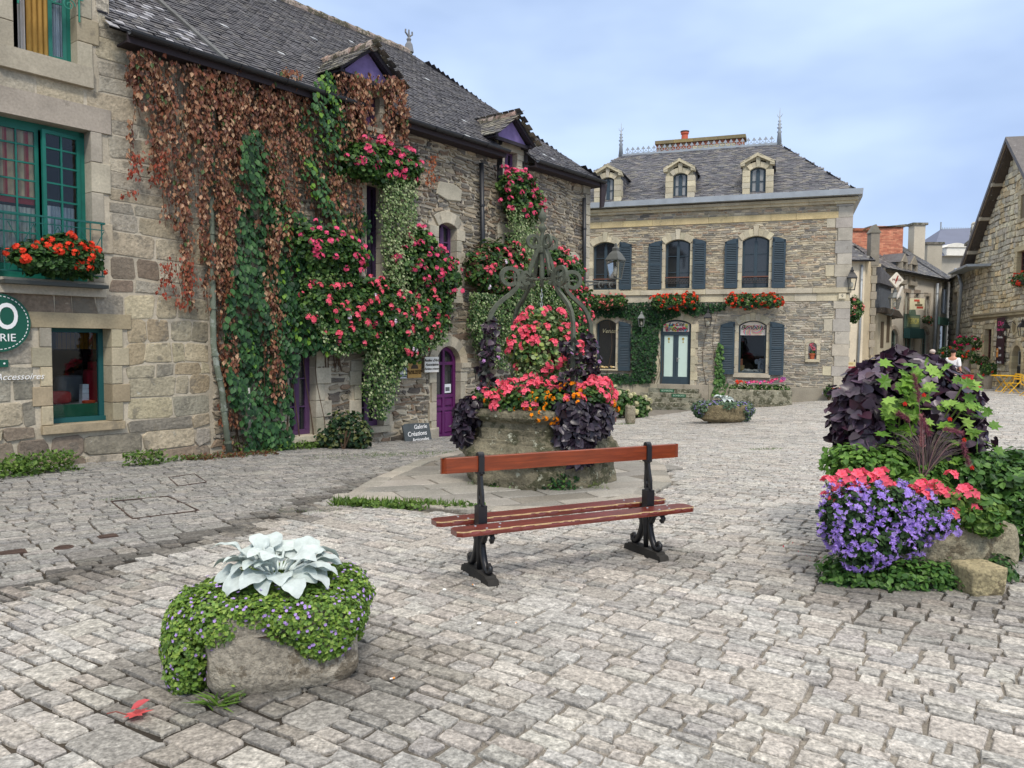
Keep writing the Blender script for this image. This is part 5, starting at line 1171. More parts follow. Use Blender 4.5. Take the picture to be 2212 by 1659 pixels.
# slate gabled lean-to bay left of it
m = MB(); q0, q1 = FF.at(1898,640,-1.2)[0], FF.at(1908,640,-1.2)[0]; zz0, zz1 = FF.at(1905,668,-1.2)[1], FF.at(1905,600,-1.2)[1]
by = bld('slate_bay_house', 'small dark slate hung bay between the cream house and the arched shops', FF, 'house')
m.box(fl0-1.6, fl0+.1, -.5, 1.5, zz0, zz1-.1, S(92,98,106)); m.build('bay', M['slate'], by)
m = MB(); m.prism([(fl0-1.8,zz1-.15),(fl0+.4,zz1-.3),(fl0+.2,zz1+.05),(fl0-1.8,zz1+.7)], -.65, 1.6, S(100,100,104)); m.build('bay_roof', M['slate'], by)
m = MB(); m.prism([(fl0-1.8,zz0-.1),(fl0+.8,zz0-.35),(fl0+.8,zz0-.25),(fl0+.2,zz0+.05),(fl0-1.8,zz0+.15)], -.9, .3, S(76,70,64)); m.build('lower_eave', M['slate'], by)
m = MB(); m.box(fl0-1.6, fl0+.3, -.5, 1.4, -1.2, zz0-.1, S(190,182,160)); m.build('wall', M['render'], by)
for k, (a_, z_) in enumerate(((-1.2,1.6),(-.4,1.9),(-1.2,.0),(-.4,0))): m = MB(); m.box(fl0+a_, fl0+a_+.4, -.52, -.5, z_, z_+1.4*(1 if k < 2 else .8), S(96,84,70)); m.build('window', M['paint'], by)
for sgx, sgy, name, label, col in ((1936,605,'newsagent_sign','white diamond newsagent sign with a pen stroke above the lantern',0),):
    e = empty(name, label, 'sign', P3(sgx, sgy, 39.5), 0); m = MB(); s_ = .36; m.prism([(0,-s_*1.1),(s_,0),(0,s_*1.1),(-s_,0)], -.06, .06, S(232,226,210)); m.build('board', M['paint'], e)
    lettering(e, 'PRESSE', .17, 0, -.065, 0, mk('maroon_lettering', S(110,60,60)), sp=.9); m = MB(); m.tube([(.06,-.07,.22),(-.02,-.07,0),(-.08,-.07,-.2)], [.03,.045,.01], 6, S(150,60,50)); m.build('pen_motif', M['paint'], e); m = MB(); m.tube([(0,.05,-.3),(0,.9,-.35)], .02, 4, S(60,60,60)); m.build('bracket', M['paint'], e)
e = empty('pencil_sign', 'slanted white pencil shaped sign hanging below the diamond sign', 'sign', P3(1943, 632, 39.5), 0); m = MB(); m.tube([(-.12,0,-.36),(-.08,0,-.22),(.08,0,.2),(.14,0,.32)], [.01,.07,.07,.05], 8, S(224,218,206)); m.build('pencil', M['paint'], e)
e = empty('shop_fascia_sign', 'green framed fascia sign over the middle shop door with gold letters', 'sign', FF.w(*(lambda q: (q[0], -.12, q[1]))(FF.at(1966,696))), FF.a)
m = MB(); hw = (FF.at(1981,696)[0]-FF.at(1950,696)[0])/2; m.box(-hw, hw, -.05, .06, -.35, .45, S(84,108,96)); m.prism(arcp(-.45, .45, .45, .4, 8)+[(0.0,.45)], -.04, .05, S(96,116,100)); m.build('board', M['paint'], e); m = MB(); m.box(-hw+.15, hw-.15, -.07, -.05, -.28, .36, S(120,134,104)); m.build('inner_panel', M['paint'], e); m = MB(); m.box(-hw, hw, -.3, .05, -.95, -.37, S(40,78,78)); m.build('awning_box', M['paint'], e)
lettering(e, 'TERROIR', .5, 0, -.08, .04, mk('gold_lettering', S(206,200,120)), sp=.9)
e = empty('hanging_picture_sign', 'small pictorial sign hanging from an iron bracket over the street', 'sign', P3(1981, 656, 44), 0); m = MB(); m.box(-.42, .42, -.02, .02, -.34, .3, S(224,216,180)); m.build('board', M['paint'], e); m = MB(); [m.box(random.uniform(-.38,.1), random.uniform(.12,.38), -.024-.001*k, -.021-.001*k, q_, q_+.12, jit(pick([S(190,80,60), S(196,170,70), S(120,110,80)]), .1)) for k, q_ in enumerate((-.28,-.14,0,.12))]; m.build('picture', M['paint'], e); m = MB(); m.tube([(-.7,0,.55),(.6,0,.6)], .02, 4, S(50,50,50)); m.tube([(0,0,.58),(0,0,.3)], .012, 4, S(50,50,50)); m.build('bracket', M['paint'], e)
# narrow mint shop
FG = Fac(*FF.w(fu+.1,-.1,0)[:2], FF.a+.1); Gh = bld('mint_shop_house', 'narrow street house with mint shopfront and tall white shutters', FG)
gu = FG.at(2060,640)[0]; gz1 = FG.at(2040,606)[1]; og = [FG.box(2034,622,2046,678), FG.box(2028,702,2044,800)]
wallbox(Gh, 0, gu, -1.5, gz1, og, M['render'], S(208,200,184)); window(Gh, og[0], 0, .05, mk('white_frame', S(214,220,226)), 2, 1, pane=M['pane2']); window(Gh, og[1], 0, .1, mk('mint_frame', S(150,176,160)), 1, 1, mid=0, pane=M['pane'])
m = MB(); q = FG.box(2026,686,2047,702); m.box(q[0], q[1], -.1, -.0, q[2], q[3], S(140,196,176)); m.build('fascia_board', M['paint'], Gh); saddle(Gh, -.2, gu+1, gz1, gz1+3.2, 4, pal=DARKSL)
m = MB(); q = FG.at(2022,585,1.2); m.box(q[0]-.5, q[0]+1.3, 1.0, 1.03, q[1]-.3, q[1]+.3, S(200,206,206)); 
pipe('drainpipe', 'dark drainpipe between the arched shop house and the mint shopfront', [(2025,612),(2022,700),(2015,800)], .09, M['zinc'], FF, -.2)
# gabled stone house
FD = Fac(24.8, 41.5, math.atan2(-.975,-.22)); Dh = bld('gabled_stone_house', 'gabled ochre stone house with arched doorway and red brown windows', FD)
OC2 = [S(216,205,174), S(204,194,168), S(222,210,178), S(194,185,163), S(214,193,152), S(184,177,158)]
zs0 = FD.at(2150,680)[1]; ap_u, ap_z = FD.at(2199,310); ev = FD.at(2117,553); du1 = 2*ap_u
D_ = {'w': FD.box(2128,711,2143,776), 'u': FD.box(2198,542,2216,601), 't': FD.box(2207,419,2222,471), 'door': FD.box(2187,746,2207,838)}
zones = []
for k, op in D_.items():
    r_ = .0 if k != 'door' else (op[1]-op[0])/2*.98
    m = MB(); zones.append(surround(m, op, r_, .22, .1, .24, 5, -.05, .25, [S(196,182,146), S(184,170,136), S(176,164,136)], nv=7, sill=0 if k == 'door' else .16)); m.build('door_surround' if k == 'door' else 'window_surround', M['dressed'], Dh)
    m = MB(); m.box(op[0]-.1, op[1]+.1, .4, .44, op[2]-.1, op[3]+.1); m.build('room_interior', M['dark'], Dh)
    if k != 'door': window(Dh, op, 0, .16, mk('red_brown_paint', S(98,64,54)), 2, 4, pane=M['pane'])
zones.append(rectz(-1, 30, zs0-.14, zs0+.14))
def gtop(z): 
    if z < ev[1]: return (0, du1)
    f = (z-ev[1])/(ap_z-ev[1]); return (ap_u*f+.0, du1-ap_u*f) if f < .97 else None
wl = MB(); masonry(wl, 0, du1, -1.0, ap_z, zones, (.16,.32), (.3,.75), OC2, .05, .03, .035, .16, ca=.1, top=gtop, warp=lambda P: P+np.c_[0*P[:,0], .03*np.sin(P[:,0]*1.7+P[:,1])])
wl.build('wall', M['ashlar'], Dh)
b = MB(); backing(b, 0, du1, -1.2, ev[1], list(D_.values()), 0, S(150,138,114)); b.add([(0,0,ev[1]),(du1,0,ev[1]),(ap_u,0,ap_z)], [(0,1,2)], S(118,106,84)); b.add([(0,0,-1.2),(0,9,-1.2),(0,9,ev[1]),(0,0,ev[1])], [(0,1,2,3)], S(150,140,118)); b.build('mortar_bed', M['render'], Dh)
m = MB(); m.prism([(-.15,zs0-.1),(du1,zs0-.1),(du1,zs0+.02),(-.15,zs0+.02)], -.14, .1, S(168,156,126), bev=.02); m.prism([(-.2,zs0+.03),(du1,zs0+.03),(du1,zs0+.11),(-.2,zs0+.11)], -.2, .1, S(150,140,116), bev=.02); m.build('string_course', M['dressed'], Dh)
m = MB()
for s_ in (0, 1):
    f_ = lambda u: u if not s_ else du1-u
    d0 = np.array([ap_u, ap_z-ev[1]]); d0 /= np.linalg.norm(d0); e0 = np.array([0, ev[1]])-d0*.9
    P_ = [(e0[0], e0[1]), (ap_u, ap_z), (ap_u, ap_z+.22), (e0[0]-.12, e0[1]+.16)]; m.prism([(f_(a_), c_) for a_, c_ in P_], -.5, -.44, S(120,104,84))
    m.prism([(f_(a_), c_+.12) for a_, c_ in P_], -.54, 9, S(96,92,90)); m.prism([(f_(a_), c_-.14) for a_, c_ in [(e0[0]+.1,e0[1]+.16),(ap_u,ap_z),(ap_u,ap_z+.13),(e0[0]+.1,e0[1]+.26)]], -.43, 0, S(72,62,54))
m.build('roof', M['slate'], Dh)
for k, f in enumerate((.06, .38, .68)): m = MB(); q = np.array([ap_u*f, ev[1]+(ap_z-ev[1])*f]); m.box(q[0]-.14, q[0]+.1, -.52, .1, q[1]-.16, q[1]+.02, S(168,158,138)); m.build('corbel', M['dressed'], Dh)
m = MB(); q = FD.at(2194,705); th = np.linspace(0, 2*PI, 20)[:-1]; m.prism([(q[0]+.33*math.cos(t), q[1]+.42*math.sin(t)) for t in th], -.07, 0, S(190,178,146), bev=.02); m.prism([(q[0]+.2*math.cos(t), q[1]+.3*math.sin(t)) for t in th], -.08, -.071, S(140,126,96)); m.build('oval_niche', M['dressed'], Dh)
op = D_['door']; m = MB(); m.box(op[0], op[1], .2, .26, op[2], op[2]+1.0, S(40,42,46)); m.box(op[0]+.1, op[1]-.08, .19, .27, op[2]+1.05, op[3]-.25, S(150,150,146)); m.box(op[0]+.2, op[1]-.18, .185, .19, op[2]+1.1, op[3]-.3, S(30,34,40)); m.build('door', M['paint'], Dh)
# banner
bx = FD.box(2152.5,686,2170,786,-.16); e = empty('wavy_banner', 'long dark maroon wavy banner with pink title beside the barred window', 'sign', FD.w((bx[0]+bx[1])/2, -.16, (bx[2]+bx[3])/2), FD.a)
bw, bh = (bx[1]-bx[0])/2*.95, (bx[3]-bx[2])/2; zz = np.linspace(-bh, bh, 26); L_ = [(-bw+.03*math.sin(z*5), z) for z in zz]; R_ = [(bw+.03*math.sin(z*5), z) for z in zz[::-1]]
m = MB()
for i in range(25): m.prism([L_[i], R_[24-i+0] if False else (bw+.03*math.sin(zz[i]*5), zz[i]), (bw+.03*math.sin(zz[i+1]*5), zz[i+1]), L_[i+1]], -.015, .015, S(58,34,38))
m.build('cloth', M['cloth'], e); pk = mk('pink_lettering', S(226,74,140)); lettering(e, "L'Art", .34, 0, -.02, bh-.3, pk); lettering(e, 'Gourmand', .2, 0, -.02, bh-.58, pk)
for i, t_ in enumerate(('Chocolat','Miel','Confit','Biscuits','Cidre','Galettes')): lettering(e, t_, .17, 0, -.02, bh-.95-i*.34 - (.2 if i else 0), M['white'])
e2 = empty('orange_notice', 'small orange notice fixed to the edge of the maroon banner', 'notice', FD.w(FD.at(2154,764,-.2)[0], -.2, FD.at(2154,762,-.2)[1]), FD.a); m = MB(); m.box(-.1, .1, 0, .01, -.22, .22, S(236,160,80)); m.box(-.08, .08, -.004, -.001, .05, .12, S(250,230,190)); m.build('sheet', M['paint'], e2)
# curved grey house behind it
FH = Fac(28.3, 50.0, math.atan2(-8.5,-3.5)); Hh = bld('grey_granite_house', 'weathered grey stone house curving back from the gabled house', FH)
hz = FH.at(2075,600)[1]; hl = math.hypot(8.5,3.5); zones = []; oh = [FH.box(2060,632,2068,680)]
m = MB(); zones.append(surround(m, oh[0], 0, .2, .08, .25, 5, -.04, .2, GREY)); m.build('window_surround', M['dressed'], Hh); window(Hh, oh[0], 0, .15, mk('brown_frame', S(110,96,80)), 1, 3, mid=0)
wl = MB(); masonry(wl, 0, hl, -1.2, hz+.6, zones, (.16,.36), (.25,.75), [S(172,166,148), S(156,152,138), S(184,176,156), S(142,138,128)], .05, .03, .04, .18, ca=.1); wl.build('wall', M['ashlar'], Hh)
b = MB(); backing(b, 0, hl, -1.4, hz+.6, oh, 0, S(120,114,98)); b.build('mortar_bed', M['render'], Hh)
saddle(Hh, -.3, hl+.1, hz+.1, hz+2.2, 3.4, pal=DARKSL)
q0, qz = FH.at(2091,540,-.1); m = MB(); m.box(q0-.6, q0+.6, -.1, 1.5, hz-.2, qz+.3, S(164,156,138)); m.build('dormer_wall', M['dressed'], Hh)
m = MB(); m.prism([(q0-.75,qz+.3),(q0+.75,qz+.3),(q0+.75,qz+.45),(q0-.75,qz+.45)], -.2, 1.5, S(150,144,130)); 
for k in range(9): a_ = k/8*2-1; rbox(m, .3, .4, .35, jit(S(190,186,172), .08), .8, c=(q0+a_*.5, .2, qz+.45+(.75-abs(a_)*.7)))
rbox(m, .45, .4, .9, S(200,196,184), .8, c=(q0,.2,qz+.45)); m.build('carved_pediment', M['oldstone'], Hh)
m = MB(); u0, z0 = FH.at(2052,590,-.7); u1, z1 = FH.at(2092,572,-.7); m.prism([(u0,z0-.08),(u1,z1-.08),(u1,z1+.04),(u0,z0+.02)], -.8, .3, S(120,132,140)); m.build('zinc_eave', M['zinc'], Hh)
pipe('drainpipe', 'crooked grey drainpipe on the weathered granite house', [(2064,582),(2072,595),(2077,615),(2075,640),(2070,700),(2066,760)], .09, M['zinc'], FH, -.2)
# window flowers and pots on the right
def plant_box(label, F, px, py, w_, fcol, y=-.25, n=700, nb=18, h=.28, tray=True, pal=PG, d=.2, name='window_box', ls=.075, par=None):
    u_, z_ = F.at(px, py, y); e = empty(name, label, 'flower box', F.w(u_, y, z_), F.a)
    if tray: m = MB(); m.box(-w_/2*.9, w_/2*.9, -.09, .1, -h*.5-.1, -h*.35+.02, S(70,74,66)); m.build('trough', M['paint'], e)
    k = max(2, int(w_/.35)); E = [(-w_/2+w_*(i+.5)/k+random.uniform(-.04,.04), random.uniform(-.04,.02), random.uniform(-.04,.05), w_/k*.85, d, h*random.uniform(.75,1.1)) for i in range(k)]
    m = MB(); foliage(m, E, n, ls, pal, 'round', rough=.16); m.build('foliage', M['leaf'], e)
    P, N = blob(E, nb*3, .02, .16); ok = (N[:,1] < .2) | (N[:,2] > .5); bloom(e, fcol, P[ok][:nb], N[ok][:nb], .9, 1.5, off=.03); return e
plant_box('red geraniums in a box under the upper window of the gabled house', FD, 2203, 604, 1.3, heads('red', RED), n=500, nb=20)
plant_box('small green plant with a magenta bloom on the sill of the barred window', FD, 2124, 780, .8, heads('mag', S(226,40,110)), n=300, nb=4, tray=False)
for i, (px, py, dd, w_, hk, lab, nb) in enumerate(((2090,742,38,1.1,'mag','magenta and white flowers in a raised pot at the corner of the gabled house',22), (2084,772,37,1.1,'red','leafy green pot plant with red blooms at the foot of the granite wall',8), (2060,762,39,1.4,'red','low row of red and yellow green flowers beside the walkers',14), (2135,800,36,.5,'red','small pot with red blooms under the maroon banner',5))):
    p_ = P3(px, py, dd); e = empty('potted_plant', lab, 'potted plant', (p_[0], p_[1], p_[2]-.3), 0); k = heads(hk, S(226,40,110) if hk == 'mag' else RED)
    m = MB(); E = [(-w_*.25,0,.35,w_*.35,.3,.28),(w_*.25,0,.35,w_*.35,.3,.3)]; foliage(m, E, 420, .1, PG, 'round'); m.build('foliage', M['leaf'], e)
    P, N = blob(E, nb*2, .02, .1); ok = N[:,1] < .2; bloom(e, k, P[ok][:nb], N[ok][:nb], 1, 1.8); m = MB(); zg = float(gz(p_[0], p_[1]))-(p_[2]-.3); m.lathe([(.16,zg),(.2,.1),(.24,.22),(.2,.22)], 12, col=S(150,140,124)); m.build('pot', M['dressed'], e)
plant_box('dark green plant with red buds on the sill of the left arched shop window', FF, 1924, 680, .9, heads('red', RED), n=250, nb=5)
plant_box('dark green trailing plant on a ledge right of the shop fascia sign', FF, 2002, 690, .9, heads('red', RED), n=250, nb=5)
# lanterns
def lantern(label, loc, s=1.0, rz=0, bracket=None, lit=False, hang=False, name='wall_lantern', col=None):
    e = empty(name, label, 'lantern', loc, rz); bm_ = col or M['cast']; r = MB()
    sq = lambda r_, z, n=4: [(r_*math.cos(PI/4+k*PI/2), r_*math.sin(PI/4+k*PI/2), z) for k in range(n)]
    T, Bt = .19*s, .12*s; h = .36*s
    for a_, b2 in zip(sq(T, h), sq(Bt, 0)): r.tube([a_, b2], .012*s, 4)
    for rr, z in ((T, h), (Bt, 0)):
        q = sq(rr, z); [r.tube([q[i], q[(i+1)%4]], .014*s, 4) for i in range(4)]
    r.build('frame', bm_, e); g_ = MB(); g_.lathe([(Bt*.96,.005),(T*.96,h-.005)], 4); 
    for i in range(len(g_.V)): c_, s2 = math.cos(PI/4), math.sin(PI/4); g_.V[i] = g_.V[i] @ np.array([[c_,s2,0],[-s2,c_,0],[0,0,1]])
    g_.build('glass', M['lampglass'], e); m = MB(); m.lathe([(.02*s,.05*s),(.05*s,.12*s),(.03*s,.22*s),(.0,.24*s)], 10, col=S(232,228,214)); m.build('bulb', M['paint'], e, True)
    m = MB(); m.lathe([(T*1.12,h),(T*1.1,h+.02*s),(T*.7,h+.13*s),(T*.34,h+.19*s),(T*.4,h+.24*s),(T*.2,h+.27*s),(.02*s,h+.34*s)], 4)
    for i in range(len(m.V)): c_, s2 = math.cos(PI/4), math.sin(PI/4); m.V[i] = m.V[i] @ np.array([[c_,s2,0],[-s2,c_,0],[0,0,1]])
    m.build('cap', bm_, e)
    if bracket:
        m = MB()
        for P_ in bracket: m.tube(P_, .016*s, 5)
        m.build('bracket', bm_, e)
    return e
GREYM = mk('grey_lantern_paint', S(120,124,122), rough=.5)
def wl_(F, px, py, y): u_, z_ = F.at(px, py, y); return F.w(u_, y, z_)
t8 = np.linspace(0, 1.5*PI, 14)
p_ = wl_(FL, 1329, 602, -.35); lantern('large old lantern on an iron bracket at the end of the shale house', p_, 1.45, FL.a, [[(0,0,0),(0,0,-.1),(0,.0,-.16)],[(0,0,-.12),(-1.25,.3,-.14)],[(-.2+.07*math.cos(t),.03,-.2+.07*math.sin(t)) for t in t8],[(-.6+.1*math.cos(t),.12,-.22+.08*math.sin(t)) for t in t8],[(-1.2,.3,-.3),(-.8,.2,-.2),(-.3,.06,-.13)]], col=mk('aged_lantern', S(92,94,90), rough=.6))
p_ = wl_(FC, 1385.5, 705, -.4); lantern('small grey wall lantern on the ivy left of the sweet shop door', p_, .85, FC.a, [[(0,0,-.01),(0,.15,-.2),(0,.38,-.16)],[(0,.38,-.25),(0,.38,.0)]], col=GREYM)
p_ = wl_(FC, 1529, 706, -.4); lantern('black wall lantern hanging right of the sweet shop door', p_, .95, FC.a, [[(0,0,.6),(0,0,.75),(0,.2,.85),(0,.4,.7)],[(0,.4,.5),(0,.4,.95)]])
p_ = wl_(FC, 1832, 626, -.1); lantern('black street lantern on the far right corner of the sweet shop', (p_[0]+.12,p_[1],p_[2]), 1.15, FC.a, [[(0,0,0),(-.1,0,-.12),(-.4,.1,-.12)],[(-.35,.1,-.12),(-.1,.0,-.02)]])
p_ = wl_(FD, 2171, 727, -.5); lantern('black lantern left of the oval niche by the arched doorway', p_, 1.1, FD.a, [[(0,0,.6),(0,.3,.7),(0,.5,.5)]])
p_ = wl_(FD, 2208, 726, -.5); lantern('black lantern at the right edge by the arched doorway', p_, 1.1, FD.a, [[(0,0,.6),(0,.3,.7),(0,.5,.5)]])
lantern('grey street lantern below the pencil sign on the arched shops', P3(1932,668,39.8), 1.6, 0, [[(0,0,0),(0,.3,-.3),(0,1.2,-.2)]], col=GREYM)
# low street signs by the cream house
for i, (py, c1, c2, lab) in enumerate(((786, S(206,192,146), S(150,120,60), 'cream direction board beside the corner of the sweet shop'), (796, S(150,40,46), S(236,226,216), 'maroon direction board with white letters below the cream one'), (806, S(206,192,146), S(150,60,60), 'lowest cream direction board near the red bench'))):
    p_ = P3(1834, py, 34); e = empty('direction_board', lab, 'sign', p_, 0, 'direction boards by the corner'); m = MB(); m.box(-.28, .28, -.01, .02, -.09, .09, c1); m.build('board', M['paint'], e)
    if i == 1: lettering(e, 'RUE DU PUITS', .07, 0, -.014, 0, M['white'])
    else: m = MB(); m.box(-.18, .18, -.013, -.011, -.015, .015, c2); m.build('printed_line', M['paint'], e)
    if i == 2: m = MB(); zg = float(gz(p_[0], p_[1]))-p_[2]; [m.box(x_-.02, x_+.02, .02, .05, zg, .6, S(80,76,72)) for x_ in (-.24,.24)]; m.build('post', M['paint'], e)
# folding tables and chairs
YEL = mk('yellow_enamel', S(240,186,30), rough=.4); REDM = mk('red_enamel', S(214,34,52), rough=.4)
def fold_chair(label, loc, rz, mat, s=1.0, name='folding_chair'):
    e = empty(name, label, 'chair', loc, rz)
    for sx_ in (-.2, .2):
        m = MB(); m.tube([(sx_,-.24,0),(sx_,.0,.26),(sx_,.22,.5),(sx_,.28,.84)], .016, 5); m.build('leg', mat, e); m = MB(); m.tube([(sx_*.9,.26,0),(sx_*.9,.0,.26),(sx_*.9,-.2,.45)], .016, 5); m.build('leg', mat, e)
    m = MB(); [m.box(-.21,.21,-.2+k*.075,-.145+k*.075,.44,.455) for k in range(6)]; m.build('seat', mat, e); m = MB(); [m.box(-.2,.2,.24+k*.015,.26+k*.015,.6+k*.1,.66+k*.1) for k in range(3)]; m.build('backrest', mat, e)
    return e
p_ = G(2168, 846); e = empty('folding_table', 'round yellow folding table outside the arched doorway', 'table', p_, .1); m = MB(); m.lathe([(.5,.7),(.53,.71),(.53,.73),(.5,.735)], 28); m.build('tabletop', YEL, e)
for s_ in (-1, 1): m = MB(); [m.tube([(s_*.3,y_,0),(-s_*.3,y_,.7)], .018, 5) for y_ in (-.18+.04*s_,.18+.04*s_)]; m.tube([(s_*.3,-.18+.04*s_,.02),(s_*.3,.18+.04*s_,.02)], .014, 5); m.build('leg', YEL, e)
fold_chair('yellow folding chair pulled up to the round yellow table', G(2184, 850), -PI/2, YEL)
fold_chair('yellow folding chair cut by the right edge of the picture', G(2222, 856), PI/2-.3, YEL)
p_ = P3(2100, 812, 27); fold_chair('red folding chair behind the purple leaved shrub', (p_[0],p_[1],float(gz(p_[0],p_[1]))), 1.9, REDM)
p_ = P3(2078, 812, 26.4); fold_chair('second red folding chair nearer the purple shrub and the walkers', (p_[0],p_[1],float(gz(p_[0],p_[1]))), -1.2, REDM)
# people
def skinned(pts, edges, rad, mat, name, par, sub=2):
    me = bpy.data.meshes.new(name); me.from_pydata([tuple(p_) for p_ in pts], edges, []); o = bpy.data.objects.new(name, me); sc.collection.objects.link(o)
    o.modifiers.new('s', 'SKIN'); 
    for i, r_ in enumerate(rad): me.skin_vertices[0].data[i].radius = (r_, r_) if np.isscalar(r_) else r_
    me.skin_vertices[0].data[0].use_root = True
    sb_ = o.modifiers.new('d', 'SUBSURF'); sb_.levels = sub; sb_.render_levels = sub; bpy.context.view_layer.update()
    m2 = bpy.data.meshes.new_from_object(o.evaluated_get(bpy.context.evaluated_depsgraph_get())); bpy.data.objects.remove(o); m2.name = name
    m2.materials.clear(); m2.materials.append(mat); m2.polygons.foreach_set('use_smooth', [True]*len(m2.polygons)); q = bpy.data.objects.new(name, m2); sc.collection.objects.link(q); q.parent = par; return q
def person(label, loc, rz, shirt, hair, trousers, stripes=None):
    e = empty('person', label, 'person', loc, rz)
    P_ = [(0,0,.95),(0,0,1.15),(0,0,1.38),(0,0,1.5),(0,-.01,1.62),(0,0,1.7),(.1,0,.88),(.11,-.06,.5),(.11,0,.08),(.11,-.12,.04),(-.1,0,.88),(-.11,.06,.5),(-.11,.14,.08),(-.11,.02,.04),(.19,0,1.4),(.25,.03,1.12),(.27,-.06,.88),(.27,-.09,.78),(-.19,0,1.4),(-.25,.03,1.12),(-.27,-.06,.88),(-.27,-.09,.78)]
    E_ = [(0,1),(1,2),(2,3),(3,4),(4,5),(0,6),(6,7),(7,8),(8,9),(0,10),(10,11),(11,12),(12,13),(2,14),(14,15),(15,16),(16,17),(2,18),(18,19),(19,20),(20,21)]
    R_ = [(.14,.1),(.12,.09),(.14,.1),.055,.09,.07,.085,.06,.04,.04,.085,.06,.04,.04,.055,.042,.032,.03,.055,.042,.032,.03]
    skinned(P_, E_, R_, M['skin'], 'body', e)
    sh = mk('shirt', None, rough=.9) if stripes else colmat('shirt', shirt, .9)
    s_ = skinned([P_[i] for i in (0,1,2,14,15,18,19)], [(0,1),(1,2),(2,3),(3,4),(2,5),(5,6)], [(.17,.125),(.15,.12),(.165,.125),.078,.062,.078,.062], sh, 'shirt', e)
    if stripes:
        me = s_.data; ca = me.color_attributes.new('col', 'FLOAT_COLOR', 'POINT')
        for i, v in enumerate(me.vertices): c_ = shirt if int(v.co.z*22) % 2 else stripes; ca.data[i].color = (*c_, 1)
    skinned([P_[i] for i in (0,6,7,8,10,11,12)], [(0,1),(1,2),(2,3),(0,4),(4,5),(5,6)], [(.16,.12),.105,.075,.06,.105,.075,.06], colmat('trousers', trousers, .9), 'trousers', e)
    m = MB(); rbox(m, .2, .22, .17, hair, 1.0, c=(0,.015,1.61)); m.build('hair', M['cloth'], e, True); m = MB(); rbox(m, .025, .03, .04, S(206,152,126), 1.0, c=(0,-.1,1.61)); m.build('nose', M['paint'], e, True); return e
for px, dd, rz, sh, ha, tr_, st_, lab in ((2013, 29, 2.7, S(232,232,232), S(196,182,172), S(70,74,90), S(34,36,44), 'person in a black and white striped top walking behind the shrub'), (2058, 28, 2.2, S(240,240,240), S(36,26,22), S(210,190,170), None, 'person with dark hair and a white shirt beside the striped top')):
    p_ = P3(px, 800, dd); person(lab, (p_[0], p_[1], float(gz(p_[0], p_[1]))), rz, sh, ha, tr_, st_)
# ------------------------------------------------------------------ the well
wx, wy = WELLC; wz = float(gz(wx, wy))+.04
W_ = empty('stone_well', 'octagonal mossy stone well with an iron scroll canopy and planted rim', 'well', (wx, wy, wz), 0)
def octr(t): a = (t+.2) % (PI/4); return math.cos(PI/8)/math.cos(a-PI/8)
m = MB(); prof = [(.9,-.3),(.9,0),(.91,.14),(.9,.30),(.93,.33),(.985,.36),(1.0,.40),(.99,.45),(.93,.49),(.9,.55),(.86,.57),(.86,.60),(.83,.61),(.82,.68),(.83,.74),(.80,.75),(.8,.82),(.86,.86),(.9,.9),(.9,.96),(.87,.99),(.8,1.0),(.7,1.0),(.68,.8),(.5,.8)]
fine = []
for (r0, z0), (r1, z1) in zip(prof[:-1], prof[1:]):
    k = max(1, int(math.hypot(r1-r0, z1-z0)/.035)); fine += [(r0+(r1-r0)*i/k, z0+(z1-z0)*i/k) for i in range(k)]
m.lathe(fine+[prof[-1]], 128, col=S(122,116,96), rf=octr); V = m.V[0]
from mathutils import noise as mn
for i, v in enumerate(V):
    q = Vector(v); d = mn.noise(q*4)*.028+mn.noise(q*11)*.014+mn.noise(q*27)*.006; r_ = math.hypot(v[0], v[1])+1e-6
    a_ = math.atan2(v[1], v[0]); jt = 0
    if v[2] < .31: jt = -.016 if (abs((v[2]*1.0) % .16-.08) > .072 or abs(((a_*1.0+ (int(v[2]/.16) % 2)*.2) % .42)-.21) > .2) else 0
    V[i] = (v[0]*(1+(d+jt)/r_), v[1]*(1+(d+jt)/r_), v[2]+d*.4)
m.build('stone_curb', M['oldstone'], W_)
m = MB(); m.lathe([(.6,.9),(.55,.93),(.3,.97),(.01,.98)], 24, col=S(56,44,34)); m.build('planting_soil', mk('soil', rough=1, n1=(20,.3)), W_)
W_.scale = (1.12, 1.12, 1); RP = .7; ang0 = math.radians(-62)
arm = [(RP,.9),(RP,1.4),(RP,1.95),(.69,2.08),(.655,2.2),(.59,2.3),(.5,2.38),(.41,2.45),(.345,2.52),(.31,2.6)]
th = np.linspace(PI, -PI*.75, 26); sc_r = np.linspace(.115, .1, 26); scroll = [(.425+sc_r[i]*math.cos(t), 2.665+sc_r[i]*math.sin(t)) for i, t in enumerate(th)]
up = [(.22+.055*math.cos(t), 2.66+.06*math.sin(t)) for t in np.linspace(-PI*.6-1.8, PI*.0+0, 12)[::-1]]
up_arm = [(.17,2.6),(.225,2.58),(.27,2.63),(.265,2.72),(.21,2.74),(.17,2.7),(.16,2.76),(.12,2.9),(.07,3.02),(.04,3.1)]
topsc = [(.04,3.1)]+[(.12+.075*math.cos(t), 3.14+.075*math.sin(t)) for t in np.linspace(PI, -PI*.8, 18)]
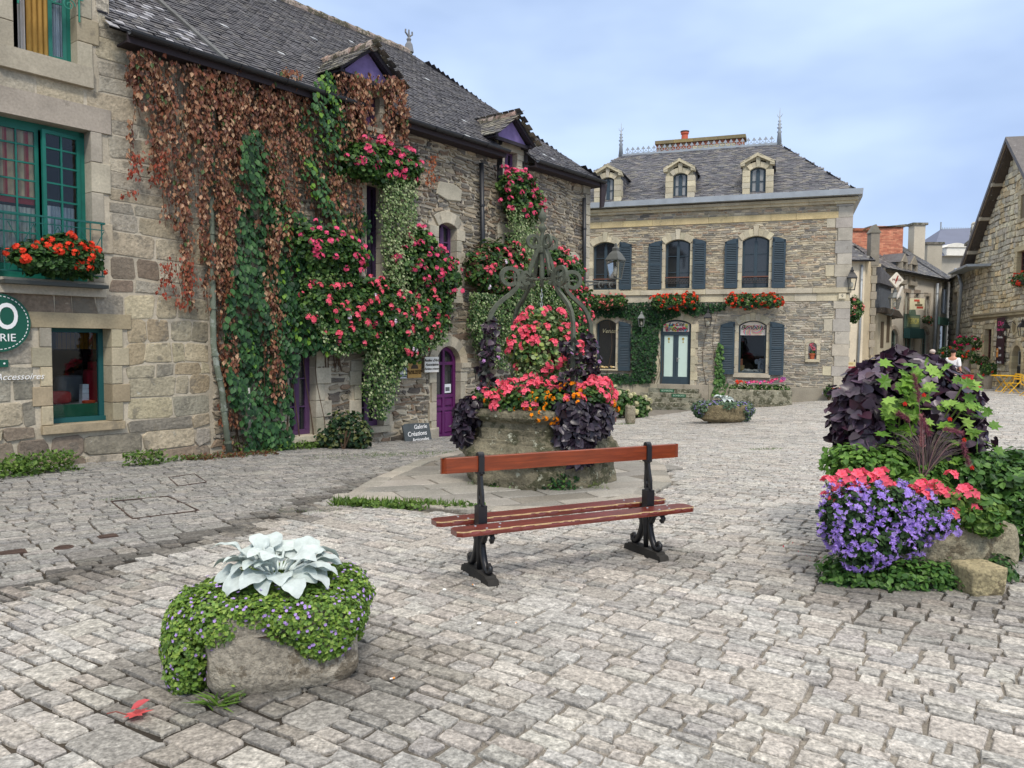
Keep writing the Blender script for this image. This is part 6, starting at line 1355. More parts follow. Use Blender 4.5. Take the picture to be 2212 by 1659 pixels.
for k in range(4):
    a = ang0+k*PI/2; cx_, sy_ = math.cos(a), math.sin(a); tan = (-sy_, cx_, 0)
    f_ = lambda P_: [(r_*cx_, r_*sy_, z_) for r_, z_ in P_]
    m = MB(); m.tube(f_(arm+scroll), .025, 4, up=tan, flat=1.4); m.tube(f_(up_arm), .021, 4, up=tan, flat=1.4); m.tube(f_(topsc), .018, 4, up=tan, flat=1.5)
    m.tube(f_([(.30+.1*math.cos(t)*.7, 2.66+.1*math.sin(t)) for t in np.linspace(0, 2*PI, 16)]), .014, 4, up=tan, flat=1.4); m.build('canopy_arm', M['iron'], W_)
m = MB(); tw = np.linspace(-.48, .48, 60)
for a in (ang0, ang0+PI/2): m.tube([(t*math.cos(a)+.006*math.cos(t*90)*math.sin(a), t*math.sin(a)-.006*math.cos(t*90)*math.cos(a), 2.655+.006*math.sin(t*90)) for t in tw], .013, 5)
m.lathe([(.045,3.0),(.05,3.03),(.05,3.07),(.03,3.09)], 10); m.build('tie_bar', M['iron'], W_)
m = MB(); m.lathe([(.02,2.55),(.03,2.7),(.03,3.0),(.028,3.2),(.02,3.26),(.045,3.3),(.05,3.33),(.018,3.38),(.02,3.4),(.045,3.44),(.05,3.47),(.028,3.52),(.004,3.59)], 10); m.build('finial', M['iron'], W_, True)
m = MB(); 
for k in range(9):
    t = np.linspace(0, 2*PI, 9); z_ = 2.5-k*.06; m.tube([((.012*math.cos(q) if k % 2 else 0), (0 if k % 2 else .012*math.cos(q)), z_+.036*math.sin(q)) for q in t], .005, 4)
m.build('chain', M['zinc'], W_)
# ------------------------------------------------------------------ plants of the well
def plant(name, label, cat, loc, rz=0, group=None): return empty(name, label, cat, loc, rz, group)
def addleaf(par, E, n, size, pal, tpl='round', mat='leaf', name='foliage', nb=0, hd=None, bs=(.9,1.4), front=True, smooth=False, **kw):
    m = MB(); foliage(m, E, n, size, pal, tpl, **kw); o = m.build(name, M[mat], par, smooth)
    if nb:
        P, N = blob(E, nb*5, .03, kw.get('rough', .12))
        ok = ((P @ np.array(kw.get('_', (0,0,0)))) == 0) & ((N[:,1] < .25) if front else True) & (N[:,2] > -.55); bloom(par, hd, P[ok][:nb], N[ok][:nb], *bs, off=.035)
    return o
CO = heads('coral', CORAL); PK = heads('pinkger', PINK); RD = heads('red', RED); OR = heads('orange', S(250,150,20), nf=4, r=.03, fl=.026)
e = plant('hanging_basket', 'big hanging basket of coral geraniums in the middle of the iron well canopy', 'flower basket', (wx, wy, wz+1.55))
m = MB(); m.lathe([(.05,-.1),(.2,-.04),(.28,.08),(.3,.18)], 16, col=S(60,50,40)); m.build('basket', M['bark'], e)
E = [(0,0,.42,.3,.28,.3),(-.22,-.05,.25,.24,.24,.3),(.24,0,.22,.24,.24,.3),(0,-.12,.1,.34,.26,.3)]
addleaf(e, E, 1800, .06, PV[:2]+PG[:2]+[S(150,170,90)], nb=62, hd=CO, bs=(.9,1.4))
addleaf(e, [(-.1,-.1,-.28,.33,.26,.4),(.18,-.05,-.22,.26,.24,.36)], 1700, .042, PV, 'ovate', name='trailing_foliage', shell=.5)
ring = lambda a0, a1, n, r=.78, z=1.1, rr=.2: [(r*math.cos(a), r*math.sin(a), z+random.uniform(-.04,.04), rr, rr, rr*.8) for a in np.radians(np.linspace(a0, a1, n))]
e = plant('geranium_bed', 'coral geraniums and orange marigolds spilling over the front of the well rim', 'flower bed', (wx, wy, wz))
E = ring(-135, -68, 6, .74, 1.1, .19)+[(0,-.4,1.15,.5,.25,.2)]
addleaf(e, E, 1700, .055, PG, nb=60, hd=CO, bs=(.9,1.35)); P, N = blob([(.1,-.78,1.02,.42,.16,.2),(.3,-.72,1.08,.2,.2,.2)], 160, .05); ok = N[:,1] < .1; bloom(e, OR, P[ok][:48], N[ok][:48], .7, 1.1, 'marigold', .03)
e = plant('geranium_bed', 'coral geraniums with orange flowers on the right corner of the well rim', 'flower bed', (wx, wy, wz))
E = ring(-42, 25, 5, .76, 1.13, .19); addleaf(e, E, 1300, .055, PG, nb=44, hd=CO, front=False, bs=(.9,1.4)); P, N = blob(ring(-30, 5, 3, .84, .97, .15), 60, .05); bloom(e, OR, P[:22], N[:22], .7, 1.1, 'marigold', .03)
addleaf(e, [(.88,-.1,.85,.09,.16,.2)], 260, .035, [S(150,120,50), S(110,110,50)], 'blade', name='dry_foliage')
e = plant('geranium_bed', 'few coral and orange flowers at the left corner of the well rim', 'flower bed', (wx, wy, wz)); addleaf(e, ring(150, 205, 3, .76, 1.1, .15), 500, .05, PG, nb=14, hd=CO, front=False)
P, N = blob(ring(180, 215, 2, .8, 1.1, .12), 20, .05); bloom(e, OR, P[:8], N[:8], .7, 1.1, 'marigold', .03)
BK = [S(44,36,48), S(56,46,60), S(34,28,38), S(66,56,68)]
for lab, E, n in (('near black sweet potato vine draped over the left corner of the well', [(-.9,-.37,.98,.2,.2,.17),(-.99,-.34,.78,.13,.16,.26)], 520), ('near black sweet potato vine cascading down the front right of the well', [(.33,-.82,1.02,.24,.2,.16),(.4,-.94,.78,.25,.12,.26),(.44,-.97,.55,.19,.09,.18),(.7,-.68,.9,.18,.18,.2)], 1000)):
    e = plant('sweet_potato_vine', lab, 'vine', (wx, wy, wz)); addleaf(e, E, n, .095, BK, 'heart', 'wax', shell=.35, droop=.9, upn=.2, smooth=True)
LIL = heads('lilac', S(196,150,200), nf=2, r=.02, fl=.03)
for k, (a, h0, h1, lab, n) in enumerate(((ang0+3*PI/2, 1.05, 2.0, 'purple leaved morning glory climbing the left iron post', 260), (ang0, 1.05, 1.75, 'purple leaved vine climbing the front right iron post', 190), (ang0+PI/2, 1.1, 1.85, 'purple leaved vine climbing the rear right iron post', 240))):
    e = plant('climbing_vine', lab, 'vine', (wx+RP*1.12*math.cos(a), wy+RP*1.12*math.sin(a), wz+h0-.1)); m = MB(); hh = h1-h0; t = np.linspace(0, 1, 40)
    m.tube(np.c_[.035*np.cos(t*16), .035*np.sin(t*16), t*hh+.05], .006, 4); m.build('stem', M['bark'], e)
    E = [(random.uniform(-.06,.06), random.uniform(-.04,.04), hh*q+.1, .1, .09, .13) for q in np.linspace(0, 1, 6)]
    addleaf(e, E, n, .08, [S(58,44,58), S(74,56,72), S(46,50,46), S(42,32,44)], 'heart', 'wax', shell=.7, nb=5, hd=LIL, smooth=True)
for lab, px, py, r_, n, tp, pal in (('round leaved weed at the left foot of the well', 1088, 1052, .16, 90, 'round', PG), ('leafy weed in the middle of the foot of the well', 1130, 1056, .13, 60, 'round', PG), ('large bushy weed at the front right foot of the well', 1210, 1058, .25, 420, 'dia', PI_+PG), ('small mossy tuft at the right foot of the well', 1292, 1056, .12, 160, 'blade', [S(96,124,48), S(120,140,60)]), ('ivy sprig growing from the ledge of the well', 1230, 1009, .16, 90, 'ivy', PG), ('grass tuft at the left end of the foot of the well', 1024, 1048, .08, 80, 'blade', [S(90,116,50)])):
    p_ = G(px, py+8) if 'ledge' not in lab else P3(px, py, math.hypot(wx,wy)-.75); e = plant('weed', lab, 'weed', p_); addleaf(e, [(0,.0,.05,r_,r_*.45,r_*.8)], n, .05 if tp != 'round' else .06, pal, tp, shell=.6, upn=.9, droop=-.1)
# ------------------------------------------------------------------ benches
def bench(name, label, pL, pR, group=None):
    pL, pR = np.array(pL), np.array(pR); c = (pL+pR)/2; d = pR-pL; half = np.linalg.norm(d[:2])/2; rz = math.atan2(d[1], d[0])
    b = empty(name, label, 'bench', c, rz, group)
    WC = [S(104,44,34), S(132,58,26), S(140,60,42)]
    def plank(nm, x0, x1, y0, y1, z0, z1, edge, lab=None):
        m = MB(); n = 60; xs = np.linspace(x0, x1, n); rr = .03; V = []
        for i, x in enumerate(xs):
            w0 = rr*max(0, 1-(x-x0)/.03)**2+rr*max(0, 1-(x1-x)/.03)**2
            ch = edge*(.008*abs(math.sin(x*9))*abs(math.sin(x*31+1)))
            V += [(x, y0+w0+ch, z1-.003), (x, y0+w0+.006+ch*1.5, z1), (x, y1-w0, z1), (x, y1-w0+.0, z0), (x, y0+w0, z0), (x, y0+w0, z1-.018-ch*.6)]
        F = [(i*6+j, (i+1)*6+j, (i+1)*6+(j+1)%6, i*6+(j+1)%6) for i in range(n-1) for j in range(6)]+[(5,4,3,2,1,0), tuple((n-1)*6+j for j in range(6))]
        m.add(V, F, jit(WC[0 if edge or nm == 'seat_plank' else 1], .05)); o = m.build(nm, M['wood'], b)
        if lab: o['label'] = lab
        if edge:
            m = MB(); 
            for i in range(n-1):
                x = xs[i]
                wf = lambda q: .0035+.006*max(0, math.sin(q*9)*math.sin(q*31+1))+.003*max(0, math.sin(q*53))
                a_, b2 = V[i*6], V[(i+1)*6]; m.add([(a_[0],a_[1]-.001,z1-.004-wf(a_[0])*.6),(b2[0],b2[1]-.001,z1-.004-wf(b2[0])*.6),(b2[0],b2[1]+.001,z1+.001),(a_[0],a_[1]+.001,z1+.001),(a_[0],a_[1]+wf(a_[0]),z1+.0012),(b2[0],b2[1]+wf(b2[0]),z1+.0012)], [(0,1,2,3),(3,2,5,4)])
            m.build('bare_wood_edge', M['chip'], o)
        return o
    zs = .43; ex = .3
    plank('seat_plank', -half-ex+.02, half+ex-.02, -.275, -.105, zs-.036, zs, 1, 'near seat plank with chipped edge'); plank('seat_plank', -half-ex, half+ex-.04, .06, .225, zs-.036, zs, 1)
    o = plank('backrest', -half-ex, half+ex, -.015, .02, .79, .9, 0); o['label'] = 'brighter varnished backrest plank'; 
    for x in (-half, half):
        f = empty('iron_support', None, None); f.parent = b; w_ = .028
        m = MB(); yz = [(-.25,.02),(-.235,.055),(-.2,.06),(-.19,.075),(.19,.075),(.2,.06),(.235,.055),(.25,.02),(.25,0),(-.25,0)]; L0 = len(yz)
        V = [(x-.042,y_,z_) for y_, z_ in yz]+[(x+.042,y_,z_) for y_, z_ in yz]; m.add(V, [tuple(range(L0)), tuple(range(L0,2*L0))[::-1]]+[(i,(i+1)%L0,L0+(i+1)%L0,L0+i) for i in range(L0)]); m.build('foot', mk('dusty_iron', S(48,46,42), rough=.8, n1=(14,.3)), f)
        m = MB(); XY = lambda P_: [(x, y_, z_) for y_, z_ in P_]
        for s_ in (-1, 1):
            sc1 = [(s_*(.155+.034*math.cos(t)), .115+.034*math.sin(t)) for t in np.linspace(PI*.6, -PI*1.0, 14)]
            m.tube(XY([(s_*.035,.36),(s_*.05,.27),(s_*.06,.21),(s_*.085,.15),(s_*.115,.105),(s_*.15,.085),(s_*.185,.1),(s_*.192,.13),(s_*.165,.15),(s_*.145,.13),(s_*.155,.112)]), [.02,.024,.026,.026,.026,.024,.02,.018,.016,.015,.012], 4, up=(1,0,0), flat=1.0)
            m.tube(XY([(s_*.03,.26),(s_*.07,.3),(s_*.1,.345),(s_*.15,.375),(s_*.2,.375),(s_*.222,.35),(s_*.205,.322),(s_*.185,.335)]), [.02,.024,.022,.02,.02,.02,.018,.014], 4, up=(1,0,0))
            m.tube(XY([(s_*.065+.03*math.cos(t)*s_, .3+.035*math.sin(t)) for t in np.linspace(0, 2*PI*.85, 12)]), .013, 4, up=(1,0,0)); 
            y0_, y1_ = sorted((s_*.04, s_*.235)); m.box(x-.03, x+.03, y0_, y1_, .378, .391)
        m.tube(XY([(0,.07),(0,.2),(0,.3),(0,.4)]), [.02,.028,.034,.04], 6); m.build('scroll_leg', M['cast'], f, True)
        m = MB(); m.box(x-.034, x+.034, -.055, .02, .36, .545); m.tube([(x,-.018,.545),(x,-.018,.56)], [.036,.02], 4); m.build('seat_block', M['cast'], f)
        m = MB()
        for s_ in (-1, 1): m.tube([(x,-.018+s_*.028,.55),(x,-.014+s_*.026,.62),(x,-.006+s_*.014,.7),(x,.002+s_*.01,.76),(x,.002+s_*.022,.785)], .014, 4, up=(1,0,0), flat=1.7)
        m.tube([(x,-.05,.57),(x,-.03,.6),(x,-.012,.585),(x,.0,.61)], .011, 5); m.box(x-.024, x+.024, -.03, .036, .77, .787)
        lp = [(x,-.024,.775),(x,-.024,.885),(x,-.02,.91),(x,.003,.921),(x,.026,.91),(x,.03,.885),(x,.03,.775)]; m.tube(lp, .0085, 4, up=(0,0,1), flat=1) 
        m.box(x-.022, x+.022, -.03, -.016, .775, .9); m.box(x-.022, x+.022, .021, .034, .775, .9); m.tube([(x-.022,.002,.905),(x+.022,.002,.905)], .026, 12, flat=1.0)
        m.build('back_upright', M['cast'], f)
    for x in (-half, half):
        for dx in (-.06, .06):
            for yc_ in (-.23, -.14, .1, .18):
                m = MB(); m.lathe([(.009,0),(.008,.003),(.003,.004)], 8, (x+dx*(1.6 if yc_ in (-.14,.18) else .8), yc_, zs)); m.build('bolt', M['zinc'], b)
    return b
gm = lambda a, b_: (G(*a)+G(*b_))/2
bench('park_bench', 'reddish brown plank bench with black cast iron scroll legs before the well', gm((1008,1236),(1065,1266)), gm((1358,1188),(1434,1215)), 'park benches on the square')
q = G(1818, 914); bench('park_bench', 'distant red brown bench half hidden behind the purple shrub', q, q+np.array([1.5,.25,.05]), 'park benches on the square')
# ------------------------------------------------------------------ silver leaved plant trough
def rough_block(mb, w_, d_, h_, e=.35, nz=18, nt=72, amp=.03, col=(1,1,1), seed=0, taper=0, hollow=True, belly=0):
    V = []; f = lambda v: np.sign(v)*abs(v)**e
    zz = list(np.linspace(0, 1, nz)); prof = [(min(1, .86+.14*min(1, z*6))*(1-.03*max(0, (z-.9)*10))-taper*(1-z)+belly*math.sin(z*PI), z) for z in zz]
    prof = [(prof[0][0]*.6, 0)]+prof+([(prof[-1][0]*.86,1.0),(prof[-1][0]*.84,.8),(0.02,.78)] if hollow else [(prof[-1][0]*.8,1.01),(.3,1.015),(.02,1.015)])
    for r_, z in prof:
        for j in range(nt):
            t = j/nt*2*PI; x, y = w_/2*f(math.cos(t))*r_, d_/2*f(math.sin(t))*r_; q = Vector((x*3+seed, y*3, z*h_*3))
            dn = (mn.noise(q)*1.0+mn.noise(q*2.7)*.5+mn.noise(q*7)*.22)*amp; L = math.hypot(x, y)+1e-6; V.append((x+dn*x/L, y+dn*y/L, z*h_+dn*.5*(z > .05)))
    F = [(i*nt+j, i*nt+(j+1)%nt, (i+1)*nt+(j+1)%nt, (i+1)*nt+j) for i in range(len(prof)-1) for j in range(nt)]; F.append(tuple(range(nt))[::-1]); F.append(tuple(range((len(prof)-1)*nt, len(prof)*nt))); return mb.add(V, F, col)
def bigleaf(mb, base, dirv, L, Wd, col, curl=.5, up=(0,0,1), pet=.35, wave=.06, fold=.25, twist=0):
    base = np.array(base, float); d = np.array(dirv, float); d /= np.linalg.norm(d); upv = np.array(up, float); n0 = upv-d*(upv@d); n0 /= np.linalg.norm(n0); s_ = np.cross(d, n0)
    if twist: s_ = s_*math.cos(twist)+n0*math.sin(twist); n0 = np.cross(s_, d)
    P_ = [base+d*pet*L*t+np.array([0,0,.12*L*math.sin(t*1.6)]) for t in np.linspace(0, 1, 6)]; mb.tube(P_, [.011*L/.2]*6, 5, col); b0 = P_[-1]
    nu, nv = 12, 9; V = []
    for i in range(nu+1):
        t = i/nu; a = curl*t*t; w_ = Wd*(.06+1.0*max(0, math.sin(t**.72*PI))**.62) if 0 < t < 1 else Wd*.05
        c = b0+d*(L*t*math.cos(a*.7))-n0*(L*t*math.sin(a)*.75)
        for j in range(nv): v = j/(nv-1)*2-1; V.append(c+s_*(w_*.5*v)+n0*(fold*w_*.5*abs(v)**1.4+wave*L*.5*math.sin(t*13+v*3)*abs(v)**2)-d*(.1*L*abs(v)**2*(1-t)*.8))
    mb.add(V, [(i*nv+j, i*nv+j+1, (i+1)*nv+j+1, (i+1)*nv+j) for i in range(nu) for j in range(nv-1)], col)
fl, fr = G(452,1522), G(772,1476); c_ = (fl+fr)/2; rz = math.atan2(fr[1]-fl[1], fr[0]-fl[0]); ey_ = np.array([-math.sin(rz), math.cos(rz), 0]); Wt = np.linalg.norm((fr-fl)[:2])
tl = c_+ey_*.24; tl[2] = float(gz(tl[0], tl[1]))
T1 = empty('stone_trough', 'rounded granite trough planter in the left foreground', 'planter', tl, rz); m = MB(); rough_block(m, Wt+.04, .52, .4, .34, col=S(164,156,140), amp=.02, seed=3); m.build('trough_body', M['trough'], T1, True)
m = MB(); m.lathe([(.3,.3),(.2,.32),(.01,.33)], 20, col=S(56,44,34)); m.build('planting_soil', mk('soil', rough=1, n1=(20,.3)), T1)
BG = [S(124,156,62), S(104,138,52), S(146,172,78), S(80,112,46), S(114,148,68)]
e = plant('trailing_flower_plant', 'mound of small green leaves with tiny lilac flowers over the near trough', 'plant', tl, rz)
E1 = [(0,.04,.38,.44,.34,.11),(-.28,.04,.34,.2,.3,.15),(-.42,.06,.22,.13,.26,.24),(-.43,.02,.1,.11,.2,.12),(.32,.12,.35,.15,.26,.14),(.37,.2,.24,.1,.18,.18),(.12,-.24,.34,.22,.08,.11),(.18,-.27,.26,.13,.05,.1),(.27,-.22,.33,.1,.1,.1),(-.16,-.18,.41,.14,.1,.05),(0,.3,.36,.34,.16,.12)]
addleaf(e, E1, 30000, .021, BG, 'dia', shell=.22, upn=.6, droop=.1, rough=.07, wid=1.5, ca=.2)
def tiny(par, E, n, r_, col, nm='tiny_flowers', off=.012, tilt=.4):
    P, N = blob(E, n, .02, .07); m = MB(); k = 5
    for i in range(k):
        a = rdir(len(P)); T = unit(np.cross(N, a)); Bn = np.cross(N, T)
        th_ = 2*PI*i/k; D = T*math.cos(th_)+Bn*math.sin(th_)
        if i == 0: T0, B0 = T, Bn
        D = T0*math.cos(th_)+B0*math.sin(th_); leaves(m, P+N*off, D+N*.3, N, r_, jit(col, .12, len(P)), 'dia', 1.5)
    o = m.build(nm, M['petal'], par); o['kind'] = 'stuff'; return o
tiny(e, E1, 760, .0095, S(190,160,226))
e = plant('silver_leaf_plant', 'white felt leaved plant rising from the near trough', 'plant', tl+np.array([-.02,.03,.49]), rz)
SW = S(200,210,206); leafspec = []
for i in range(34):
    a = i*2.4+.3; el = .02+.8*((i*7) % 5)/5; leafspec.append((a, el, .12+.035*((i*3) % 4)/4, .118, .9))
for i in range(9): a = i*2.1; leafspec.append((a, .75+.3*((i*5) % 3)/3, .11, .095, .9))
for i, (a, el, L_, Wd, cu_) in enumerate(leafspec):
    m = MB(); d = (math.cos(a)*math.cos(el), math.sin(a)*math.cos(el)*.8, math.sin(el)); bigleaf(m, (.06*math.cos(a), .05*math.sin(a), .02), d, L_*1.05, Wd, jit(SW, .04), curl=cu_*random.uniform(.6,1.3), pet=(.8 if el < .6 else .95)*random.uniform(.5,1.2), wave=.1, fold=random.uniform(-.15,.3), twist=random.uniform(-.5,.5)); m.build('leaf', M['felt'], e, True)
e = plant('grass_tuft', 'thin grass sprig at the front corner of the near trough', 'weed', G(470,1528)); m = MB(); n = 40; a = rng.uniform(-.4, 2.6, n); leaves(m, np.zeros((n,3))+rng.normal(0,.015,(n,3))*[1,1,0], np.c_[np.cos(a), -.5*np.abs(np.sin(a)), rng.uniform(.2,1.1,n)], np.tile([0,-.3,1.],(n,1)), rng.uniform(.06,.16,n), jit(S(96,128,52),.15,n), 'blade', 1.2); foliage(m, [(.05,.05,.05,.05,.04,.04)], 40, .022, BG); m.build('blades', M['leaf'], e)
# fallen leaf, stubs and litter
e = G(276,1560)+np.array([0,0,.016]); m = MB(); leaves(m, [(0,0,.01)], [(1,.12,.12)], [(-.05,.1,1)], .075, jit(S(214,92,92),.02,1), 'maple', .9); leaves(m, [(.01,0,.03)], [(1,.35,.5)], [(-.4,-.4,1)], .06, jit(S(196,84,88),.02,1), 'ovate', .8); m.tube([(0,0,.012),(-.04,.01,.02),(-.07,.015,.012)], .0022, 4, S(150,90,80)); o = m.build('fallen_leaf', M['leaf']); place(o, e, .1); o.scale = (1.35, 1.35, 1.35); tag(o, 'crumpled pinkish red leaf lying on the cobbles bottom left', 'leaf')
for px, py, wht, lab in ((1870//1, 1,0,''),)[:0]: pass
for px, py, lab in ((1026,1272,'cigarette stub just below the left foot of the near bench'), (842,1477,'cigarette stub right of the near trough on the cobbles'), (1113,1357,'cigarette stub in the middle foreground cobbles')):
    m = MB(); m.tube([(0,0,.008),(.014,0,.008)], .0045, 8, S(236,232,224)); m.tube([(.014,0,.008),(.026,0,.009)], .0047, 8, S(226,150,70)); o = m.build('cigarette_stub', M['paint']); place(o, G(px,py)+np.array([0,0,.016]), .5+px); tag(o, lab, 'litter')
for px, py, lab in ((960,1279,'small white crumpled scrap left of the near bench foot'), (1035,1353,'flat white scrap of paper in the middle foreground')):
    m = MB(); rbox(m, .035, .025, .008, S(236,236,232), .8); o = m.build('paper_scrap', M['paint']); place(o, G(px,py)+np.array([0,0,.016]), px); tag(o, lab, 'litter')
# manhole covers and drains
for px, py, w_, rnd, lab in ((25,1198,.2,0,'rusty rectangular cover at the far left of the pavement'), (138,1186,.12,1,'round rusty cover between the two rectangular ones'), (233,1162,.15,0,'small rusty rectangular cover right of the round one')):
    e = empty('drain_cover', lab, 'cover', G(px,py)+np.array([0,0,.013]), .7, 'metal covers in the pavement'); m = MB()
    (m.lathe([(w_*.6,-.02),(w_*.6,.004),(w_*.55,.006)], 24) if rnd else m.box(-w_/2, w_/2, -w_/3, w_/3, -.02, .006)); m.build('frame', M['rust'], e); m = MB()
    for k in range(6): q = (k-2.5)*w_*.11; l = w_*.4 if not rnd else math.sqrt(max(.001, (w_*.45)**2-(q*1.3)**2)); m.box(-l, l, q-.008, q+.008, .006, .011)
    m.build('ribs', M['rust'], e)
for c4, lab in (([(240,1086),(362,1075),(430,1106),(286,1124)], 'large paved in hatch framed by dark iron on the left pavement'), ([(364,1034),(420,1026),(446,1044),(385,1053)], 'smaller paved in hatch nearer the creeper wall')):
    P_ = [G(*q_) for q_ in c4]; o0 = sum(P_)/4; m = MB()
    for i in range(4): m.tube([P_[i]-o0+[0,0,.016], P_[(i+1)%4]-o0+[0,0,.016]], .007, 4)
    o = m.build('hatch_frame', M['rust']); place(o, o0); tag(o, lab, 'cover')
# ------------------------------------------------------------------ right foreground planter
def PB(px, py, d): return P3(px, py, d)
tr_ = PB(2000, 1190, 5.75); tr_[2] = float(gz(tr_[0], tr_[1])); rzt = -.05
T2 = empty('stone_trough', 'long mossy granite trough under the purple and coral flowers at the right', 'planter', tr_, rzt); m = MB(); rough_block(m, 1.12, .72, .34, .22, col=S(160,152,128), amp=.03, seed=9, belly=.03); m.xform(t=(-.0,.1,.05)); m.build('trough_body', M['trough'], T2, True)
m = MB(); m.box(-.48,.46,-.15,.4,.3,.36, S(56,44,34)); m.build('planting_soil', mk('soil', rough=1, n1=(20,.3)), T2)
q = G(2130,1290); m = MB(); rough_block(m, .26, .24, .2, .25, nz=10, nt=40, col=S(172,160,124), amp=.018, seed=5, hollow=False, taper=.04); o = m.build('stone_block', M['trough'], None, True); place(o, (q[0], q[1]+.1, q[2]-.01), .15); tag(o, 'small squared yellowish stone at the right foot of the flowery trough', 'stone')
q = G(1930,1225); m = MB(); rough_block(m, .2, .2, .22, .3, nz=8, nt=30, col=S(96,86,70), amp=.015, seed=7, hollow=False); o = m.build('stone_block', M['trough'], None, True); place(o, q, .1); tag(o, 'dark small support stone hidden among the leaves below the purple flowers', 'stone')
def rel(o, *E): return [(*(np.array(P3(px, py, d))-o), rx, ry, rz_) for px, py, d, rx, ry, rz_ in E]
o = P3(1890, 1180, 5.3); e = plant('fan_flower_plant', 'mass of violet blue fan flowers tumbling over the left of the right trough', 'plant', o)
E = rel(o, (1900,1095,5.4,.24,.2,.16), (1825,1120,5.35,.15,.18,.2), (1975,1115,5.4,.2,.18,.14), (1880,1165,5.25,.22,.12,.13), (1840,1080,5.5,.14,.2,.1), (1945,1160,5.3,.14,.12,.11), (2015,1130,5.35,.1,.12,.06), (1850,1195,5.25,.1,.1,.07))
addleaf(e, E, 3600, .04, [S(50,80,40), S(66,98,48), S(40,62,36)], 'ovate', shell=.35)
VIO = [head_mesh('flower_head', np.array(S(180,154,226))*f, nf=5, r=.034, fl=.026, pet=5) for f in (1, .86, 1.15)]
P, N = blob(E, 1500, .03, .2); ok = (N[:,1] < .35) & (N[:,2] < .95); P, N = P[ok], N[ok]; bloom(e, VIO, P[:96], N[:96], .6, .95, off=.03)
m = MB(); P, N = P[96:560], N[96:560]
for k in range(5): a_ = rdir(len(P)); leaves(m, P+N*.03, unit(N*.6+np.cross(N, a_)), N, .03, jit(S(180,150,228), .1, len(P)), 'dia', .8)
m.build('small_blossoms', M['petal'], e)['kind'] = 'stuff'
o = P3(1960, 1090, 5.6); e = plant('geranium_bed', 'coral pink geraniums along the top of the right trough', 'flower bed', o)
E = rel(o, (1960,1085,5.65,.3,.2,.13), (2080,1095,5.6,.26,.22,.14), (2120,1120,5.5,.12,.14,.1), (1860,1055,5.8,.2,.14,.12), (1990,1060,5.8,.2,.2,.12))
addleaf(e, E, 2600, .055, [S(96,130,54), S(70,110,46), S(120,150,70)], 'round', shell=.4)
for i, (px, py) in enumerate([(1790,1045),(1786,1075),(1800,1090),(1822,1030),(1838,1044),(1856,1030),(1878,1036),(1902,1028),(1912,1044),(1925,1052),(1898,1052),(1868,1056),(1972,1060),(1990,1050),(2008,1062),(2022,1052),(1996,1075),(2040,1066),(1960,1082),(1930,1092),(2055,1030),(2062,1076),(2098,1070),(2112,1088),(2124,1098),(2106,1100),(2082,1062),(2142,1120),(2060,1110),(1948,1098),(1814,1060),(1845,1068)]):
    p_ = P3(px, py, 5.45+random.uniform(-.05,.1))-o; bloom(e, CO, [p_], [np.array([0,-.5,.6])], .85, 1.3, off=0)
o = P3(1870, 1005, 6.2); e = plant('mint_bush', 'low mint like green bush between the purple shrub and the geraniums', 'plant', o); addleaf(e, rel(o, (1840,1000,6.2,.22,.25,.15), (1910,1000,6.2,.24,.25,.15), (1975,1010,6.2,.22,.25,.15)), 2400, .05, [S(92,132,52), S(74,112,44), S(112,150,62)], 'ovate', shell=.5, upn=.8)
o = P3(2150, 1080, 6.0); e = plant('mint_bush', 'tall bushy green plant at the right edge behind the granite trough', 'plant', o); addleaf(e, rel(o, (2130,1020,6.3,.32,.3,.2), (2175,1070,6.1,.26,.3,.3), (2090,1020,6.3,.25,.3,.18), (2195,1110,6.0,.2,.3,.24), (2205,1010,6.4,.2,.3,.16), (2180,1150,5.9,.14,.2,.16)), 5200, .058, [S(78,118,50), S(62,100,44), S(98,136,64), S(50,84,40)], 'ovate', shell=.45, upn=.7)
o = G(1985, 1280); e = plant('ground_cover', 'low green leafy ground cover under the front of the right trough', 'plant', o); addleaf(e, [(-.28,.2,.03,.3,.14,.1),(-.02,.12,.05,.3,.14,.15),(.24,.1,.05,.22,.13,.14),(-.4,.28,.06,.16,.14,.12)], 2500, .042, [S(80,120,52), S(60,98,44), S(100,138,64)], 'ovate', shell=.6, upn=.9)
o = G(2185, 1265); e = plant('ground_cover', 'patch of green weeds at the right end of the granite trough', 'plant', o); addleaf(e, [(0,.2,.06,.12,.2,.12)], 500, .04, [S(66,104,46), S(48,82,38)], 'ovate', shell=.6, upn=.9)
PR = [S(64,50,64), S(82,66,84), S(50,36,50), S(108,92,108), S(72,42,58)]
o = P3(1960, 980, 6.7); e = plant('purple_leaf_shrub', 'large dome of dark purple leaves towering behind the flowery trough', 'shrub', o)
E = rel(o, (1955,860,6.7,.46,.45,.36), (1890,890,6.6,.31,.35,.35), (2015,905,6.6,.32,.38,.33), (1862,950,6.5,.2,.25,.19), (1930,935,6.45,.3,.2,.24), (2060,940,6.6,.22,.3,.24), (1960,805,6.7,.3,.3,.13), (1845,905,6.7,.14,.2,.18))
E += [(*(np.array(P3(x_, y_, 6.55+.2*random.random()))-o), .11, .12, .1) for x_, y_ in ((1862,815),(1898,800),(1935,784),(1975,782),(2040,850),(1840,862),(1824,910),(1835,965),(2090,890),(1880,975))]
addleaf(e, E, 2700, .105, PR, 'heart', 'wax', shell=.5, droop=.45, upn=.7, smooth=True, rough=.28)
m = MB()
for k in range(14): a = random.random()*6.28; r_ = random.uniform(.05,.4); m.tube([(0,0,-.5),(r_*.4*math.cos(a), r_*.4*math.sin(a), -.1),(r_*math.cos(a), r_*math.sin(a), .35)], .008, 5)
m.build('stem', M['bark'], e)
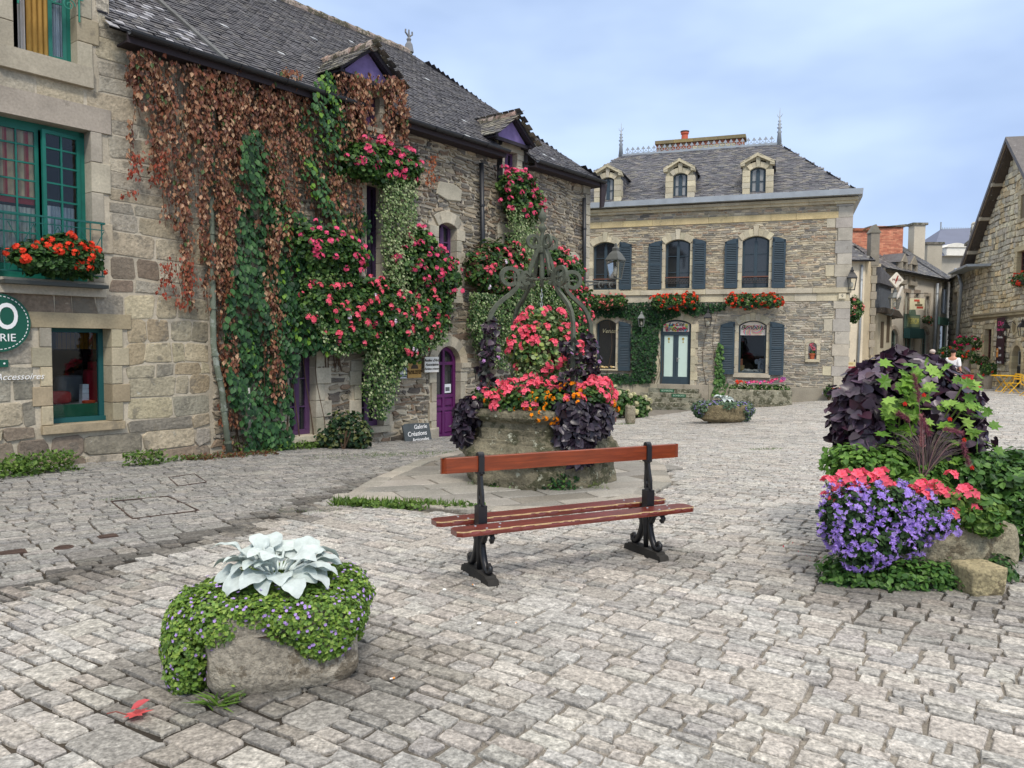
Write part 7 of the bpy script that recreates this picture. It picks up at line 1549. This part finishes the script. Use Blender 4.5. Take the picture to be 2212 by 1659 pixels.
o = P3(1985, 1000, 6.2); e = plant('flowering_maple', 'lime green maple leaved plant growing through the purple shrub', 'plant', o); m = MB(); ms = MB()
for px, py, n_, s_ in ((1965,822,14,.1),(1945,870,16,.11),(1975,850,10,.1),(1930,892,8,.1),(1975,905,9,.1),(2015,915,5,.09),(2078,836,8,.09),(2092,868,8,.09),(2070,880,7,.09),(2090,912,7,.09),(2055,935,5,.09),(2100,945,5,.09),(2055,985,5,.09),(1990,1000,6,.09),(1950,945,5,.1)):
    c = P3(px, py, 6.12)-o; ms.tube([(c[0]*.2, .1, -.1), (c[0]*.7, .05, c[2]*.5), c], .007, 5, S(110,130,60))
    P = c+rng.normal(0, 1, (n_,3))*[.085,.05,.07]; leaves(m, P, unit(rng.normal(0,1,(n_,3))*[1,.5,.4]+[0,-.5,-.25]), unit(rng.normal(0,.3,(n_,3))+[0,-.6,.8]), s_*rng.uniform(.7,1.2,n_), jit((1,1,1),.1,n_)*pick([S(116,156,56), S(92,132,46), S(138,174,76)], n_), 'maple')
m.build('foliage', M['leaf'], e); ms.build('stem', M['stem'], e)
for px, py in ((1955,867),(1996,848),(2083,945),(2100,1005),(2052,900)): mm = MB(); leaves(mm, np.zeros((5,3)), unit(np.c_[np.cos(np.arange(5)*1.26)*.45, np.sin(np.arange(5)*1.26)*.45, -np.ones(5)]), np.c_[np.cos(np.arange(5)*1.26), np.sin(np.arange(5)*1.26), np.full(5,.4)], .04, S(206,60,48), 'dia', 1.1); f_ = mm.build('blossom', M['petal'], e); f_.location = tuple(P3(px,py,6.0)-o)
o = P3(2000, 1035, 6.0); e = plant('fountain_grass', 'purple fountain grass with furry pink plumes in the middle of the right planter', 'grass plant', o); m = MB(); n = 150
for k in range(n):
    a = random.uniform(0, 2*PI); L_ = random.uniform(.3,.62); sp = random.uniform(.08,.34); t = np.linspace(0, 1, 7); m.tube(np.c_[math.cos(a)*sp*t**1.3, math.sin(a)*sp*.6*t**1.3, L_*(t-.35*t**3)], np.linspace(.004,.001,7), 3, jit(pick([S(112,96,100), S(92,74,84), S(128,116,104)]), .1), cap=False)
m.build('blades', M['stem'], e)
for k, pts in enumerate(([(1985,1030),(1988,930),(1985,860),(1975,812)], [(1990,1030),(1975,960),(1962,905),(1942,893)], [(2000,1030),(2020,960),(2040,925),(2075,935)], [(1995,1030),(2050,960),(2078,955),(2092,1000)], [(1992,1040),(1994,1010),(1992,960),(1990,900)], [(1996,1020),(1992,940),(1992,905),(2006,935)])):
    P_ = np.array([P3(px, py, 5.95-.03*k) for px, py in pts])-o; t = np.linspace(0, 3, 28); C_ = np.array([np.interp(t, range(4), P_[:,j]) for j in range(3)]).T
    for _ in range(3): C_[1:-1] = (C_[:-2]+C_[1:-1]+C_[2:])/3
    m = MB(); m.tube(C_, .003, 4, S(120,90,90)); h0 = 17; n = 420; i_ = rng.integers(h0, 28, n); T_ = unit(np.gradient(C_, axis=0))[i_]; leaves(m, C_[i_]+rng.normal(0,.004,(n,3)), unit(T_*.8+rdir(n)*.7), rdir(n), rng.uniform(.025,.045,n), jit(pick([S(150,84,96), S(170,110,112), S(128,70,84)]), .12, n), 'blade', .8); m.build('plume', M['stem'], e)
# ------------------------------------------------------------------ creeper and ivy on the shale house
def poly_pts(F, poly, dens, y0=-.14, y1=-.05, bump=.12, f=1.6):
    Q = np.array([F.at(px, py, (y0+y1)/2) for px, py in poly]); a, b = Q.min(0), Q.max(0); n = int((b-a)[0]*(b-a)[1]*dens); P = rng.uniform(a, b, (n,2)); P = P[inpoly(P[:,0], P[:,1], Q)]
    bu = bump*(np.sin(P[:,0]*f*2.1+1)+np.sin(P[:,1]*f*1.7+P[:,0]*2)+np.sin(P[:,0]*f*5+P[:,1]*f*4)*.5+1.4)/3.4; y = rng.uniform(y0, y1, len(P))-np.maximum(bu, 0)
    return np.c_[P[:,0], y, P[:,1]]
def ivy_thing(name, label, F, polys, dens, size, pal, tpl='ivy', mat='leaf', droop=1.0, cat='ivy', base=None, bump=.12, holes=0):
    e = empty(name, label, cat, (0,0,0), F.a); P = np.concatenate([poly_pts(F, q, dens, bump=bump) for q in polys]); ob = np.array([P[:,0].mean(), 0, P[:,2].min()]); e.location = F.w(*ob); P = P-ob
    if holes: h_ = np.sin(P[:,0]*5+1)*np.sin(P[:,2]*4+P[:,0]*2)+.35*np.sin(P[:,0]*13)*np.sin(P[:,2]*11); P = P[h_ < holes]
    n = len(P); D = unit(np.c_[rng.normal(0,.45,n), rng.normal(-.25,.15,n), -droop*np.ones(n)]); N = unit(np.c_[rng.normal(0,.35,n), -np.ones(n), rng.uniform(.1,.7,n)])
    m = MB(); leaves(m, P, D, N, size*rng.uniform(.6,1.25,n), jit((1,1,1),.18,n)*pick(pal,n), tpl); m.build('foliage', M[mat], e)
    m = MB()
    for k in range(16):
        i = rng.integers(n); p_ = P[i]; h = p_[2]; t = np.linspace(0, 1, 8); m.tube(np.c_[p_[0]+.12*np.sin(t*5+k), -.04-.02*t, h*t], np.linspace(.012,.005,8), 4)
    m.build('stem', M['bark'], e); return e
GV = [S(58,98,54), S(44,82,46), S(74,116,62), S(36,66,40)]; GL = [S(110,150,50), S(90,134,46), S(70,116,48)]
ivy_thing('virginia_creeper', 'tall dark green creeper column beside the drainpipe', FL, [[(506,300),(530,278),(565,290),(588,340),(600,420),(604,520),(660,540),(705,600),(700,745),(632,765),(622,985),(516,985),(505,900),(474,860),(470,700),(476,600),(500,520),(496,400)]], 330, .11, GV, 'ovate', bump=.34, cat='creeper')
ivy_thing('virginia_creeper', 'bright green creeper climbing from the balcony window up to the dormer', FL, [[(655,190),(705,150),(745,200),(748,250),(752,320),(735,400),(716,505),(672,450),(640,380),(630,300),(640,240)],[(700,480),(790,440),(800,560),(700,560)],[(575,420),(660,480),(690,600),(700,700),(690,760),(640,760),(600,700),(590,560)]], 330, .1, GV+GL[:1], 'ovate', bump=.42, cat='creeper')
ivy_thing('ivy', 'lime green tips of creeper over the gutter by the first dormer', FL, [[(660,180),(690,160),(725,215),(745,260),(730,270),(700,235)],[(528,630),(548,630),(545,820),(530,820)],[(720,430),(745,430),(735,520),(722,520)]], 200, .085, GL, 'ovate', bump=.25)
# dry creeper strands
DB = [S(142,98,70), S(116,76,54), S(168,126,94), S(96,62,48), S(196,158,124), S(128,80,64), S(150,92,64)]
def strands(name, label, F, specs, dens=64, size=.085, pal=DB, y=-.12):
    e = empty(name, label, 'creeper', F.w(0,0,0), F.a); m = MB(); ms = MB(); o = None
    for (x0, y0, x1, y1, n) in specs:
        for k in range(n):
            t = (k+random.random())/n; px = x0+(x1-x0)*t; yt = y0+random.uniform(-6,10); yb = y1+random.uniform(-.45,.12)*(y1-y0) if random.random() < .8 else y1*random.uniform(.9,1.1)
            a = F.at(px, yt, y-.1); b_ = F.at(px+random.uniform(-6,6), max(yb, yt+20), y)
            if o is None: o = np.array([a[0], 0, b_[1]])
            L_ = a[1]-b_[1]; q = int(L_*dens)+3; tt = np.sort(rng.random(q)); sway = .05*np.sin(tt*5+k)+.02*np.sin(tt*17+k)
            P = np.c_[a[0]+(b_[0]-a[0])*tt+sway+rng.normal(0,.028+.02*abs(math.sin(k*2.3)),q), y-.08-.07*rng.random(q)-.1*abs(math.sin(k*1.7))+.1*tt, a[1]-L_*tt]-[o[0],0,o[2]]
            D = unit(np.c_[rng.normal(0,.28,q), rng.normal(-.15,.2,q), -np.ones(q)]); N = unit(np.c_[rng.normal(0,.8,q), -np.ones(q), rng.normal(.2,.3,q)])
            c = jit((1,1,1),.25,q)*pick(pal, q); gx_, gz_ = P[:,0]+o[0], P[:,2]+o[2]; vd = np.sin(gx_*4.1+np.sin(gz_*2.3)*1.5)+.8*np.sin(gx_*9.7+gz_*1.9)+.5*np.sin(gz_*5.3+gx_*3); kp = (vd > -.75) | (rng.random(q) < .22)
            g_ = rng.random(q) < (.05 if size > .07 else 0); c[g_] = np.array(S(74,96,50)); leaves(m, P[kp], D[kp], N[kp], (size*rng.uniform(.4,1.4,q))[kp], c[kp], 'dia', .95)
            ts = np.linspace(0, 1, 9); ms.tube(np.c_[a[0]+(b_[0]-a[0])*ts+.05*np.sin(ts*5+k)-o[0], np.full(9,y-.06), a[1]-L_*ts-o[2]], .005, 3, S(96,66,48), cap=False)
    e.location = F.w(o[0], 0, o[2]); m.build('dead_leaves', M['leaf'], e); ms.build('stem', M['stem'], e); return e
strands('dead_creeper', 'thick curtain of dry brown creeper leaves hanging from the gutter', FL, [(268,112,330,200,5),(285,115,345,330,4),(335,130,400,480,7),(395,140,440,640,8),(440,150,520,420,15),(475,155,640,300,27),(560,180,650,520,8),(640,195,700,330,3),(600,300,720,480,8),(466,300,492,800,4),(480,420,500,980,4),(575,300,600,820,4),(700,380,775,520,9),(440,520,456,720,2)], dens=86, size=.078)
strands('dead_creeper', 'dry brown creeper hanging over the front of the first dormer', FL, [(722,165,868,215,22),(724,160,785,330,15),(826,170,870,330,12),(755,190,800,280,5),(860,230,876,330,3)], y=-.3, dens=80)
strands('dead_creeper', 'thin strand of red dry leaves drooping on the pale ashlar wall', FL, [(330,330,346,420,3),(285,330,300,400,3),(348,560,410,680,7),(262,400,290,420,2)], size=.06, pal=[S(170,72,50), S(150,84,60)])
strands('dead_creeper', 'short trail of red brown leaves right of the first geranium basket', FL, [(880,370,940,410,8),(925,330,938,372,3)], size=.06, pal=[S(160,86,50), S(180,110,70)])
# ivy of the sweet shop
ivy_thing('ivy', 'dense dark ivy framing the dark window and lanterns of the sweet shop', FC, [[(1280,655),(1410,652),(1475,655),(1470,680),(1440,690),(1424,715),(1418,790),(1418,815),(1400,826),(1330,828),(1290,820),(1300,806),(1366,806),(1366,690),(1340,684),(1300,682),(1282,690)],[(1475,655),(1570,652),(1562,668),(1500,680),(1475,672)]], 520, .11, PI_, 'ivy', bump=.16)
ivy_thing('wall_shrub', 'slender leafy sapling against the wall left of the Bonbons window', FC, [[(1552,735),(1562,745),(1560,790),(1572,830),(1566,850),(1540,850),(1545,800)]], 420, .12, [S(80,120,60), S(60,98,48), S(104,140,70)], 'ovate', cat='shrub', bump=.25)
# ------------------------------------------------------------------ geranium baskets on the shale house
def wall_plant(label, F, spec, n, nb, hd, pal=PG, trail=None, ls=.08, bs=(.95,1.5), name='geranium_basket', tn=2000, tpal=PV, y=-.35, tpl='round', d=.3, whites=0):
    c = F.at(spec[0][0], spec[0][1], y); e = empty(name, label, 'flower basket', F.w(c[0], 0, c[1]), F.a); E = []
    for px, py, rx, rz_ in spec:
        u_, z_ = F.at(px, py, y); k = abs(F.at(px+rx, py, y)[0]-F.at(px-rx, py, y)[0])/2; kz = abs(F.at(px, py+rz_, y)[1]-F.at(px, py-rz_, y)[1])/2; E.append((u_-c[0], y, z_-c[1], k, d, kz))
    addleaf(e, E, n, ls, pal, tpl, rough=.2, shell=.4, nb=nb, hd=hd, bs=bs)
    if whites: P, N = blob(E, whites*4, .02, .2); ok = N[:,1] < -.2; bloom(e, heads('white', S(236,220,234)), P[ok][:whites], N[ok][:whites], .8, 1.2, 'pale_flower')
    for k_, tp in enumerate(trail or []):
        P = poly_pts(F, tp, tn, y0=y-.12, y1=y+.2, bump=.14)-np.array([c[0],0,c[1]]); q = len(P); m = MB()
        st_ = np.sin(P[:,0]*22+np.sin(P[:,2]*3))*.5+.5; P[:,1] -= .08*st_; D = unit(np.c_[rng.normal(0,.6,q), rng.normal(-.3,.3,q), -.7*np.ones(q)]); N = unit(np.c_[rng.normal(0,.5,q), -np.ones(q), rng.uniform(0,.9,q)])
        leaves(m, P, D, N, .052*rng.uniform(.6,1.3,q), jit((1,1,1),.2,q)*pick(tpal, q), 'ovate', 1.15); m.build('trailing_foliage', M['leaf'], e)
    return e
wall_plant('upper geranium basket under the first dormer with long pale trailing vines', FL, [(822,355,66,42),(785,350,40,38),(865,362,36,40)], 3400, 46, PK, trail=[[(815,385),(885,380),(884,470),(878,560),(862,650),(838,640),(826,560),(818,470)]])
wall_plant('pink geranium basket left of the dark balcony window', FL, [(712,545,66,48),(690,520,50,34),(742,560,38,40)], 3200, 34, PK, trail=[[(650,590),(760,590),(740,660),(660,655)]], tpal=PG+PV[1:2])
wall_plant('pink geranium basket left of the tall arched purple window', FL, [(915,575,56,50),(950,600,34,52),(905,520,26,26)], 3400, 60, PK, trail=[[(880,600),(965,610),(950,720),(890,720)]], tpal=PG+PV[:2])
wall_plant('wide coral geranium mass above the first purple ground floor window', FL, [(720,680,64,52),(770,650,60,46),(690,650,40,40),(745,720,60,40)], 5200, 46, CO, trail=[[(660,640),(760,640),(775,750),(720,770),(668,735)]], tpal=PV+PG, whites=5)
wall_plant('wide coral geranium mass above the plaques with a long pointed tail', FL, [(850,680,62,60),(900,690,60,50),(860,740,54,44),(930,660,40,44),(815,640,50,40)], 5600, 66, CO, trail=[[(790,750),(880,750),(862,800),(838,850),(818,905),(796,900),(782,830)],[(800,640),(960,640),(950,740),(890,770),(800,760)]], tpal=PV+PG, whites=5)
wall_plant('geranium basket with a dry brown patch right of the arched purple window', FL, [(1062,572,44,46),(1045,590,32,36),(1098,560,30,38),(1080,600,36,36)], 3600, 40, CO, pal=PG+[S(110,80,62)], trail=[[(1010,630),(1110,640),(1100,760),(1080,800),(1040,780),(1008,700)]], tpal=PV+PG, whites=4)
wall_plant('tall coral geranium cascade below the window of the second dormer', FL, [(1118,405,34,34),(1130,440,38,40),(1112,385,16,14)], 2600, 70, PK, trail=[[(1088,450),(1160,450),(1150,520),(1142,590),(1112,600),(1096,540)]])
wall_plant('long coral geranium cascade behind the right side of the well canopy', FL, [(1215,600,40,60),(1235,660,34,60),(1190,560,24,30),(1245,720,20,40)], 4600, 74, CO, trail=[[(1180,640),(1262,660),(1262,840),(1200,860),(1170,760)],[(1100,620),(1180,600),(1190,720),(1110,720)]], tpal=PV+PG)
RDc = heads('redorange', S(238,78,50))
wall_plant('scarlet geranium box on the railing of the teal french window', FL, [(75,555,48,30),(130,560,55,34),(180,562,40,34),(140,530,40,24)], 3600, 44, RDc, y=-.3, d=.2, ls=.065, bs=(.85,1.25), name='geranium_box', pal=[S(54,88,44), S(42,74,36), S(70,104,48)])
for px, w_, lab, hd, nb in ((1312,1.3,'pink and orange geranium box on the string course above the dark window',heads('salm', S(244,150,140)),24), (1458,1.5,'orange red geranium box above the sweet shop door',RDc,60), (1629,1.6,'orange red geranium box above the Bonbons window',RDc,60)):
    plant_box(lab, FC, px, 651, w_, hd, y=-.42, n=1500, nb=nb, h=.26, tray=True, d=.22, name='geranium_box')
p_ = wl_(FC, 1832, 667, .3); e = plant('geranium_basket', 'small basket of green leaves hanging on the far right corner of the sweet shop', 'flower basket', (p_[0]+.2, p_[1], p_[2])); addleaf(e, [(0,0,0,.28,.28,.45)], 900, .08, PG, nb=14, hd=heads('salm', S(244,150,140)), front=False)
# ------------------------------------------------------------------ plants and objects in front of the sweet shop
q = G(1561, 914); e = empty('stone_trough', 'boat shaped rough stone trough standing before the sweet shop', 'planter', q, .0); m = MB(); rough_block(m, 1.45, .7, .46, .75, col=S(128,116,88), amp=.05, seed=21, taper=.16); m.xform(t=(0,0,.05)); m.build('trough_body', M['trough'], e, True); m = MB(); m.box(-.36,-.1,-.2,.2,-.02,.08, S(120,110,90)); m.box(.2,.42,-.2,.2,-.02,.08, S(120,110,90)); m.build('support_stone', M['trough'], e)
e = plant('trailing_flower_plant', 'grey green flowering mound in the boat shaped trough', 'plant', (q[0], q[1], q[2]+.3)); E = [(0,0,.2,.66,.36,.15),(-.6,0,.12,.24,.3,.2),(.6,0,.1,.24,.3,.22),(.62,0,-.05,.16,.2,.16),(-.66,0,0,.14,.2,.14)]; addleaf(e, E, 3000, .055, [S(96,122,92), S(76,104,76), S(116,138,108)], 'round', shell=.3); tiny(e, E, 260, .026, S(140,126,184))
e = plant('silver_leaf_plant', 'small white felt leaved plant in the boat shaped trough', 'plant', (q[0], q[1], q[2]+.62)); m = MB()
for i in range(16): a = i*2.4; el = .2+.6*((i*7) % 5)/5; bigleaf(m, (0,0,0), (math.cos(a)*math.cos(el), math.sin(a)*math.cos(el), math.sin(el)), .2, .13, jit(SW,.04), curl=.8, pet=.6, twist=random.uniform(-.5,.5))
m.build('foliage', M['felt'], e, True)
q = G(1361, 916); e = empty('stone_bollard', 'short rounded granite bollard left of the boat shaped trough', 'bollard', q, .2); m = MB(); rough_block(m, .26, .26, .52, .5, nz=14, nt=32, col=S(150,142,122), amp=.015, seed=2, hollow=False); m.build('post', M['trough'], e, True)
b0 = FC.w(FC.at(1640,870,-.9)[0], -.9, 0); q = np.array([b0[0], b0[1], float(gz(b0[0], b0[1]))]); e = empty('stone_planter', 'long mossy stone planter of pink flowers under the Bonbons window', 'planter', q, FC.a); m = MB(); rough_block(m, 2.2, .6, .62, .25, col=S(150,146,126), amp=.03, seed=31); m.build('trough_body', M['oldstone'], e, True); m = MB(); m.box(-1.4,1.4,-.55,.4,-.3,.1, S(130,124,106)); m.build('base_slab', M['oldstone'], e)
e = plant('flower_row', 'row of pink and scarlet flowers in the planter under the Bonbons window', 'flower bed', (q[0], q[1], q[2]+.6), FC.a); addleaf(e, [(x_, 0, .08, .25, .2, .12) for x_ in np.linspace(-.8,.8,6)], 700, .07, PG); 
for k in range(34): x_ = random.uniform(-.95,.9); bloom(e, RDc if x_ < -.5 else (heads('mauve', S(224,140,214)) if k % 3 == 0 else heads('rose', S(240,96,150))), [np.array([x_, random.uniform(-.15,.1), .2+.1*random.random()+(.12 if x_ > .4 else 0)])], [np.array([0,-.4,.7])], 1, 1.5)
def bush(label, px, py, E, n, ls, pal, tpl, nb=0, hd=None, bs=(1,1.5), name='shrub'):
    q = G(px, py); e = plant(name, label, 'shrub', q); addleaf(e, E, n, ls, pal, tpl, shell=.5, nb=nb, hd=hd, bs=bs); m = MB(); [m.tube([(0,0,-.03),(random.uniform(-.2,.2),random.uniform(-.1,.1),E[0][2])], .012, 5) for _ in range(6)]; m.build('stem', M['bark'], e); return e
bush('hydrangea bush with cream flower heads left of the steps', 1350, 903, [(-.2,.2,.5,.5,.4,.42),(.35,.1,.35,.4,.35,.36),(-.5,.3,.3,.3,.3,.3)], 1300, .13, [S(70,104,48), S(90,124,60), S(54,86,42)], 'ovate', 26, heads('cream', S(214,210,170), nf=12), (1.3,2.0), 'hydrangea')
bush('small pink hydrangea right of the steps', 1522, 862, [(0,.2,.35,.42,.3,.34),(.3,.3,.28,.25,.25,.28)], 800, .11, [S(70,104,48), S(60,94,44)], 'ovate', 4, heads('dustypink', S(206,140,130), nf=12), (1.2,1.8), 'hydrangea')
bush('low leafy weeds against the left side of the steps', 1395, 862, [(0,.3,.25,.35,.2,.2)], 300, .1, PG, 'ovate')
bush('small potted plant at the right corner of the sweet shop', 1790, 866, [(0,0,.35,.16,.14,.2)], 160, .09, PG, 'ovate', 3, heads('white', S(236,220,234)), (.8,1.2), 'corner_plant')
bush('glossy dark green rose bush at the foot of the wall between purple windows', 742, 972, [(0,.25,.35,.42,.25,.36),(.25,.2,.25,.25,.22,.26),(-.3,.25,.2,.28,.2,.2)], 1100, .085, [S(48,76,46), S(38,62,40), S(96,104,56)], 'ovate', name='rose_bush')
bush('reddish shrub at the corner between the cream house and the sweet shop', 1822, 838, [(0,.3,.3,.2,.2,.3)], 200, .1, PG, 'round', 5, RDc, (1,1.5))
q = G(1330, 912); e = empty('iron_railing', 'thin rust red handrail standing beside the well planting', 'railing', q); m = MB(); m.tube([(0,0,0),(0,0,.98),(-.45,.25,.98),(-.45,.25,0)], .014, 6, S(110,48,44)); m.tube([(0,0,.5),(-.45,.25,.5)], .01, 6, S(110,48,44)); m.build('rail', M['paint'], e)
# signs on the shale house
def board(name, label, F, x0, y0, x1, y1, col, y=-.07, mat=None, lines=(), lc=S(70,60,50), cat='sign', rim=None, shear=.25, sz=None):
    u0, u1, z0, z1 = F.box(x0,y0,x1,y1,y); w_, h_ = (u1-u0)/2, (z1-z0)/2; e = empty(name, label, cat, F.w((u0+u1)/2, y, (z0+z1)/2), F.a); m = MB(); m.box(-w_, w_, 0, .03, -h_, h_, col); m.build('board', mat or M['paint'], e)
    if rim: m = MB(); [m.box(a, b_, -.006, -.001, c, d_, rim) for a, b_, c, d_ in ((-w_*.92,w_*.92,h_*.88,h_*.93),(-w_*.92,w_*.92,-h_*.93,-h_*.88),(-w_*.94,-w_*.9,-h_*.93,h_*.93),(w_*.9,w_*.94,-h_*.93,h_*.93))]; m.build('border', M['paint'], e)
    for t_, zz_, s_ in lines: lettering(e, t_, s_, 0, -.006, zz_*h_, mk('lettering_paint', lc), shear=shear)
    return e
board('artists_sign', 'white hand lettered artists sign left of the arched purple door', FL, 918, 771, 948, 804, S(224,222,214), y=-.16, lines=(("Atelier d'Arts", .55, .085), ('Association', 0, .085), ("d'artistes créateurs", -.55, .062)))
e = board('gold_plaque', 'square gold plaque beside the hand lettered sign', FL, 881, 783, 910, 816, S(178,140,74), lines=(('VILLAGE PRÉFÉRÉ', -.15, .06), ('DES FRANÇAIS', -.42, .055)), lc=S(60,44,24), shear=0, y=-.09); m = MB(); m.prism(arcp(-.11,.11,.03,.1,10)+[(.0,.03)], -.006, -.001, S(60,44,24)); m.build('emblem', M['paint'], e)
e = board('white_plaque', 'small white framed plaque lower left of the gold one', FL, 863, 794, 880, 818, S(226,228,228), lines=(('Petites Cités', -.3, .042), ('de Caractère', -.6, .042)), lc=S(40,60,90), shear=0, rim=S(60,70,90)); m = MB(); m.tube([(-.09,-.006,.02),(-.05,-.006,.1),(0,-.006,.04),(.04,-.006,.11),(.09,-.006,.03)], .008, 4, S(60,80,120)); m.build('emblem', M['paint'], e)
u0, u1, z0, z1 = FL.box(872,913,930,960,-.3); c_ = FL.w((u0+u1)/2, -.34, 0); e = empty('slate_board', 'leaning irregular slate board with white chalk words by the purple door', 'sign', (c_[0], c_[1], z0), FL.a); hw, hh = (u1-u0)/2, z1-z0; m = MB(); m.prism([(-hw*.95,0.0),(-hw*.6,-.03),(hw*.2,.0),(hw*.6,-.02),(hw,.05),(hw*.97,hh*.93),(hw*.3,hh*.98),(-hw*.8,hh),(-hw,hh*.93),(-hw*.96,hh*.4)], -.02, .02, (1,1,1), bev=.005); bo_ = m.build('board', M['chalkboard'], e); bo_.rotation_euler = (-.2,0,0)
for t_, zz_, s_, xx in (('Galerie', .8, .13, .1), ('Créations', .5, .14, -.02), ('Artisanales', .22, .11, .06)): l_ = lettering(bo_, t_, s_, xx, -.026, hh*zz_, M['white'], shear=.1)
# small weeds and grass along walls and joints
def tuft(label, px, py, w_, n, h=.07, pal=(S(92,122,50), S(74,104,44), S(110,138,62)), tpl='blade', d=.12, cat='weed', name='weed_patch', rz=0, ls=None, kind='stuff'):
    q = G(px, py); m = MB(); P = np.c_[rng.uniform(-w_/2, w_/2, n), rng.normal(0, d/2, n), np.zeros(n)]; P = P*(1-.0*P)
    c_, s_ = math.cos(rz), math.sin(rz); W2 = np.c_[P[:,0]*c_-P[:,1]*s_, P[:,0]*s_+P[:,1]*c_]; P[:,2] = gz(W2[:,0]+q[0], W2[:,1]+q[1])-q[2]+.01
    if tpl == 'blade': leaves(m, P, unit(rng.normal(0,.45,(n,3))+[0,0,1]), rdir(n), h*rng.uniform(.5,1.4,n), jit((1,1,1),.15,n)*pick(pal,n), 'blade', 2.2)
    else: P[:,2] += rng.random(n)*h; leaves(m, P, unit(rdir(n)+[0,0,.2]), unit(rng.normal(0,.4,(n,3))+[0,-.3,1]), (ls or .04)*rng.uniform(.6,1.3,n), jit((1,1,1),.15,n)*pick(pal,n), tpl)
    o = m.build(name, M['leaf']); place(o, q, rz); return tag(o, label, cat, kind=kind)
fa = FL.a
tuft('strip of green weeds along the front edge of the well platform', 860, 1097, 1.45, 900, .09, d=.1, rz=-.12); tuft('broad leaved weeds among the grass before the well platform', 900, 1100, 1.5, 260, .06, tpl='round', ls=.05, d=.1, rz=-.12)
tuft('bushy weed with white flowers at the foot of the ochre stone wall', 95, 1022, .8, 700, .26, tpl='dia', ls=.06, d=.25, rz=fa); tuft('weed patch at the left end of the stone wall foot', 15, 1032, .6, 420, .2, tpl='dia', ls=.07, d=.25, rz=fa)
tuft('small green weed below the shop window wall', 312, 1006, .55, 420, .2, tpl='dia', ls=.055, d=.14, rz=fa); tuft('low weeds along the wall between the shop window and drainpipe', 400, 996, .8, 160, .07, tpl='dia', ls=.05, d=.1, rz=fa)
tuft('brown leaf litter and weeds at the foot of the drainpipe', 500, 988, 1.6, 700, .05, pal=(S(120,76,48), S(92,62,44), S(84,100,52)), tpl='dia', ls=.05, d=.25, rz=fa); tuft('green ivy seedlings at the foot of the creeper', 545, 975, 1.2, 420, .3, tpl='ovate', ls=.07, d=.2, rz=fa)
tuft('mossy grass in the joints near the rose bush', 800, 985, 2.4, 500, .03, d=.5, rz=.5); tuft('mossy grass on the pavement before the slate board', 900, 982, 1.8, 420, .03, d=.35, rz=.5); tuft('weeds along the sill between the purple windows', 640, 972, 1.4, 500, .12, tpl='dia', ls=.06, d=.15, rz=fa)
tuft('moss patch in the left pavement joints', 280, 1078, .6, 160, .02, d=.1, rz=.7); tuft('grass patch in the cobbles right of the bench', 1655, 972, .6, 200, .03, d=.12); tuft('moss patch near the gutter line', 670, 1106, .7, 160, .018, d=.15); tuft('grass by the shop steps', 1340, 918, .8, 120, .05, d=.1)
tuft('fallen red petals beside the right trough', 1830, 1210, .9, 60, .004, pal=(S(220,90,100), S(196,120,120)), tpl='dia', ls=.016, d=.5, name='fallen_petals', cat='petals')
tuft('white daisy heads on the weeds by the stone wall', 105, 1004, .5, 40, .2, pal=(S(230,230,224),), tpl='round', ls=.025, d=.2, name='daisies', cat='flowers', rz=fa)
